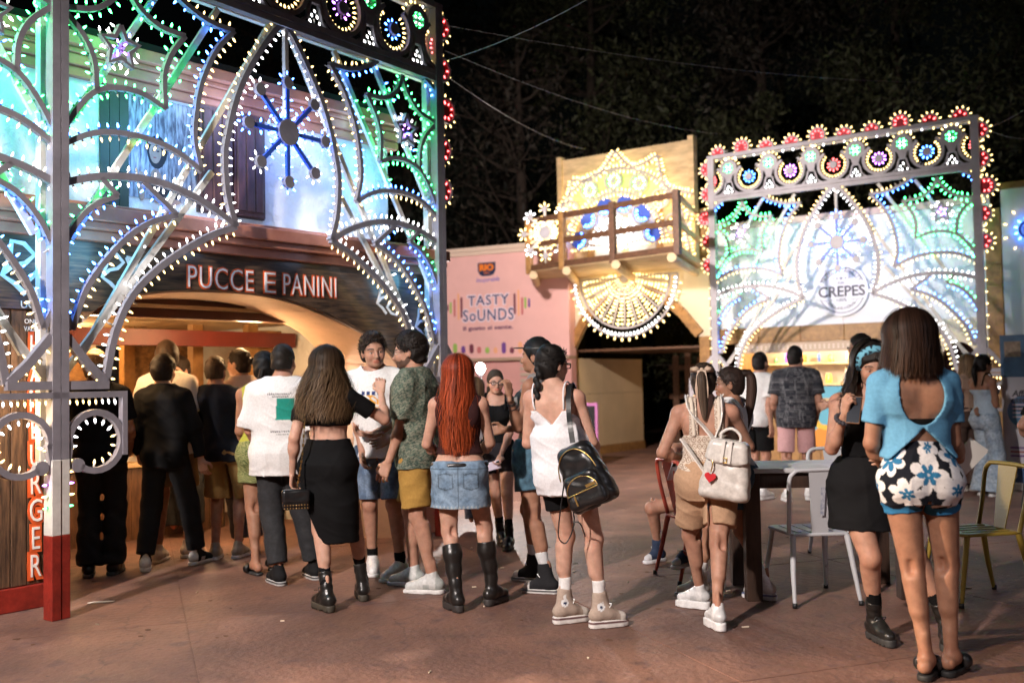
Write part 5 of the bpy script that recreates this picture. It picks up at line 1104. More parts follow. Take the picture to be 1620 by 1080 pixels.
        if kind in ('low', 'high', 'boot', 'tallboot'):
            bo = .006 if kind in ('boot', 'tallboot') else .0; pr = [(cone((0, -.045*S, z0+.03*S), (0, .05*S, z0+.035*S), (w_-.004+bo)*S, (w_-.002+bo)*S), .02), (cone((0, .05*S, z0+.03*S), (0, (L-.012)*S, z0+.008*S), (w_-.001)*S, (w_-.008+bo)*S), .03), (cone((0, -.012*S, z0+.03*S), (0, .015*S, z0+.07*S), .036*S, .033*S), .03)]
            top = {'low': .055, 'high': .105, 'boot': .15, 'tallboot': .34}[kind]; rr = {'low': .036, 'high': .042, 'boot': .046, 'tallboot': .058}[kind]; e = ankl+ax_*(top-.03)*S; base_ = np.array([0, -.022*S, z0+.03*S])
            if kind == 'tallboot':
                m0 = ankl+ax_*.14*S; mm = ankl+ax_*.25*S-np.array([0, .012*S, 0]); pr += [(cone(base_, ankl+ax_*.05*S, .042*S, .044*S), .02), (cone(ankl+ax_*.05*S, m0, .044*S, .052*S), .02), (cone(m0, mm, .052*S, .066*S), .03), (cone(mm, e+ax_*.06*S, .066*S, .064*S, (np.linalg.norm(e-mm))/np.linalg.norm(e+ax_*.06*S-mm)), .02)]
            else: pr += [(cone(base_, e+ax_*.03*S, (w_-.003)*S, rr*S, np.linalg.norm(e-base_)/np.linalg.norm(e+ax_*.03*S-base_)), .02)]
            if kind == 'high': pr.append((cone((0, .035*S, z0+.040*S), e+np.array([0, .006*S, 0]), .036*S, .038*S), .02))
        elif kind == 'slide':
            pr = [(cone((-.03*S, .075*S, z0+.02*S), (.03*S, .075*S, z0+.024*S), .042*S, .042*S), .02)]
        lo, hi = s.bounds(pr, .02); F = Fld(lo, hi, h)
        for p, k in pr: F.add(p, k*S)
        if kind == 'boot': F.warp(.0018, 60, i)
        F.clip(lambda X, Y, Z: z0*.75-Z)
        if kind == 'slide': F.clip(lambda X, Y, Z: -(np.sqrt(X**2*.9+(Z-z0-.002*S)**2*1.6)-.036*S)); F.clip(lambda X, Y, Z: np.abs(Y-.078*S)-.034*S)
        V, Q = F.net()
        def scol():
            C = np.array(sole, np.float32)[None].repeat(len(so_v), 0); z = so_v[:, 2]-f[2]
            if stripe: C[np.abs(z-sh*S*.72) < .0042] = stripe
            return C
        def ucol(V):
            C = np.array(upper, np.float32)[None].repeat(len(V), 0)
            if panel is not None: C[(V[:, 1] < -.035*S) | ((np.abs(V[:, 1]-.03*S) < .022*S) & (V[:, 2] < z0+.035*S))] = panel
            if patch: C[(np.abs(V[:, 0]) > .02*S) & (np.sqrt((V[:, 1]+.012*S)**2+(V[:, 2]-z0-.085*S)**2) < .024*S)] = (.7, .7, .7); C[(np.abs(V[:, 0]) > .02*S) & (np.sqrt((V[:, 1]+.012*S)**2+(V[:, 2]-z0-.085*S)**2) < .010*S)] = (.02, .03, .08)
            if toe is not None: C[V[:, 1] > (L-.035)*S] = toe
            return C
        o = link(name, np_mesh(name, tf(V), Q, m or M_leath, ucol(V)), s.root); link('sole', np_mesh('sole', so_v, so_q, M_rub, scol()), o)
        if kind in ('low', 'high', 'boot') and lace is not None and s.res < .0095:
            b = MB(); n = 5 if kind != 'low' else 4
            for j in range(n):
                t = j/(n-1); y = .085-.055*t if kind == 'low' else .085-.06*min(1, t*1.4); z = z0/S+.048+.018*t if kind == 'low' else z0/S+.045+.02*t+(.05*max(0, t-.4))
                for dx in (-1, 1): b.tube([(dx*.022*S, (y+.004)*S, (z-.006)*S), (0, (y+.007)*S, (z+.004)*S), (-dx*.020*S, (y-.007)*S, (z+.001)*S)], .0042*S, 5)
            for v_ in ((-.03, -.01), (.03, .0)): b.tube([(0, (y+.01)*S, (z+.003)*S), (v_[0]*S, (y+.035)*S, (z+.006)*S), (v_[0]*1.2*S, (y+.02+v_[1])*S, (z-.018)*S)], .0034*S, 5)
            vv = tf(np.array(b.v)); mb = MB(); mb.add(vv, b.f, 0, True); mb.build('laces', mat('lace_%d' % int(sum(lace)*100), lace, .8), o)
        return o
    def sock(s, i, col, top=.14):
        S = s.S; h, kn, a = s.leg[i]; u = (kn-a)/np.linalg.norm(kn-a); return s.garment('sock', M_cloth, col, [(cone(a-u*.03*S, a+u*top*S, .036*S, .0395*S, .999), .02)], None, .001)
    # ---- hair (strands are thin ribbons over a close cap)
    def hl(s, V): return np.asarray(V) @ s.Rh.T*s.hs+s.hp
    def hinv(s, V): return ((np.asarray(V)-s.hp) @ s.Rh)/s.hs
    def cap(s, col, t=.012, nape=-.02, bump=.004, front=.02, slope=.75, part=0, lum=40, extra=None, name='hair'):
        F = Fld((-.12, -.14, -.10), (.12, .14, .245), .005 if s.res < .0095 else .0065); F.add(ell_((0, -.012, .105), (.076+t, .096+t, .096+t)), .02); F.add(ell_((0, -.035, .05), (.064+t*.8, .066+t*.7, .09)), .03)
        for e in (extra or []): F.add(*e)
        if bump: F.warp(bump, lum, random.uniform(0, 9))
        F.clip(lambda X, Y, Z: np.maximum((Y-front-(Z-.06)*slope)*.8, nape-Z), .008)
        for sg in (-1, 1): F.add(ell_((sg*.085, -.004, .055), (.022, .024, .036)), .006, True)
        V, Q = F.net(); s.hairo = s.emit(name, s.hl(V), Q, M_hairb, col); return s.hairo
    def strands(s, n, col, length, az=(-115, 115), w_=.005, wave=.004, wf=30, flare=.0, off=.008, tip=None, jl=.08, rad=None, seed=0, top=(60, 86), part=.0, keep=0, back_off=.0, name='strands', thick=.02):
        """long hair: from the crown over the skull, then straight down to a height (local z, m)"""
        rs = np.random.RandomState(seed+5); V, Q, C = [], [], []; K = 15
        off0, wave0 = off, wave
        for i in range(n):
            fly = rs.uniform() < .07; off, wave = (off0+rs.uniform(.004, .016), wave0*2.6+.006) if fly else (off0, wave0)
            a = math.radians(rs.uniform(*az)); ly = rs.uniform(0, 1)*thick; e0 = math.radians(rs.uniform(*top)); dr = np.array([math.sin(a), -math.cos(a)]); pts = []
            rx, ry, rz = .078+off+ly, .099+off+ly, .098+off+ly*.5
            for e in np.linspace(e0, math.radians(-12), 8): pts.append(s.hl(np.array([[dr[0]*math.cos(e)*rx, -.012+dr[1]*math.cos(e)*ry, .105+math.sin(e)*rz]]))[0])
            z1 = length+rs.uniform(-jl, jl)*.8; p = pts[-1]; cen = s.hl(np.array([[0, -.012, .08]]))[0]; out = p-cen; out[2] = 0; out /= np.linalg.norm(out)+1e-9; ph = rs.uniform(0, 6.28)
            for j in range(1, K-7):
                t = j/(K-8); q = p.copy(); q[2] = p[2]+(z1-p[2])*t; q += out*(flare*t+back_off*math.sin(t*1.6))+np.array([math.sin(wf*q[2]+ph), math.cos(wf*q[2]*.9+ph), 0])*wave*min(1, t*2); pts.append(q)
            pts = np.array(pts); tg = np.gradient(pts, axis=0); tg /= np.linalg.norm(tg, axis=1)[:, None]+1e-9; nn = np.cross(tg, np.array([out[0], out[1], .25])); nn /= np.linalg.norm(nn, axis=1)[:, None]+1e-9; ww = w_*rs.uniform(.6, 1.3)*(.45 if fly else 1)*np.r_[np.ones(K-3), .8, .55, .15][:, None]
            b = len(V)*2*K if False else sum(len(v) for v in V); V.append(np.concatenate([pts-nn*ww/2, pts+nn*ww/2])); k = np.arange(K-1); Q.append(np.stack([k, k+1, k+1+K, k+K], 1)+b)
            tt = np.linspace(0, 1, K)[:, None]; c0 = np.array(col); c1 = np.array(tip) if tip is not None else c0; cc = (c0*(1-tt**1.5)+c1*tt**1.5)*rs.uniform(.75, 1.25); C.append(np.concatenate([cc, cc]))
        return link(name, np_mesh(name, np.concatenate(V), np.concatenate(Q), M_hair, np.concatenate(C)), s.hairo)
    def tail(s, pts, col, n=220, r=(.022, .032, .012), w_=.004, seed=0, tip=None, name='tail', wave=.0):
        """bundle of strands along a path in head units"""
        rs = np.random.RandomState(seed+3); pa = s.hl(np.array(pts, float)); K = 12; cu = np.array(curve([tuple(p) for p in pa], 6)); ii = np.linspace(0, len(cu)-1, K).astype(int); cu = cu[ii]; V, Q, C = [], [], []
        rr = np.interp(np.linspace(0, 1, K), [0, .5, 1], r)*s.hs; tg = np.gradient(cu, axis=0); tg /= np.linalg.norm(tg, axis=1)[:, None]; u = np.cross(tg, np.array([.3, 1, .1])); u /= np.linalg.norm(u, axis=1)[:, None]; v = np.cross(tg, u)
        for i in range(n):
            a = rs.uniform(0, 6.28); q = math.sqrt(rs.uniform(.15, 1)); L = rs.uniform(.8, 1.0); cc = cu+(u*math.cos(a)+v*math.sin(a))*(rr*q)[:, None]+np.array([wave, wave, 0])*np.sin(np.arange(K)*1.2+a)[:, None]
            if L < .99: cc = cu[0]+np.array([np.interp(np.linspace(0, L, K), np.linspace(0, 1, K), cc[:, d]-cu[0][d]) for d in range(3)]).T
            nn = -u*math.sin(a)+v*math.cos(a); ww = w_*s.hs*np.r_[np.ones(K-2), .7, .2][:, None]; b = i*2*K; V.append(np.concatenate([cc-nn*ww/2, cc+nn*ww/2])); k = np.arange(K-1); Q.append(np.stack([k, k+1, k+1+K, k+K], 1)+b)
            tt = np.linspace(0, 1, K)[:, None]; c0 = np.array(col); c1 = np.array(tip) if tip is not None else c0; cl = (c0*(1-tt)+c1*tt)*rs.uniform(.7, 1.3); C.append(np.concatenate([cl, cl]))
        return link(name, np_mesh(name, np.concatenate(V), np.concatenate(Q), M_hair, np.concatenate(C)), s.hairo)
    def tufts(s, n, col, L=.03, w_=.005, region=None, seed=0, curl=.4, t=.012, name='locks', up=.3):
        """short locks over the cap"""
        rs = np.random.RandomState(seed+9); V, Q, C = [], [], []; K = 5; m = 0
        while m < n:
            d = rs.normal(size=3); d /= np.linalg.norm(d); p = np.array([d[0]*(.076+t), -.012+d[1]*(.096+t), .105+d[2]*(.096+t)])
            if p[1] > .022+(p[2]-.06)*.75 or p[2] < .0 or (abs(p[0]) > .06 and p[2] < .085 and p[1] > -.035): continue
            if region and not region(p): continue
            fl = np.cross(d, rs.normal(size=3)); fl /= np.linalg.norm(fl); dd = d*up+fl*.6+np.array([0, .25, -.25]); pts = [p]
            for j in range(1, K): dd = dd+np.cross(dd, fl*curl*3)*.25-d*.12; dd /= np.linalg.norm(dd); pts.append(pts[-1]+dd*L*rs.uniform(.7, 1.2)/K)
            pts = s.hl(np.array(pts)); nn = np.cross(dd, d); nn = (nn/(np.linalg.norm(nn)+1e-9)) @ s.Rh.T; ww = w_*s.hs*np.array([1, 1, .9, .6, .15])[:, None]; V.append(np.concatenate([pts-nn*ww/2, pts+nn*ww/2])); k = np.arange(K-1); Q.append(np.stack([k, k+1, k+1+K, k+K], 1)+m*2*K)
            C.append(np.array(col)[None].repeat(2*K, 0)*rs.uniform(.6, 1.5)); m += 1
        return link(name, np_mesh(name, np.concatenate(V), np.concatenate(Q), M_hair, np.concatenate(C)), s.hairo)
    def glasses(s, col=(.01, .01, .012), thin=.0025, round_=False, r=.023):
        b = MB(); ln = MB()
        for sg in (-1, 1):
            n = 16; pts = []
            for i in range(n+1):
                a = 2*math.pi*i/n; x, z = math.cos(a), math.sin(a)
                if not round_: x, z = np.sign(x)*abs(x)**.6, np.sign(z)*abs(z)**.7*.8
                pts.append((sg*.033+x*r, .113-.004*abs(x), .073+z*r*.9))
            b.tube(pts, thin, 6, 0, False); ln.add(pts[:-1], [tuple(range(n))])
            b.tube([(sg*(.033+r), .110, .078), (sg*.078, .06, .080), (sg*.082, -.005, .080), (sg*.080, -.022, .068)], thin, 6)
        b.tube([(-.011, .114, .076), (0, .118, .079), (.011, .114, .076)], thin, 6)
        v = s.hl(np.array(b.v)); o = MB().add(v, b.f, 0, True).build('glasses', mat('frame_%d' % int(sum(col)*999), col, .25), s.root); v = s.hl(np.array(ln.v)); MB().add(v, ln.f, 0).build('lens', M_lens, o); return o
# ------------------------------------------------------------------ the crowd
BLK = (.0045, .0045, .005); WHT = (.72, .71, .70); HB = (.022, .014, .010); HD = (.010, .008, .007)
QG, RG, TG = 'people queueing at the sandwich kiosk', 'people waiting in the middle of the square', 'people by the pancake stall'
def strap(s, pts, r, col, name='strap', m=None, flat=1):
    q = [s.fw(np.array(p)*s.S) for p in pts]; cu = curve([tuple(p) for p in q], 4); b = MB().tube(cu, r*s.S, 6); me = b.mesh(name, m or M_cloth)
    a = me.color_attributes.new('Col', 'FLOAT_COLOR', 'POINT'); a.data.foreach_set('color', np.tile((*col, 1), len(b.v)).ravel()); return link(name, me, s.root)
def straps(s, col, x=.1, r=.006, low=1.27):
    for sg in (-1, 1):
        strap(s, [(sg*x, .115, 1.31), (sg*x, .085, 1.38), (sg*x, .035, 1.45), (sg*x, -.016, 1.468), (sg*x, -.065, 1.448), (sg*x*.98, -.102, 1.40), (sg*x*.95, -.117, 1.33), (sg*x*.9, -.113, low)], r, col)
def lumps(x, y, z, f, sd=0): return np.sin(x*f+sd+1.5*np.sin(z*f*.7+y*f*.5))*np.sin(z*f*1.1+sd*2+1.3*np.sin(x*f*.8+y*f))
def mix(m, a, b): m = np.asarray(m, float)[..., None]; return np.array(a)*(1-m)+np.array(b)*m
def short_hair(s, col, t=.012, n=500, L=.022, curl=.3, nape=-.005, front=.02, up=.3, w_=.005): s.cap(col, t, nape, .003, front); s.tufts(n, col, L, w_, None, int(s.H*1000), curl, t, up=up)
both = lambda s, f: (f(0), f(1))
# --- far left, mostly behind the arch post
p = Man('person in black t-shirt and wide black trousers right behind the arch post, one arm up', 150, 556, 12, [(140, 912), (180, 908)], 'm', 'tan', arms={'L': {'e': (118, 668, .1), 'h': (138, 612, .25), 'curl': .6}, 'R': {'h': (.03, .25, -.42)}}, group=QG, res=.011)
p.body(); p.tee(BLK, .84, .018, .03, .7, .03); p.trousers((.016, .015, .014), 1.0, .012, .016, .06, m=M_cloth, flare=.022, wr=.005); short_hair(p, (.35, .24, .12), .014, 500)
for i in (0, 1): p.shoe(i, 'low', BLK, (.05, .05, .05))
p = Man('tall man in loose white shirt standing at the counter ahead of the black sweater', 262, 541, -8, [(250, 889), (298, 880)], 'm', 'mid', head=(35, 8, 0), group=QG, res=.011, build=1.0)
p.body(); p.tee((.70, .66, .60), .82, .022, .04, .8, .03, name='shirt'); p.shorts((.22, .16, .10), .90, .55); short_hair(p, (.05, .03, .02), .014, 450)
for i in (0, 1): p.shoe(i, 'low', (.62, .58, .55), (.75, .73, .70))
p = Man('man in black long sleeved sweater and black trousers seen from behind, white soled sneakers', 258, 560, -6, [(230, 902), (311, 892)], 'm', 'mid', toe=(25, -15), arms={'L': {'e': (214, 690, -.05), 'h': (222, 738, .22)}, 'R': {'e': (308, 680, 0), 'h': (321, 742, .03), 'palm': (0, 1, 0)}}, hip=262, group=QG, res=.009, build=.97)
p.body(); p.tee(BLK, .80, .014, .014, 1.88, .022, name='sweater', neck=.05); p.trousers((.013, .013, .014), .90, .012, .02, .10, m=M_cloth); short_hair(p, (.018, .012, .009), .016, 900, .03, .6)
for i in (0, 1): p.shoe(i, 'low', (.02, .02, .02), (.75, .73, .70), m=M_cloth, panel=(.65, .63, .6))
# the two cooks
p = Man('dark haired cook in white behind the counter, face lit red', 285, 566, 150, [(275, 850), (295, 850)], 'm', 'fair', head=(10, 10, 0), group='cooks in the kiosk', res=.011); p.body(); p.tee(WHT, .8); p.trousers(BLK); short_hair(p, HB, .018, 400, .03, .6)
p = Man('bald cook in white bending over behind the counter', 305, 592, 165, [(296, 845), (314, 845)], 'm', 'fair', head=(0, 25, 0), group='cooks in the kiosk', res=.011); p.body(); p.tee(WHT, .8); p.trousers(BLK)
p = Man('man in dark navy t-shirt and tan knee shorts waiting with back turned', 338, 565, -2, [(341, 884), (377, 882)], 'm', 'mid', arms={'L': {'h': (-.03, .22, -.40)}, 'R': {'h': (.02, .20, -.42)}}, group=QG, res=.0095, build=.99)
p.body(); p.tee((.016, .018, .024), .82, .014, .012, .72, .03); p.shorts((.30, .19, .07), .90, .50, .016, .035); short_hair(p, (.06, .035, .018), .008, 700, .014, .2, nape=.012)
for i in (0, 1): p.shoe(i, 'low', (.35, .30, .24), (.70, .70, .72))
p = Man('person with dark hair in a small bun and pale top looking left in the queue', 376, 552, 62, [(380, 872), (402, 872)], 'f', 'mid', group=QG, res=.0095, head=(8, 4, 0), build=1.1)
p.body(); p.tee((.66, .56, .50), .80, .018, .03, .6, .025); p.trousers((.05, .05, .07), 1.0); p.cap(HB, .010, -.01, .003, extra=[(ell_((0, -.125, .085), (.030, .030, .032)), .01)]); p.tufts(500, HB, .03, .005, None, 3, .3)
p = Man('woman with black head scarf, low braid and green diamond patterned shorts', 418, 556, 8, [(405, 908), (432, 900)], 'f', 'tan', arms={'L': {'e': (380, 672, -.02), 'h': (396, 712, .2)}, 'R': {'h': (0, .2, -.4)}}, group=QG, res=.009, build=1.04, toe=(30, 0), sole=.02)
p.body(bare_feet=(1, 1)); p.tee((.34, .34, .05), .93, .010, 0, .0, neck=.085, name='tank_top')
p.shorts(lambda x, y, z: mix((np.abs(((np.arctan2(x, -y)*.17/.05) % 1)-.5)+np.abs(((z/.075) % 1)-.5)) % .25 > .125, (.07, .095, .03), (.30, .30, .13)), 1.0, .68, .02, .03)
p.cap(BLK, .014, -.01, .003); p.tufts(200, HD, .03); p.tail([(0, -.11, .06), (-.02, -.125, -.02), (-.06, -.12, -.09), (-.07, -.10, -.14)], HD, 140, (.028, .022, .01))
for i in (0, 1): p.shoe(i, 'slide', BLK, (.03, .03, .03))
# --- white t-shirt with teal square
def teeprint(x, y, z):
    c = mix((np.abs(x-.075) < .062) & (np.abs(z-1.235) < .078) & (y < 0), WHT, (.02, .26, .20)); t = (y < 0) & (((np.abs(z-1.345) < .006) & (np.abs(x-.03) < .085)) | ((np.abs(z-1.325) < .005) & (np.abs(x-.035) < .06)) | ((np.abs(z-1.075) < .006) & (np.abs(x-.05) < .075)) | ((np.abs(z-1.055) < .004) & (np.abs(x-.06) < .05))) & (np.sin(x*420+z*200) > -.3); return np.where(t[:, None], (.10, .10, .11), c)
p = Man('young man in oversized white t-shirt with a teal square on the back and black jeans', 449, 543, -4, [(441, 924), (497, 915)], 'm', 'mid', toe=(38, 35), head=(-6, 0, 0), arms={'L': {'h': (-.03, .20, -.43)}, 'R': {'h': (.02, .26, -.38)}}, hip=441, group=QG, res=.008)
p.body(); p.tee(teeprint, .76, .024, .05, .95, .045, res=.006, wr=.004, wf=19); p.trousers((.018, .019, .022), .90, .012, .02, .12); short_hair(p, (.018, .014, .011), .005, 900, .010, .2, nape=.02)
for i in (0, 1): p.shoe(i, 'low', (.012, .012, .013), (.55, .55, .55), m=M_cloth, lace=(.06, .06, .06), stripe=(.02, .02, .02))
# --- long haired woman in black
p = Man('woman in black crop top and long slit skirt, long brown hair, one hand raised', 517, 546, -14, [(517, 966), (574, 948)], 'f', 'fair', toe=(52, 30), sole=.045, arms={'L': {'e': (464, 700, -.08), 'h': (462, 765, .02), 'palm': (1, 0, 0)}, 'R': {'e': (606, 662, .05), 'h': (603, 622, .22), 'curl': .55, 'palm': (-.3, 1, 0), 'dir': (-.1, .1, 1)}}, head=(-22, 4, 0), hip=520, group=RG, res=.008, build=1.06)
p.body(); p.tee(BLK, 1.185, .012, .0, .60, .018, name='crop_top', neck=.07); p.skirt(BLK, 1.085, .40, (.17, .125), .012, 'long_skirt', mid=(.60, .175, .13, -.01), extra=[lambda x, y, z: .40+np.maximum(0, -x-.01)*2.3-z])
hc, ht = (.016, .010, .007), (.12, .072, .036); p.cap(hc, .016, -.06, .004); p.strands(2300, hc, p.hp[2]-.225*p.S, (-125, 125), .0045, .018, 20, .035, .010, ht, .10, seed=1, back_off=.05, thick=.030)
for i in (0, 1): p.shoe(i, 'boot', (.014, .013, .012), (.05, .042, .03), lace=(.03, .03, .03)); p.sock(i, BLK, .17)
PBLONDE = p
# --- man facing the camera
def sunprint(x, y, z):
    m = (y > 0); a = (np.sqrt((x-.0)**2+((z-1.20)*1.2)**2) < .075) & (lumps(x, y*0, z, 90) > -.2); b = (np.abs(z-1.275) < .016) & (np.abs(x+.01) < .075) & (np.sin(x*160) > -.4); return np.where((m & b)[:, None], (.03, .05, .16), np.where((m & a)[:, None], (.75, .36, .05), np.array(WHT)[None].repeat(len(x), 0)))
p = Man('young man facing the camera in white t-shirt with orange print and ripped denim shorts', 590, 528, 168, [(590, 905), (634, 914)], 'm', 'mid', toe=(-25, 20), head=(32, 6, 6), arms={'R': {'e': (566, 660, 0), 'h': (573, 715, -.1)}, 'L': {'e': (641, 684, -.08), 'h': (575, 694, -.20), 'dir': (.9, .35, .1), 'palm': (-.1, .3, 1), 'curl': .4}}, hip=602, group=RG, res=.008)
p.body(face={'brow': (.012, .009, .008)}); p.tee(sunprint, .82, .018, .03, .72, .035, res=.007, wr=.0035)
dn = lambda x, y, z: mix(np.clip(.5+.5*lumps(x, y, z, 22)+.6*(np.abs(x) < .10), 0, 1)*.8, (.045, .085, .16), (.20, .28, .40)); p.shorts(lambda x, y, z: np.where(((np.abs(x+.10) < .028) & (np.abs(z-.80) < .012) & (y > 0))[:, None], (.6, .6, .6), dn(x, y, z)), .90, .52, .014, .03, m=M_denim)
p.cap(HB, .014, 0, .005, .018, .72); p.tufts(1300, HB, .034, .006, None, 4, .5, .015, up=.45)
for i in (0, 1): p.shoe(i, 'low', (.74, .73, .72), (.76, .75, .73), panel=(.60, .60, .60), lace=(.5, .5, .5)); p.sock(i, BLK, .075)
# --- bearded man in profile
def leafy(x, y, z): a = lumps(x, y, z, 175, 1); b = lumps(x+y, y-x, z, 230, 3); return np.where((a > .28)[:, None], (.20, .21, .16), np.where((b > .35)[:, None], (.035, .055, .05), np.where((a < -.35)[:, None], (.09, .13, .10), np.array((.13, .15, .11))[None].repeat(len(x), 0))))
p = Man('bearded man with thin glasses in green patterned shirt and mustard shorts, in profile', 648, 527, 74, [(655, 926), (684, 938)], 'm', 'mid', toe=(2, -4), head=(8, 6, 0), arms={'L': {'e': (633, 690, -.16), 'h': (612, 738, -.20), 'palm': (1, 0, 0)}, 'R': {'h': (.0, .26, -.38)}}, hip=657, group=RG, res=.008)
p.body(face={'beard': 1, 'brow': (.012, .009, .008)}); p.tee(leafy, .80, .020, .04, .80, .035, name='shirt', neck=.058, res=.006, wr=.0035); p.shorts((.38, .22, .055), .90, .54, .018, .03); p.cap((.014, .010, .008), .018, -.01, .005, .012, .75); p.tufts(1700, (.016, .011, .009), .034, .006, None, 8, .9, .018, up=.55); p.glasses((.05, .045, .04), .0014, True)
for i in (0, 1): p.shoe(i, 'low', (.58, .58, .56), (.72, .70, .68), panel=(.40, .42, .40), lace=(.45, .45, .42))
p.garment('collar', M_cloth, leafy, [(cone(p.nb-np.array([0, .0, .02*p.S]), p.nb+np.array([0, -.005, .035*p.S]), .066*p.S, .060*p.S, .99), .02)], None, 0)
# --- red haired woman
p = Man('woman with very long red hair, denim mini skirt and black knee boots', 724, 563, -2, [(722, 966), (779, 956)], 'f', 'fair', toe=(30, -32), sole=.05, arms={'L': {'e': (676, 700, .04), 'h': (702, 726, .26)}, 'R': {'e': (774, 694, .04), 'h': (754, 722, .26)}}, hip=727, group=RG, res=.008, build=1.03)
p.body(); p.tee((.035, .012, .012), 1.03, .010, 0, 0, neck=.075, name='sleeveless_top', extra=[lambda x, y, z: np.abs(x)-.168])
def dskirt(x, y, z):
    c = mix(np.clip(.5+.4*lumps(x, y, z, 30), 0, 1), (.13, .21, .31), (.27, .38, .50)); bk = y < 0; pk = np.minimum(np.abs(np.abs(x)-.088)-.05, 99); edge = bk & (z > .80) & (z < .90) & (np.abs(np.abs(np.abs(x)-.088)-.05) < .005) | bk & (np.abs(z-.90+.25*np.abs(np.abs(x)-.088)) < .005) & (np.abs(np.abs(x)-.088) < .05) | bk & (np.abs(z-.80-.3*np.abs(np.abs(x)-.088)+.015) < .005) & (np.abs(np.abs(x)-.088) < .05); c = np.where((edge | (bk & (np.abs(x) < .003)) | (np.abs(z-.93) < .004))[:, None], c*.45, c); return np.where((z < .665+.012*np.sin(x*230))[:, None], (.42, .48, .52), c)
p.skirt(dskirt, .965, .655, (.192, .145), .012, 'denim_skirt', m=M_denim, res=.006); p.garment('belt', M_leath, (.012, .010, .010), [(p.loft(TORSO['f'], .031*p.S, .940, .968), .01)], None, 0)
hr, h2 = (.19, .026, .009), (.34, .062, .018); p.cap((.20, .032, .010), .016, -.08, .004); p.strands(2500, hr, p.hp[2]-.385*p.S, (-102, 102), .0046, .013, 14, -.045, .012, h2, .13, seed=2, back_off=.045, thick=.030)
for i in (0, 1): p.shoe(i, 'tallboot', (.014, .012, .011), (.035, .03, .028), sh=.05, lace=None)
# --- glasses woman facing the camera
p = Man('woman with black glasses facing the camera in black tank top and shorts, ankle boots', 783, 583, 176, [(793, 861), (806, 868)], 'f', 'fair', toe=(-8, 14), sole=.03, head=(14, 3, 0), arms={'L': {'e': (806, 690, -.05), 'h': (789, 728, -.16), 'palm': (0, .2, 1)}, 'R': {'h': (.02, .25, -.36)}}, hip=787, group=RG, res=.0085)
p.body(face={'brow': (.03, .02, .015)}); p.tee(BLK, 1.0, .008, 0, 0, neck=.095, name='tank_top', nz=1.40, extra=[lambda x, y, z: np.abs(x)-.135]); straps(p, BLK, .1, .012); p.shorts((.02, .018, .022), 1.02, .70, .010, .02)
p.cap((.05, .035, .025), .008, -.01, .002); p.tail([(0, -.10, .11), (.03, -.135, .05), (.05, -.12, -.05), (.06, -.09, -.12)], (.05, .035, .025), 160); p.glasses((.012, .011, .012), .0032, False)
for i in (0, 1): p.shoe(i, 'boot', BLK, (.02, .02, .02), lace=None); p.sock(i, BLK, .17)
PGLASS = p
# --- black cap and raised hand, half hidden behind the braid
p = Man('person with black cap and raised braceleted hand, half hidden behind the braid', 853, 533, 66, [(846, 919), (866, 938)], 'f', 'tan', toe=(4, 0), sole=.03, arms={'L': {'e': (816, 690, -.15), 'h': (807, 632, -.24), 'dir': (.15, .15, 1), 'palm': (.2, .6, 0), 'curl': .5}, 'R': {'h': (-.08, .30, -.30)}}, hip=836, group=RG, res=.0085, lean=(0, 0))
p.body(); p.tee((.22, .20, .19), 1.06, .010, 0, 0, neck=.08, name='tank_top', extra=[lambda x, y, z: np.abs(x)-.14]); p.shorts(lambda x, y, z: mix(np.clip(.5+.5*lumps(x, y, z, 35), 0, 1), (.04, .10, .15), (.09, .20, .28)), 1.0, .66, .014, .03, m=M_denim)
p.cap(BLK, .016, .0, .002, .03, .7); p.tufts(300, HD, .03); v = MB().lathe([(.098, .0), (.104, .012), (.098, .03)], n=16); vv = p.hl(np.array([(x*.9, y*1.05-.012, z+.115) for x, y, z in v.v])); MB().add(vv, v.f, 0, True).build('cap_band', M_black, p.hairo)
b = MB().prism([(x*.078, .085+.085*math.sqrt(max(0, 1-x*x))) for x in np.linspace(-1, 1, 13)]+[(.075, .07), (-.075, .07)], .135, .142, ax='z'); MB().add(p.hl(np.array(b.v)), b.f).build('cap_peak', M_black, p.hairo)
e, w_ = p.arm[0][1], p.arm[0][2]; b = MB()
for t in (.60, .72, .76, .88, .93): c = e+(w_-e)*t; u = (w_-e)/np.linalg.norm(w_-e); x = np.cross(u, (0, 1, .2)); x /= np.linalg.norm(x); y = np.cross(u, x); b.tube([c+(x*math.cos(a)+y*math.sin(a))*(.033-.008*t) for a in np.linspace(0, 6.2832, 13)], .0035, 5, 0, False)
tag(b.build('bracelets', M_black, p.root), kind='stuff')
for i in (0, 1): p.shoe(i, 'high', (.02, .02, .022), (.74, .72, .70), m=M_cloth, toe=(.70, .68, .65), stripe=(.03, .03, .03)); p.sock(i, (.6, .6, .6), .16)
# --- woman with the braid
p = Man('woman with thick dark braid in white camisole and black shorts, beige high tops', 868, 545, -24, [(893, 985), (951, 992)], 'f', 'fair', toe=(-42, -48), sole=.045, head=(-28, 2, 0), arms={'R': {'e': (937, 700, -.05), 'h': (950, 735, .22)}, 'L': {'e': (835, 700, .10), 'h': (850, 650, .30)}}, hip=892, group=RG, res=.0075, build=1.0)
p.body(); p.tee((.74, .73, .75), .77, .016, .02, 0, box=(.172, .128), neck=0, name='camisole', res=.007, wr=.004, wf=16, extra=[lambda x, y, z: z-(np.where(y < 0, 1.20+np.abs(x)*1.05, 1.30+.0*x)), lambda x, y, z: np.maximum(z-1.29, np.abs(x)-.128-np.maximum(0, 1.27-z)*1.2)]); straps(p, (.74, .73, .75), .105, .0055, 1.30)
p.shorts(BLK, .90, .68, .010, .014); p.cap(HD, .012, -.02, .004); p.tufts(500, HD, .05, .005, None, 5, .2); zz = []
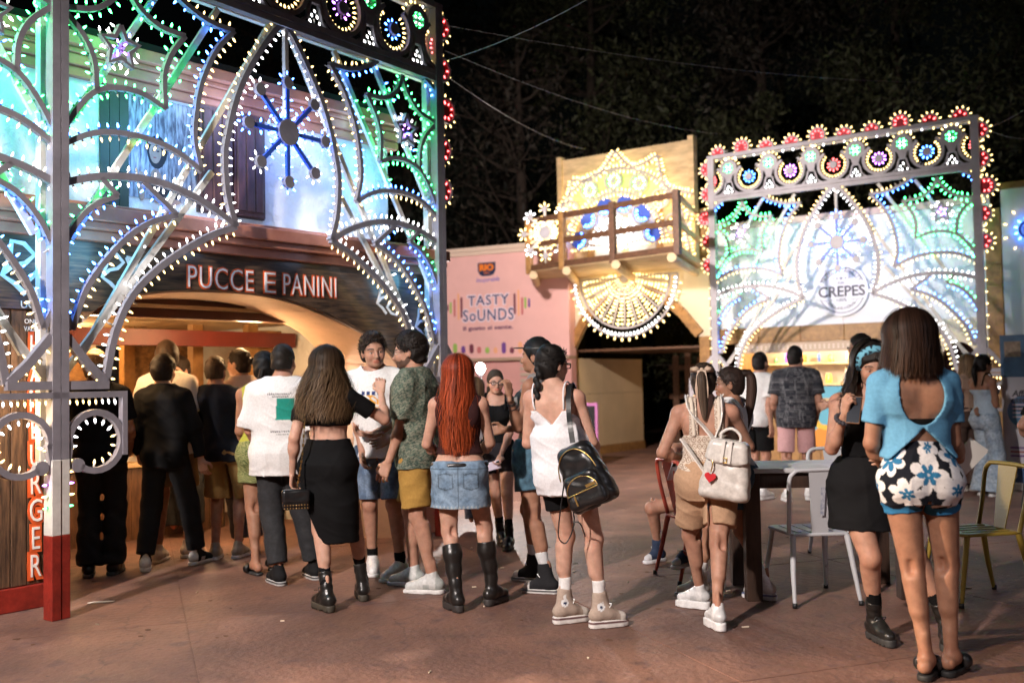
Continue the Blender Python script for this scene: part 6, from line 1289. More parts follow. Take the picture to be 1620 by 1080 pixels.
for k in range(7): zz.append((ell_((.012*(1 if k % 2 else -1)-.004*k, -.108-.006*math.sin(k*.6), .045-.034*k), (.026-.0016*k, .024-.0014*k, .026)), .006))
F = Fld((-.1, -.18, -.24), (.08, -.02, .12), .005)
for q in zz: F.add(*q)
V, Q = F.net(); s = p; link('braid', np_mesh('braid', p.hl(V), Q, M_hairb, np.array(HD, np.float32)[None].repeat(len(V), 0)), p.hairo)

p.tail([(-.028, -.11, -.19), (-.03, -.108, -.22), (-.036, -.10, -.265)], HD, 90, (.012, .016, .008)); p.glasses((.012, .011, .011), .0036, False)
for i in (0, 1): p.shoe(i, 'high', (.40, .31, .25), (.72, .68, .64), m=M_cloth, toe=(.62, .56, .5), stripe=(.12, .05, .05), patch=True); p.sock(i, (.70, .68, .66), .155)
PBRAID = p
# --- bow ponytail woman
def crochet(x, y, z): u = np.arctan2(x, -y)*.16; a = np.sqrt((((u/.045) % 1)-.5)**2+(((z/.045) % 1)-.5)**2); st_ = (np.abs(x) < .026) & (y < 0); hol = ((np.abs(a-.38) < .07) | (a < .12)) if True else a; return np.where(hol[:, None], (.30, .20, .15), np.array((.66, .57, .47))[None].repeat(len(x), 0))
p = Man('woman with ponytail and beige bow, crochet top and tan shorts, white backpack on', 1112, 563, -8, [(1136, 995), (1107, 962)], 'f', 'mid', toe=(62, 20), sole=.05, head=(-8, 2, 0), arms={'L': {'e': (1052, 706, .0), 'h': (1098, 728, .24)}, 'R': {'e': (1186, 708, .06), 'h': (1120, 720, .26)}}, hip=1118, group=RG, res=.0075, build=1.12)
p.body(); p.tee(crochet, 1.0, .012, 0, 0, neck=0, name='crochet_top', res=.0055, wr=.001, extra=[lambda x, y, z: np.where(y < 0, z-np.maximum(1.22+.0*x, np.where(np.abs(np.abs(x)-.085) < .03, 1.50, 1.22)), z-1.33), lambda x, y, z: np.abs(x)-.125-np.maximum(0, 1.24-z)*.8])
straps(p, (.66, .57, .47), .09, .014, 1.22); p.shorts((.46, .29, .18), 1.05, .62, .018, .024, wr=.004, wf=18)
hb_ = (.05, .032, .022); p.cap((.035, .024, .018), .010, -.015, .003); p.tufts(400, hb_, .05, .005, None, 6, .1); p.tail([(0, -.115, .125), (.0, -.16, .10), (.005, -.145, -.02), (.01, -.125, -.14), (.012, -.12, -.19)], hb_, 420, (.026, .036, .010), .0045, 2, (.10, .07, .05))
mb = mat('bow_satin', (.50, .36, .26), .5, var=.2, vscale=30); b = MB()
for sg in (-1, 1):
    b.add([(0, -.125, .150), (sg*.035, -.140, .178), (sg*.078, -.13, .168), (sg*.080, -.125, .135), (sg*.035, -.140, .135), (sg*.04, -.115, .155)], [(0, 1, 4), (1, 2, 3, 4), (0, 5, 1), (5, 2, 1), (0, 4, 5), (5, 4, 3, 2)], 0, True)
    b.add([(sg*.006, -.148, .15), (sg*.028, -.150, .15), (sg*.045, -.168, .03), (sg*.040, -.150, -.04), (sg*.018, -.150, -.03), (sg*.015, -.170, .03)], [(0, 1, 2, 5), (5, 2, 3, 4)], 0, True)
b.ball((0, -.135, .152), .016, 8, 6); MB().add(p.hl(np.array(b.v)), b.f, 0, True).build('bow', mb, p.root)
for i in (0, 1): p.shoe(i, 'low', (.74, .73, .72), (.76, .75, .74), panel=(.60, .60, .60), lace=(.45, .45, .45))
PBOW = p
# --- woman with glasses in profile behind her
p = Man('woman with ponytail and glasses in profile, white tank top and white high tops', 1152, 573, 58, [(1106, 946), (1212, 948)], 'f', 'tan', toe=(10, -2), sole=.045, head=(20, 0, 0), arms={'L': {'h': (0, .26, -.36)}, 'R': {'h': (.05, .22, -.40)}}, hip=1166, group=RG, res=.008)
p.body(); p.tee((.70, .69, .68), .98, .010, 0, 0, neck=.08, name='tank_top', nz=1.40, extra=[lambda x, y, z: np.abs(x)-.135]); straps(p, (.70, .69, .68), .105, .014); p.shorts(lambda x, y, z: mix(np.clip(.5+.5*lumps(x, y, z, 30), 0, 1), (.03, .075, .14), (.07, .14, .22)), 1.0, .64, .014, .03, m=M_denim)
hh = (.028, .016, .012); p.cap(hh, .010, -.01, .003); p.tufts(400, hh, .05, .005, None, 7, .1); p.tail([(0, -.09, .15), (0, -.15, .15), (.0, -.165, .05), (.0, -.15, -.08), (0, -.13, -.20), (0, -.12, -.27)], hh, 420, (.030, .042, .012), .005, 4, (.07, .04, .03)); p.glasses((.06, .035, .02), .002, False)
for i in (0, 1): p.shoe(i, 'high', (.72, .71, .70), (.74, .74, .74), m=M_cloth, stripe=(.10, .12, .22)); p.sock(i, WHT, .15)
# --- seated on the red chair
p = Man('person sitting on the red chair in dark canvas sneakers, mostly hidden by others', 1092, 640, 128, [(1042, 888), (1085, 922)], 'f', 'mid', toe=(10, 0), sole=.03, seat=.80, pel=(.0, -.40, .50), kneel=[(0, .7, 1), (0, .7, 1)], arms={'L': {'h': (0, .2, -.4)}, 'R': {'e': (1026, 712, -.05), 'h': (1048, 752, -.1)}}, group=RG, res=.009, lean=(0, -.05))
p.foot[0][2] = .12; p.body(); p.tee((.10, .10, .13), .9, .012, 0, .5); p.garment('shorts', M_denim, (.05, .07, .12), p.torso(.012*p.S, .80, 1.0, False)+p.thigh(0, .014*p.S, .5)+p.thigh(1, .014*p.S, .5)); p.cap(HB, .012, -.02); p.tufts(300, HB, .03)
for i in (0, 1): p.shoe(i, 'high', (.03, .045, .085), (.70, .70, .72), m=M_cloth, toe=(.62, .62, .64))
# --- by the pancake stall
p = Man('young man in plain white t-shirt and black shorts looking towards the pancake stall', 1204, 558, -46, [(1196, 786), (1208, 790)], 'm', 'mid', toe=(5, -5), arms={'R': {'e': (1214, 658, -.2), 'h': (1221, 688, -.2)}}, group=TG, res=.010)
p.body(); p.tee(WHT, .84, .016, .02, .72, .03); p.shorts(BLK, .90, .54, .014, .03); short_hair(p, HD, .008, 500, .012)
for i in (0, 1): p.shoe(i, 'low', WHT, WHT, lace=None)
p = Man('tall man in dark patterned short sleeved shirt and pink shorts, back turned', 1258, 548, -12, [(1246, 793), (1280, 790)], 'm', 'mid', toe=(10, -8), head=(-28, 0, 0), arms={'L': {'h': (-.03, .14, -.46)}, 'R': {'h': (.03, .12, -.48)}}, group=TG, res=.010, build=1.08)
def hat_(x, y, z):
    u = np.arctan2(x, y)*.17; h1 = np.sin(np.floor(u/.045)*12.99+np.floor(z/.03)*78.2)*43758.5; h1 -= np.floor(h1); h2 = np.sin(np.floor(u/.018)*37.7+np.floor(z/.11)*11.3)*4375.8; h2 -= np.floor(h2)
    return mix(np.clip(h1*.75*(np.sin(z*520) > -.2)+.5*(h2 > .78)*(np.sin(u*700) > 0), 0, 1), (.018, .020, .028), (.20, .20, .21))
p.body(); p.tee(hat_, .80, .022, .03, .72, .035, name='shirt', neck=.055, res=.008); p.shorts((.62, .36, .36), .90, .52, .014, .03); short_hair(p, HD, .005, 500, .010)
for i in (0, 1): p.shoe(i, 'low', WHT, WHT, lace=None)
p = Man('man with glasses in white t-shirt, half hidden behind the woman with the blue headband', 1363, 531, 52, [(1352, 800), (1376, 803)], 'm', 'mid', group=TG, res=.010, arms={'L': {'h': (-.02, .28, -.35)}}); p.body(); p.tee(WHT, .82, .018, .03, .75, .03); p.trousers((.35, .05, .04), 1.0); short_hair(p, HD, .020, 500, .03, .5); p.glasses((.012, .011, .011), .003, False)
for i in (0, 1): p.shoe(i, 'low', WHT, WHT, lace=None)
p = Man('woman with light brown hair and wide brown trousers, behind the pale jeans', 1530, 561, 30, [(1522, 776), (1540, 776)], 'f', 'mid', group=TG, res=.010); p.body(); p.tee((.50, .34, .26), 1.0, .010, 0, .4); p.trousers((.085, .055, .045), 1.03, .012, .04, .06, m=M_cloth, flare=.05)
p.cap((.13, .08, .045), .014, -.05); p.strands(500, (.13, .08, .045), p.hp[2]-.22, (-125, 125), .008, .01, 24, .02, .01, (.25, .16, .09), .06, seed=5)
for i in (0, 1): p.shoe(i, 'low', (.4, .35, .3), (.5, .48, .45), lace=None)
p = Man('woman in pale blue wide jeans and strapless denim top, hand at her mouth, in profile', 1553, 561, -72, [(1556, 783), (1573, 785)], 'f', 'tan', toe=(0, 0), group=TG, res=.009, arms={'R': {'e': (1578, 652, -.12), 'h': (1568, 612, -.12), 'dir': (0, .5, .8), 'palm': (-.5, .6, 0), 'curl': .7}, 'L': {'e': (1572, 660, .1), 'h': (1545, 648, -.05)}}, head=(0, 6, 0))
p.body(); p.tee((.40, .50, .60), .99, .012, 0, 0, neck=0, name='denim_top', extra=[lambda x, y, z: z-1.27]); strap(p, [(.1, .1, 1.30), (.1, .035, 1.45), (.1, -.02, 1.468), (.1, -.07, 1.445), (.095, -.117, 1.32)], .008, BLK)
p.trousers(lambda x, y, z: mix(np.clip(.5+.5*lumps(x, y, z, 24), 0, 1), (.30, .40, .52), (.50, .60, .70)), 1.06, .012, .035, .02, flare=.06); p.cap(HD, .012, -.02); p.tufts(300, HD, .04); p.tail([(0, -.10, .08), (.0, -.14, .0), (0, -.12, -.10), (.0, -.10, -.22)], HD, 200, (.03, .04, .015))
for i in (0, 1): p.shoe(i, 'low', (.6, .6, .62), (.7, .7, .7), lace=None)
# --- woman with the phone
p = Man('woman with blue headband and dark curls looking down at her phone, black skirt and boots', 1378, 527, 164, [(1386, 1012), (1500, 1020)], 'f', 'mid', toe=(-8, 25), sole=.04, head=(10, 15, 0), arms={'R': {'e': (1318, 694, -.02), 'h': (1338, 652, -.20), 'dir': (-.1, .4, .9), 'palm': (-.75, -.35, .2), 'curl': .62}, 'L': {'h': (.12, .30, -.28)}}, hip=1366, group=RG, res=.008, build=1.08, depth=None)
p.body(face={'down': 1, 'brow': (.012, .009, .008), 'lip': (.30, .10, .10)}); p.tee(BLK, 1.07, .010, 0, 0, neck=0, name='black_top', extra=[lambda x, y, z: z-1.30-.3*np.abs(x), lambda x, y, z: np.abs(x)-.135]); straps(p, BLK, .1, .010); p.skirt((.007, .007, .008), 1.06, .655, (.160, .128), .010, 'black_skirt')
hk = (.014, .010, .008); p.cap(hk, .020, -.03, .005, .035, .85); p.strands(900, hk, p.hp[2]-.24*p.S, (-114, 114), .007, .020, 34, .045, .014, (.03, .018, .012), .07, seed=7, thick=.03, back_off=.02)
F = Fld((-.11, -.14, .02), (.11, .12, .24), .005); F.add(ell_((0, -.012, .105), (.106, .124, .124))); F.clip(lambda X, Y, Z: np.abs(Y-.035-(Z-.10)*.30)-.020); F.clip(lambda X, Y, Z: .06-Z); V, Q = F.net(); p.emit('headband', p.hl(V), Q, M_cloth, lambda V: mix((lumps(V[:, 0], V[:, 1], V[:, 2], 130) > .3), (.16, .42, .55), (.02, .04, .06)))
b = MB(); e, w_ = p.arm[1][1], p.arm[1][2]; u = (w_-e)/np.linalg.norm(w_-e); x = np.cross(u, (0, 1, .2)); x /= np.linalg.norm(x); y = np.cross(u, x); c = e+(w_-e)*.86
for i in range(14): a = i*.449; b.ball(c+(x*math.cos(a)+y*math.sin(a))*.036, .013, 7, 5)
b.build('scrunchie', mat('scrunchie', (.05, .045, .06), .8, var=.6, vscale=90), p.root)
for i in (0, 1): p.shoe(i, 'boot', (.014, .013, .012), (.03, .03, .03), lace=(.02, .02, .02)); p.sock(i, BLK, .19)
PPHONE = p
# --- nearest woman
CT = [(-.005, .865), (-.20, .93), (.19, .94), (-.11, .775), (.13, .79), (.30, .82), (-.30, .80), (.02, .99)]
def floral(x, y, z):
    u = np.arctan2(x, -y)*.175; c = np.array((.008, .010, .016))[None].repeat(len(x), 0)
    for i, (a, b) in enumerate(CT):
        du, dz = u-a, z-b-.075; r = np.sqrt(du**2+dz**2); t = np.arctan2(dz, du); c = np.where((r < (.100 if i % 2 == 0 else .080)*(.55+.45*np.abs(np.cos(t*3.5+i))**.7))[:, None], (.70, .69, .70), c)
    for i, (a, b) in enumerate(CT):
        du, dz = u-a, z-b-.075; r = np.sqrt((du)**2+(dz*1.15)**2); t = np.arctan2(dz, du); R_ = .062 if i in (0, 1, 2) else .036; c = np.where((r < R_*(.35+.65*np.abs(np.cos(t*3+.4*i)))) [:, None], (.025, .15, .30), c); c = np.where((r < R_*.12)[:, None], (.5, .55, .6), c)
    return np.where((z < .783+.012*np.sin(u*40))[:, None], (.03, .16, .33), c)
p = Man('nearest woman, brown bob, open backed light blue top and floral shorts, black slides', 1438, 497, -3, [(1466, 1072), (1506, 1066)], 'f', 'tan', toe=(-28, -40), sole=.03, head=(6, 10, 0), arms={'L': {'e': (1378, 706, .02), 'h': (1400, 745, .22)}, 'R': {'e': (1508, 700, .02), 'h': (1522, 735, .16), 'palm': (-.6, .6, 0)}}, hip=1452, group=RG, res=.0075, build=1.06)
p.body(bare_feet=(1, 1))
ob = lambda x, y, z: np.where(y < .03, -(np.sqrt((x/.105)**2+((z-1.315)/.145)**2)-1)*.10, -1.)
p.tee((.125, .33, .52), 1.02, .012, .008, .64, .014, neck=.055, name='open_back_top', res=.006, wr=.0035, wf=24, extra=[ob, lambda x, y, z: np.where(y < .02, np.minimum(1.16-.0*z-z, 1.02+(.145-np.abs(x))*.95-z), -1.), lambda x, y, z: np.where(y >= .02, 1.05-z, -1)])
p.garment('black_band', M_cloth, BLK, [(p.loft(TORSO['f'], .006*p.S, 1.165, 1.20), .01)], None, 0)
p.shorts(floral, 1.09, .760, .005, .004, res=.0045, wr=.002); hc = (.020, .010, .007); p.cap(hc, .022, -.08, .002, .03, .8); p.strands(2400, hc, p.hp[2]-.085*p.S, (-135, 135), .0048, .007, 16, .020, .018, (.042, .020, .011), .04, seed=9, thick=.036)
for i in (0, 1): p.shoe(i, 'slide', (.012, .012, .013), (.02, .02, .02))
PNEAR = p
# --- partly seen people
p = Man('person in dark top at the right edge, only one bent elbow in view', 1662, 555, 40, [(1648, 905), (1676, 905)], 'f', 'mid', arms={'L': {'e': (1606, 690, -.05), 'h': (1640, 720, .15)}}, group=RG, res=.010); p.body(); p.tee(BLK, .9, .012, 0, .75, .02); p.trousers(BLK); p.cap(HB, .014); p.tufts(200, HB)
p = Man('performer in bright pink wig and white face paint, left of the long red hair', 694, 572, 150, [(690, 800), (706, 802)], 'f', 'fair', head=(10, 0, 0), group=QG, res=.010); p.skin = (.72, .66, .64); p.body(face={'lip': (.6, .03, .05), 'brow': (.5, .05, .2)}); p.tee((.40, .06, .10), .8, .02, .03, 1.8, .03, name='costume'); p.trousers((.40, .06, .10), m=M_cloth); pw = (.75, .03, .28); p.cap(pw, .03, -.04, .008); p.strands(500, pw, p.hp[2]-.13, (-130, 130), .008, .015, 40, .05, .02, None, .05, seed=12); F = None
p = Man('person with loose brown hair behind the red haired woman, back turned', 752, 598, 10, [(746, 838), (764, 838)], 'f', 'mid', group=RG, res=.010); p.body(); p.tee((.25, .22, .22), .9, .012, .02, .6); p.trousers((.06, .06, .08)); p.cap((.10, .06, .035), .014, -.05); p.strands(400, (.10, .06, .035), p.hp[2]-.25, (-125, 125), .008, .008, 24, .01, .01, None, .06, seed=15)
# ------------------------------------------------------------------ furniture, bags and small things
def chip(name, base, worn): return mat(name, base, .4, col2=worn, vscale=7, thr=(.30, .36), bump=.1, bscale=60)
def chair(q, yaw, m, label, ms=None, sc=1.08):
    o = empty('metal_chair', tuple(q), math.radians(yaw), label, 'chair', 'metal cafe chairs'); o.scale = (sc, sc, 1)
    ms = ms or m
    b = MB().prism([(-.17, -.18), (.17, -.18), (.19, .17), (.15, .20), (-.15, .20), (-.19, .17)], .425, .445, ax='z').build('seat', ms, o, bevel=.006)
    for i in range(4): MB().box(-.13+i*.075, -.13+i*.075+.03, -.14, .15, .446, .450).build('seat_slot', M_black if i < 0 else ms, b)
    for sx in (-1, 1):
        MB().tube([(sx*.165, .16, .43), (sx*.185, .20, .21), (sx*.20, .235, 0)], [.017, .015, .011], 8).build('front_leg', m, o)
        MB().tube([(sx*.165, -.17, .43), (sx*.185, -.21, .21), (sx*.20, -.26, 0)], [.019, .016, .011], 8).build('rear_leg', m, o)
        for y in (.235, -.26): MB().lathe([(.015, 0), (.015, .03)], (sx*.20, y, 0), 8).build('foot_cap', M_black, o)
    hoop = [(-.185, -.16, .44), (-.195, -.20, .62), (-.20, -.225, .78), (-.175, -.235, .835), (-.12, -.238, .85), (.12, -.238, .85), (.175, -.235, .835), (.20, -.225, .78), (.195, -.20, .62), (.185, -.16, .44)]
    MB().tube(curve(hoop, 4), .014, 8).build('back_hoop', m, o)
    MB().add([(-.05, -.165, .445), (.05, -.165, .445), (.085, -.236, .84), (-.085, -.236, .84), (-.05, -.172, .445), (.05, -.172, .445), (.085, -.243, .84), (-.085, -.243, .84)], [(0, 1, 2, 3), (7, 6, 5, 4), (0, 3, 7, 4), (1, 5, 6, 2), (2, 6, 7, 3)]).build('back_splat', ms, o)
    return o
M_cw = chip('chipped_white', (.46, .46, .47), (.10, .05, .03)); M_cy = chip('worn_yellow', (.30, .20, .03), (.16, .09, .03)); M_cr = chip('worn_red', (.34, .05, .03), (.10, .03, .02))
c = chair(G(1282, 944), 6, M_cw, 'chipped white metal chair with its back to the camera at the tall table'); MB().add([(-.012, -.2105, .56), (.012, -.2105, .56), (.014, -.2395, .74), (-.014, -.2395, .74)], [(0, 1, 2, 3)]).build('faded_stencil', mat('stencil', (.22, .24, .32), .6, col2=(.5, .5, .52), vscale=40), c)
chair(G(1545, 946), 100, M_cy, 'worn yellow metal chair at the right edge beside the nearest woman')
chair(G(1112, 912), -75, M_cr, 'red metal chair with a person sitting on it')
chair(G(1338, 884), 176, M_cw, 'white metal chair on the far side of the tall table')
tq = (G(1205, 950)+G(1350, 950))/2; t = empty('tall_table', (tq[0]+.17, tq[1]+.35, 0), math.radians(-2), 'dark wooden table with a pale top and square legs, right of the white backpack', 'table')
M_tt = mat('table_top', (.52, .51, .50), .42, var=.25, vscale=6, bump=.05); M_td = mat('table_dark', (.045, .022, .013), .5, var=.5, vscale=6, stretch=(6, 6, 1))
for i in range(5): MB().box(-.56, .56, -.37+i*.125, -.37+i*.125+.1215, .82, .85).build('top_plank', M_tt, t, bevel=.004)
for sx in (-1, 1):
    MB().box(sx*.49-.02, sx*.49+.02, -.25, .14, .72, .815).build('apron', M_td, t)
    for sy in (-1, 1): MB().box(sx*.49-.05, sx*.49+.05, sy*.25-.11, sy*.25-.01, 0, .818).build('leg', M_td, t, bevel=.004)
for sy in (-1, 1): MB().box(-.44, .44, sy*.25-.08, sy*.25-.04, .72, .815).build('apron', M_td, t)
def rbox(c, b, r, taper=0):
    def fn(X, Y, Z):
        x, y, z = X-c[0], Y-c[1], Z-c[2]; k = 1-taper*z/b[2]; q = [np.abs(x)/k-b[0]+r, np.abs(y)-b[1]+r, np.abs(z)-b[2]+r]
        return np.sqrt(sum(np.maximum(v, 0)**2 for v in q))+np.minimum(np.maximum(np.maximum(q[0], q[1]), q[2]), 0)-r
    m = max(b)*1.2; return fn, np.array(c)-np.array(b)*1.25, np.array(c)+np.array(b)*1.25
def sdf(prims, h=.006, clip=None, warp=0, sub=()):
    lo = np.min([p[0][1] for p in prims], 0)-.02; hi = np.max([p[0][2] for p in prims], 0)+.02; F = Fld(lo, hi, h)
    for p, k in prims: F.add(p, k)
    for p, k in sub: F.add(p, k, True)
    if warp: F.warp(warp, 38, 2)
    if clip: F.clip(clip)
    return F.net()
def lath(name, vq, col, m, parent): return link(name, np_mesh(name, vq[0], vq[1], m, np.array(col, np.float32)[None].repeat(len(vq[0]), 0)), parent)
def to_local(o, q):
    M = Matrix.LocRotScale(o.location, o.rotation_euler, None).inverted(); return tuple(M @ Vector(q))
WB = (.66, .62, .57)
# white backpack with the red heart
q = P(1150, 741, PBOW.D-.235); bp = empty('backpack', tuple(q), PBOW.yaw-.25, 'white leather backpack with a red heart charm, worn by the woman with the bow', 'backpack'); bp.rotation_euler = (0, math.radians(9), PBOW.yaw-.25)
lath('bag_body', sdf([(rbox((0, .01, -.02), (.135, .07, .165), .05, .16), .01)], .007, None, .003), WB, M_leath, bp)
lath('flap', sdf([(rbox((.0, -.012, .095), (.122, .075, .075), .04, .1), .01)], .006, lambda X, Y, Z: -(Z-.03-.35*np.maximum(0, np.abs(X)-.06))), WB, M_leath, bp)
MB().tube(curve([(-.05, .0, .14), (-.055, -.01, .20), (0, -.015, .235), (.055, -.01, .20), (.05, 0, .14)], 5), .009, 8).build('handle', mat('bag_leather', WB, .35), bp)
for sx in (-1, 1): MB().strip([(sx*.02, .17), (sx*.022, .04)], .016, -.098, -.089).build('flap_band', mat('bag_leather'), bp)
b = MB()
for sx in (-1, 1): b.tube([(sx*.006+sx*.014*math.cos(a), -.092, .055+.014*math.sin(a)) for a in np.linspace(.7, 5.6, 12)+(0 if sx < 0 else math.pi)], .0032, 6)
tag(b.build('clasp_emblem', M_gold, bp), kind='stuff')
hp = [(16*math.sin(t)**3, 13*math.cos(t)-5*math.cos(2*t)-2*math.cos(3*t)-math.cos(4*t)) for t in np.linspace(0, 2*math.pi, 29)[:-1]]
MB().prism([(-.075+x*.0021, -.055+z*.0021) for x, z in hp], -.085, -.070).build('heart_charm', mat('heart_red', (.5, .012, .02), .4), bp, bevel=.002)
MB().tube(curve([(-.075, -.078, -.025), (-.07, -.085, .02), (-.085, -.07, .07)], 4), .004, 6).build('charm_chain', M_gold, bp)
for sx, pts in ((-1, [(-.01, -.135, 1.27), (-.07, -.122, 1.34), (-.11, -.09, 1.41), (-.115, -.02, 1.475), (-.11, .06, 1.40), (-.11, .11, 1.28)]), (1, [(.06, -.125, 1.20), (.095, -.122, 1.30), (.11, -.105, 1.38), (.115, -.02, 1.475), (.11, .06, 1.40), (.11, .11, 1.28)])):
    wp = [PBOW.l2w(PBOW.fw(np.array(p_)*PBOW.S)) for p_ in pts]; wp = [np.array(P(1132 if sx < 0 else 1156, 698, PBOW.D-.20))]+wp; lp = [to_local(bp, v) for v in wp]; cu = curve(lp, 5); b = MB()
    for i in range(len(cu)-1): b.bar(cu[i], cu[i+1], .008, .036, up=(0, 1, .3))
    b.build('strap', mat('bag_leather'), bp)
wp = [P(1112, 700, PBOW.D-.16), P(1085, 690, PBOW.D-.10), P(1078, 706, PBOW.D-.02)]
b = MB(); lp = [to_local(bp, P(1127, 765, PBOW.D-.22)), to_local(bp, P(1100, 725, PBOW.D-.19)), to_local(bp, P(1078, 694, PBOW.D-.10))]; cu = curve(lp, 5)
for i in range(len(cu)-1): b.bar(cu[i], cu[i+1], .008, .032, up=(0, 1, .3))
b.build('lower_strap', mat('bag_leather'), bp)
# black backpack
q = P(924, 752, PBRAID.D-.24); bp = empty('backpack', tuple(q), 0, 'black quilted backpack with gold zips on one shoulder of the woman with the braid', 'backpack'); bp.rotation_euler = (0, math.radians(-24), math.radians(-28))
KB = (.010, .010, .011)
lath('bag_body', sdf([(rbox((0, .01, 0), (.135, .07, .19), .06, .22), .01)], .007, None, .003), KB, M_leath, bp)
lath('front_pocket', sdf([(rbox((0, -.055, -.075), (.115, .045, .10), .035, .12), .01)], .006, None, .003), KB, M_leath, bp)
for r, z0, y, k in ((.120, .0, -.066, 1.35), (.100, -.09, -.098, .9)): MB().tube([(r*math.cos(a), y, z0+r*k*math.sin(a)) for a in np.linspace(.1, 3.04, 18)], .0035, 6).build('zip', M_gold, bp)
MB().tube([(-.10, -.102, -.085), (.10, -.102, -.085)], .0035, 6).build('zip', M_gold, bp); MB().box(-.06, -.052, -.112, -.104, -.15, -.09).build('zip_pull', M_gold, bp); MB().box(.03, .09, -.104, -.099, -.075, -.058).build('name_plate', M_gold, bp)
q_ = [PBRAID.l2w(PBRAID.fw(np.array(v)*PBRAID.S)) for v in ((.135, .05, 1.36), (.135, -.02, 1.455), (.135, -.10, 1.38), (.14, -.15, 1.28))]+[P(902, 672, PBRAID.D-.22), P(906, 700, PBRAID.D-.24)]
cu = curve([to_local(bp, v) for v in q_], 5); b = MB()
for i in range(len(cu)-1): b.bar(cu[i], cu[i+1], .008, .030, up=(1, .2, 0))
b.build('strap', mat('black_leather', KB, .35), bp)
b = MB().tube(curve([to_local(bp, P(*v)) for v in ((893, 760, PBRAID.D-.26), (885, 820, PBRAID.D-.24), (884, 850, PBRAID.D-.22), (896, 858, PBRAID.D-.22), (908, 830, PBRAID.D-.22), (906, 800, PBRAID.D-.24))], 5), .004, 6); b.tube(curve([to_local(bp, P(*v)) for v in ((907, 825, PBRAID.D-.24), (918, 828, PBRAID.D-.25), (926, 848, PBRAID.D-.23))], 5), .004, 6); tag(b.build('dangling_cord', mat('black_leather'), bp), kind='stuff')
# chain bag
D8 = PBLONDE.D-.16; q = P(468, 790, D8); hbag = empty('shoulder_bag', tuple(q), PBLONDE.yaw+.5, 'small black quilted bag with gold studs hanging on a chain beside the long skirt', 'handbag')
lath('bag_body', sdf([(rbox((0, 0, 0), (.085, .035, .062), .02), .01)], .005, None, .003), KB, M_leath, hbag); lath('flap', sdf([(rbox((0, -.008, .022), (.088, .036, .045), .02), .01)], .005, None, .002), KB, M_leath, hbag)
b = MB()
for i in range(9):
    for j in range(2): b.ball((-.072+i*.018, -.044, -.030-j*.02), .0045, 6, 4)
tag(b.build('studs', M_gold, hbag), kind='stuff')
cu = curve([to_local(hbag, v) for v in ([P(470, 770, D8)]+[P(478, 720, D8+.0), P(482, 660, D8+.02)]+[PBLONDE.l2w(PBLONDE.fw(np.array(v)*PBLONDE.S)) for v in ((-.13, -.10, 1.37), (-.13, -.02, 1.455), (-.13, .06, 1.38), (-.15, .12, 1.2))])], 9); b = MB()
for i in range(len(cu)-1):
    a_, c_ = np.array(cu[i]), np.array(cu[i+1]); b.bar(a_, a_+(c_-a_)*.8, .012 if i % 2 else .005, .005 if i % 2 else .012)
tag(b.build('chain', M_gold, hbag), kind='stuff')
# phones and paper in hands
def phone(q, rot, label, col):
    o = empty('phone', tuple(q), 0, label, 'phone'); o.rotation_euler = rot; MB().box(-.036, .036, -.005, .004, -.075, .075).build('case', mat('phone_case_%d' % int(col[0]*100), col, .35), o, bevel=.004); MB().box(-.032, .032, .0042, .0052, -.070, .070).build('screen', mat('phone_screen', (.02, .025, .035), .1), o)
    MB().box(-.030, -.006, -.0075, -.0052, .045, .070).build('camera_block', M_black, o); return o
phone(P(1351, 648, PPHONE.D-.235), (math.radians(20), math.radians(-4), math.radians(150)), 'dark phone with orange shine held by the woman with the blue headband', (.16, .07, .03))
phone(P(778, 737, PGLASS.D-.19), (math.radians(10), math.radians(75), .2), 'pale phone in the hand of the woman in black tank top', (.62, .55, .66))
phone(P(1066, 745, 7.15), (math.radians(30), 0, .4), 'light phone held by the person on the red chair', (.65, .65, .70))
pc = empty('paper_card', tuple(P(1531, 722, PNEAR.D+.10)), 0, 'folded white paper in the right hand of the nearest woman', 'paper'); pc.rotation_euler = (math.radians(15), math.radians(38), math.radians(-12)); MB().box(-.05, .05, -.002, .002, -.085, .085).build('sheet', mat('paper', (.8, .77, .7), .7), pc); MB().add([(-.05, -.003, -.085), (.05, -.003, -.085), (.05, -.02, .08), (-.05, -.02, .08), (-.05, -.005, -.085), (.05, -.005, -.085), (.05, -.022, .08), (-.05, -.022, .08)], [(0, 1, 2, 3), (7, 6, 5, 4), (0, 4, 5, 1), (2, 6, 7, 3)]).build('fold', mat('paper'), pc)
# earrings of the phone woman, bright work lamp by the pink wall
q = P(760, 582, 12.0); wl = empty('work_lamp', (q[0], q[1], 0), 0, 'round white work lamp glowing in front of the pink wall', 'lamp'); z_ = q[2]
MB().tube([(0, .06, 0), (0, .06, z_)], .016, 8).build('stand', M_metal, wl)
for a in range(3): MB().tube([(0, .06, .5), (.35*math.cos(a*2.09), .06+.35*math.sin(a*2.09), .01)], .012, 6).build('leg', M_metal, wl)
MB().ball((0, 0, z_), .058, 14, 9, 0, (1, .7, 1.15)).build('bulb_globe', mat('lamp_white', (1, .97, .92), .4, emit=14), wl); MB().lathe([(.03, 0), (.045, .05), (.02, .06)], (0, .03, z_-.10), 10).build('socket', M_black, wl)
lamp('work_lamp_light', (q[0], q[1]-.15, z_), 190, (1, .93, .88), .06)
lamp('wall_fill_light', (-.9, 10.3, 4.25), 1500, (1, .86, .80), .15, (2.0, 18.5, 1.8), 95, .6)  # added unseen spot that brightens the pink wall
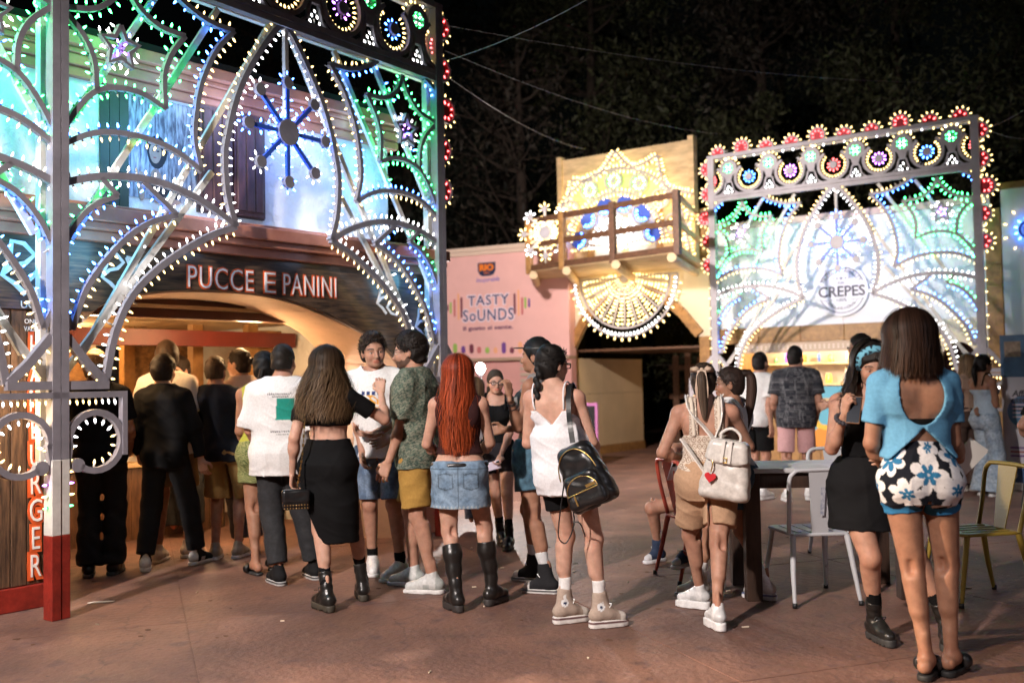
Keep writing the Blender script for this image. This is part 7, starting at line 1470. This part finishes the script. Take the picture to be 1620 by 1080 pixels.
# litter on the ground
q = G(160, 952); s_ = empty('paper_scrap', (q[0], q[1], .002), .15, 'torn white paper scrap on the ground right of the red post foot', 'litter'); MB().prism([(-.085, -.02), (-.03, -.028), (.08, -.01), (.085, .014), (-.05, .02)], 0, .0025, ax='z').build('scrap', mat('paper'), s_)
b = MB()
for i in range(46):
    x, y = random.uniform(-3.2, 4.5), random.uniform(3.4, 9); a = random.uniform(0, 6.3); l = random.uniform(.006, .022); d = np.array([math.cos(a), math.sin(a), 0])*l; b.bar(np.array([x, y, .0045])-d, np.array([x, y, .0045])+d, random.uniform(.005, .010), .006)
tag(b.build('ground_crumbs', mat('crumbs', (.5, .42, .32), .8, island=.6)), 'scattered tiny crumbs and cigarette ends on the ground', 'litter', kind='stuff')
b = MB()
for i in range(60):
    x, y = random.uniform(-3.2, 4.5), random.uniform(3.2, 9); r = random.uniform(.006, .02); b.prism([(x+r*random.uniform(.6, 1.4)*math.cos(t), y+r*random.uniform(.4, 1)*math.sin(t)) for t in np.linspace(0, 5.6, 7)], .0003, .0022+i*.00001, ax='z')
tag(b.build('dry_leaf_bits', mat('leaf_bits', (.10, .05, .025), .9, island=.5)), 'small dark dry leaf bits on the ground', 'litter', kind='stuff')
# ------------------------------------------------------------------ trees behind the buildings, cables
M_bark = mat('bark', (.045, .03, .022), .9, var=.4, vscale=6, bump=.4, bscale=12)
def leafm(n, c): return mat('leaves_'+n, c, .7, island=.55)
LM = [leafm('olive', (.034, .038, .014)), leafm('brown', (.024, .018, .011)), leafm('dark', (.011, .015, .008))]
def tree(x, y, h, label, kind=0, seed=0, nleaf=9000, spread=.30, bare=False, name='pine_tree'):
    rs = np.random.RandomState(seed); o = empty(name, (x, y, 0), 0, label, 'tree', 'trees behind the square'); tips = []; b = MB()
    top = np.array([rs.uniform(-.5, .5), rs.uniform(-.3, .3), h*.93]); trunk = curve([(0, 0, 0), (rs.uniform(-.3, .3), 0, h*.35), tuple(top*np.array([.6, .6, 1])*.75), tuple(top)], 5); n = len(trunk)
    b.tube(trunk, list(np.linspace(.24, .04, n)), 9); b.build('trunk', M_bark, o); b = MB()
    for i in range(34 if not bare else 40):
        t = rs.uniform(.22, .98); p = np.array(trunk[int(t*(n-1))]); a = rs.uniform(0, 6.28); L = h*spread*(1.15-t*.75)*rs.uniform(.6, 1.2); d = np.array([math.cos(a), math.sin(a), rs.uniform(.1, .6)])
        q = [p]; 
        for k in range(4): d = d+rs.normal(size=3)*.22+np.array([0, 0, .08 if bare else -.05]); d /= np.linalg.norm(d); q.append(q[-1]+d*L/4)
        b.tube(q, [.055, .042, .03, .02, .010], 5, 0, False); tips += [(q[2], L), (q[3], L), (q[4], L)]
        for k in range(3):
            s_ = q[rs.randint(1, 4)]; e = s_+(rs.normal(size=3)+d)*L*.22; b.tube([s_, (s_+e)/2+rs.normal(size=3)*.05, e], [.02, .014, .006], 4, 0, False); tips.append((e, L*.7))
    b.build('limbs', M_bark, o)
    m = nleaf; V = np.zeros((m*4, 3)); T = np.array([t[0] for t in tips]); S_ = np.array([t[1] for t in tips]); ix = rs.randint(0, len(T), m); off = rs.normal(size=(m, 3))*np.clip(S_[ix]*.16, .12, .42)[:, None]; off[:, 2] *= .8; c = T[ix]+off
    u = rs.normal(size=(m, 3)); u[:, 2] -= .6; u /= np.linalg.norm(u, axis=1)[:, None]; v = np.cross(u, rs.normal(size=(m, 3))); v /= np.linalg.norm(v, axis=1)[:, None]; l = rs.uniform(.045, .12, m)[:, None]; w_ = l*.34
    V[0::4] = c-u*l; V[1::4] = c+v*w_; V[2::4] = c+u*l; V[3::4] = c-v*w_
    me = np_mesh('crown', V, np.arange(m*4).reshape(-1, 4), LM[kind], smooth=False); tag(link('crown', me, o), kind='stuff')
TR = [(-2.6, 27, 13, 2, 'tall dark tree behind the pink wall, its crown just right of the near arch', 1, .28, 7000, 0), (.3, 23.5, 10, 1, 'bare branched brown tree behind the pink wall, left of the gatehouse', 2, .32, 1500, 1), (2.2, 26, 14, 0, 'tall olive green tree rising behind the gatehouse balcony', 3, .27, 10000, 0), (4.9, 22.5, 8.2, 0, 'lower leafy tree between the gatehouse and the far arch', 4, .26, 8000, 0), (6.6, 25, 14, 1, 'tall brownish tree behind the left half of the far arch', 5, .30, 9000, 0), (9.3, 24, 14, 0, 'broad olive tree behind the right half of the far arch', 6, .33, 12000, 0), (11.5, 19.5, 12, 0, 'nearest leafy tree hanging over the white wall at the upper right corner', 7, .36, 13000, 0), (-6.5, 26, 14, 2, 'dark tree behind the kiosk roof', 8, .3, 5000, 0), (14.5, 25, 14, 2, 'dark tree at the far right behind the banner', 9, .3, 6000, 0), (4.2, 31, 16, 2, 'very tall dark tree farthest back behind the gatehouse', 10, .3, 8000, 0), (9, 32, 16, 2, 'very tall dark tree farthest back behind the far arch', 11, .3, 8000, 0), (0, 32, 16, 2, 'very tall dark tree farthest back behind the pink wall', 12, .3, 8000, 0)]
for x, y, h, k, lab, sd, sp, nl, br in TR: tree(x, y, h, lab, k, sd, int(nl*1.9), sp, bool(br))
M_wire = mat('wire', (.20, .19, .20), .5)
def wire(label, pts, sag=.2, r=.003):
    pts = [np.array(p) for p in pts]; path = []
    for i in range(len(pts)-1):
        for k in range(12): t = k/12; q = pts[i]+(pts[i+1]-pts[i])*t; q[2] -= sag*4*t*(1-t); path.append(q)
    path.append(pts[-1]); o = tag(MB().tube(path, r, 5).build('cable', M_wire), label, 'cable', 'cables slung over the square'); return o
aT = P(697, 38, A1[1])
wire('thin cable rising from the near arch top to the upper edge of the view', [P(699, 98, A1[1]), P(935, -4, 8.0)], .05)
wire('long cable from the near arch top across to the far right trees', [P(703, 40, A1[1]), P(1640, 125, 17)], .25, .0036)
wire('cable from the near arch running down behind the balcony', [P(703, 80, A1[1]), P(1140, 212, 16.0)], .15, .0036)
wire('cable from the near arch down to the rosette panel', [P(703, 118, A1[1]), P(926, 236, 17.0)], .12, .0036)
wire('short cable from the far arch top to the right edge', [P(1552, 205, 14.1), P(1640, 160, 13)], .05, .0036)
wire('second short cable from the far arch to the right edge', [P(1552, 200, 14.1), P(1640, 220, 13.5)], .06, .0036)
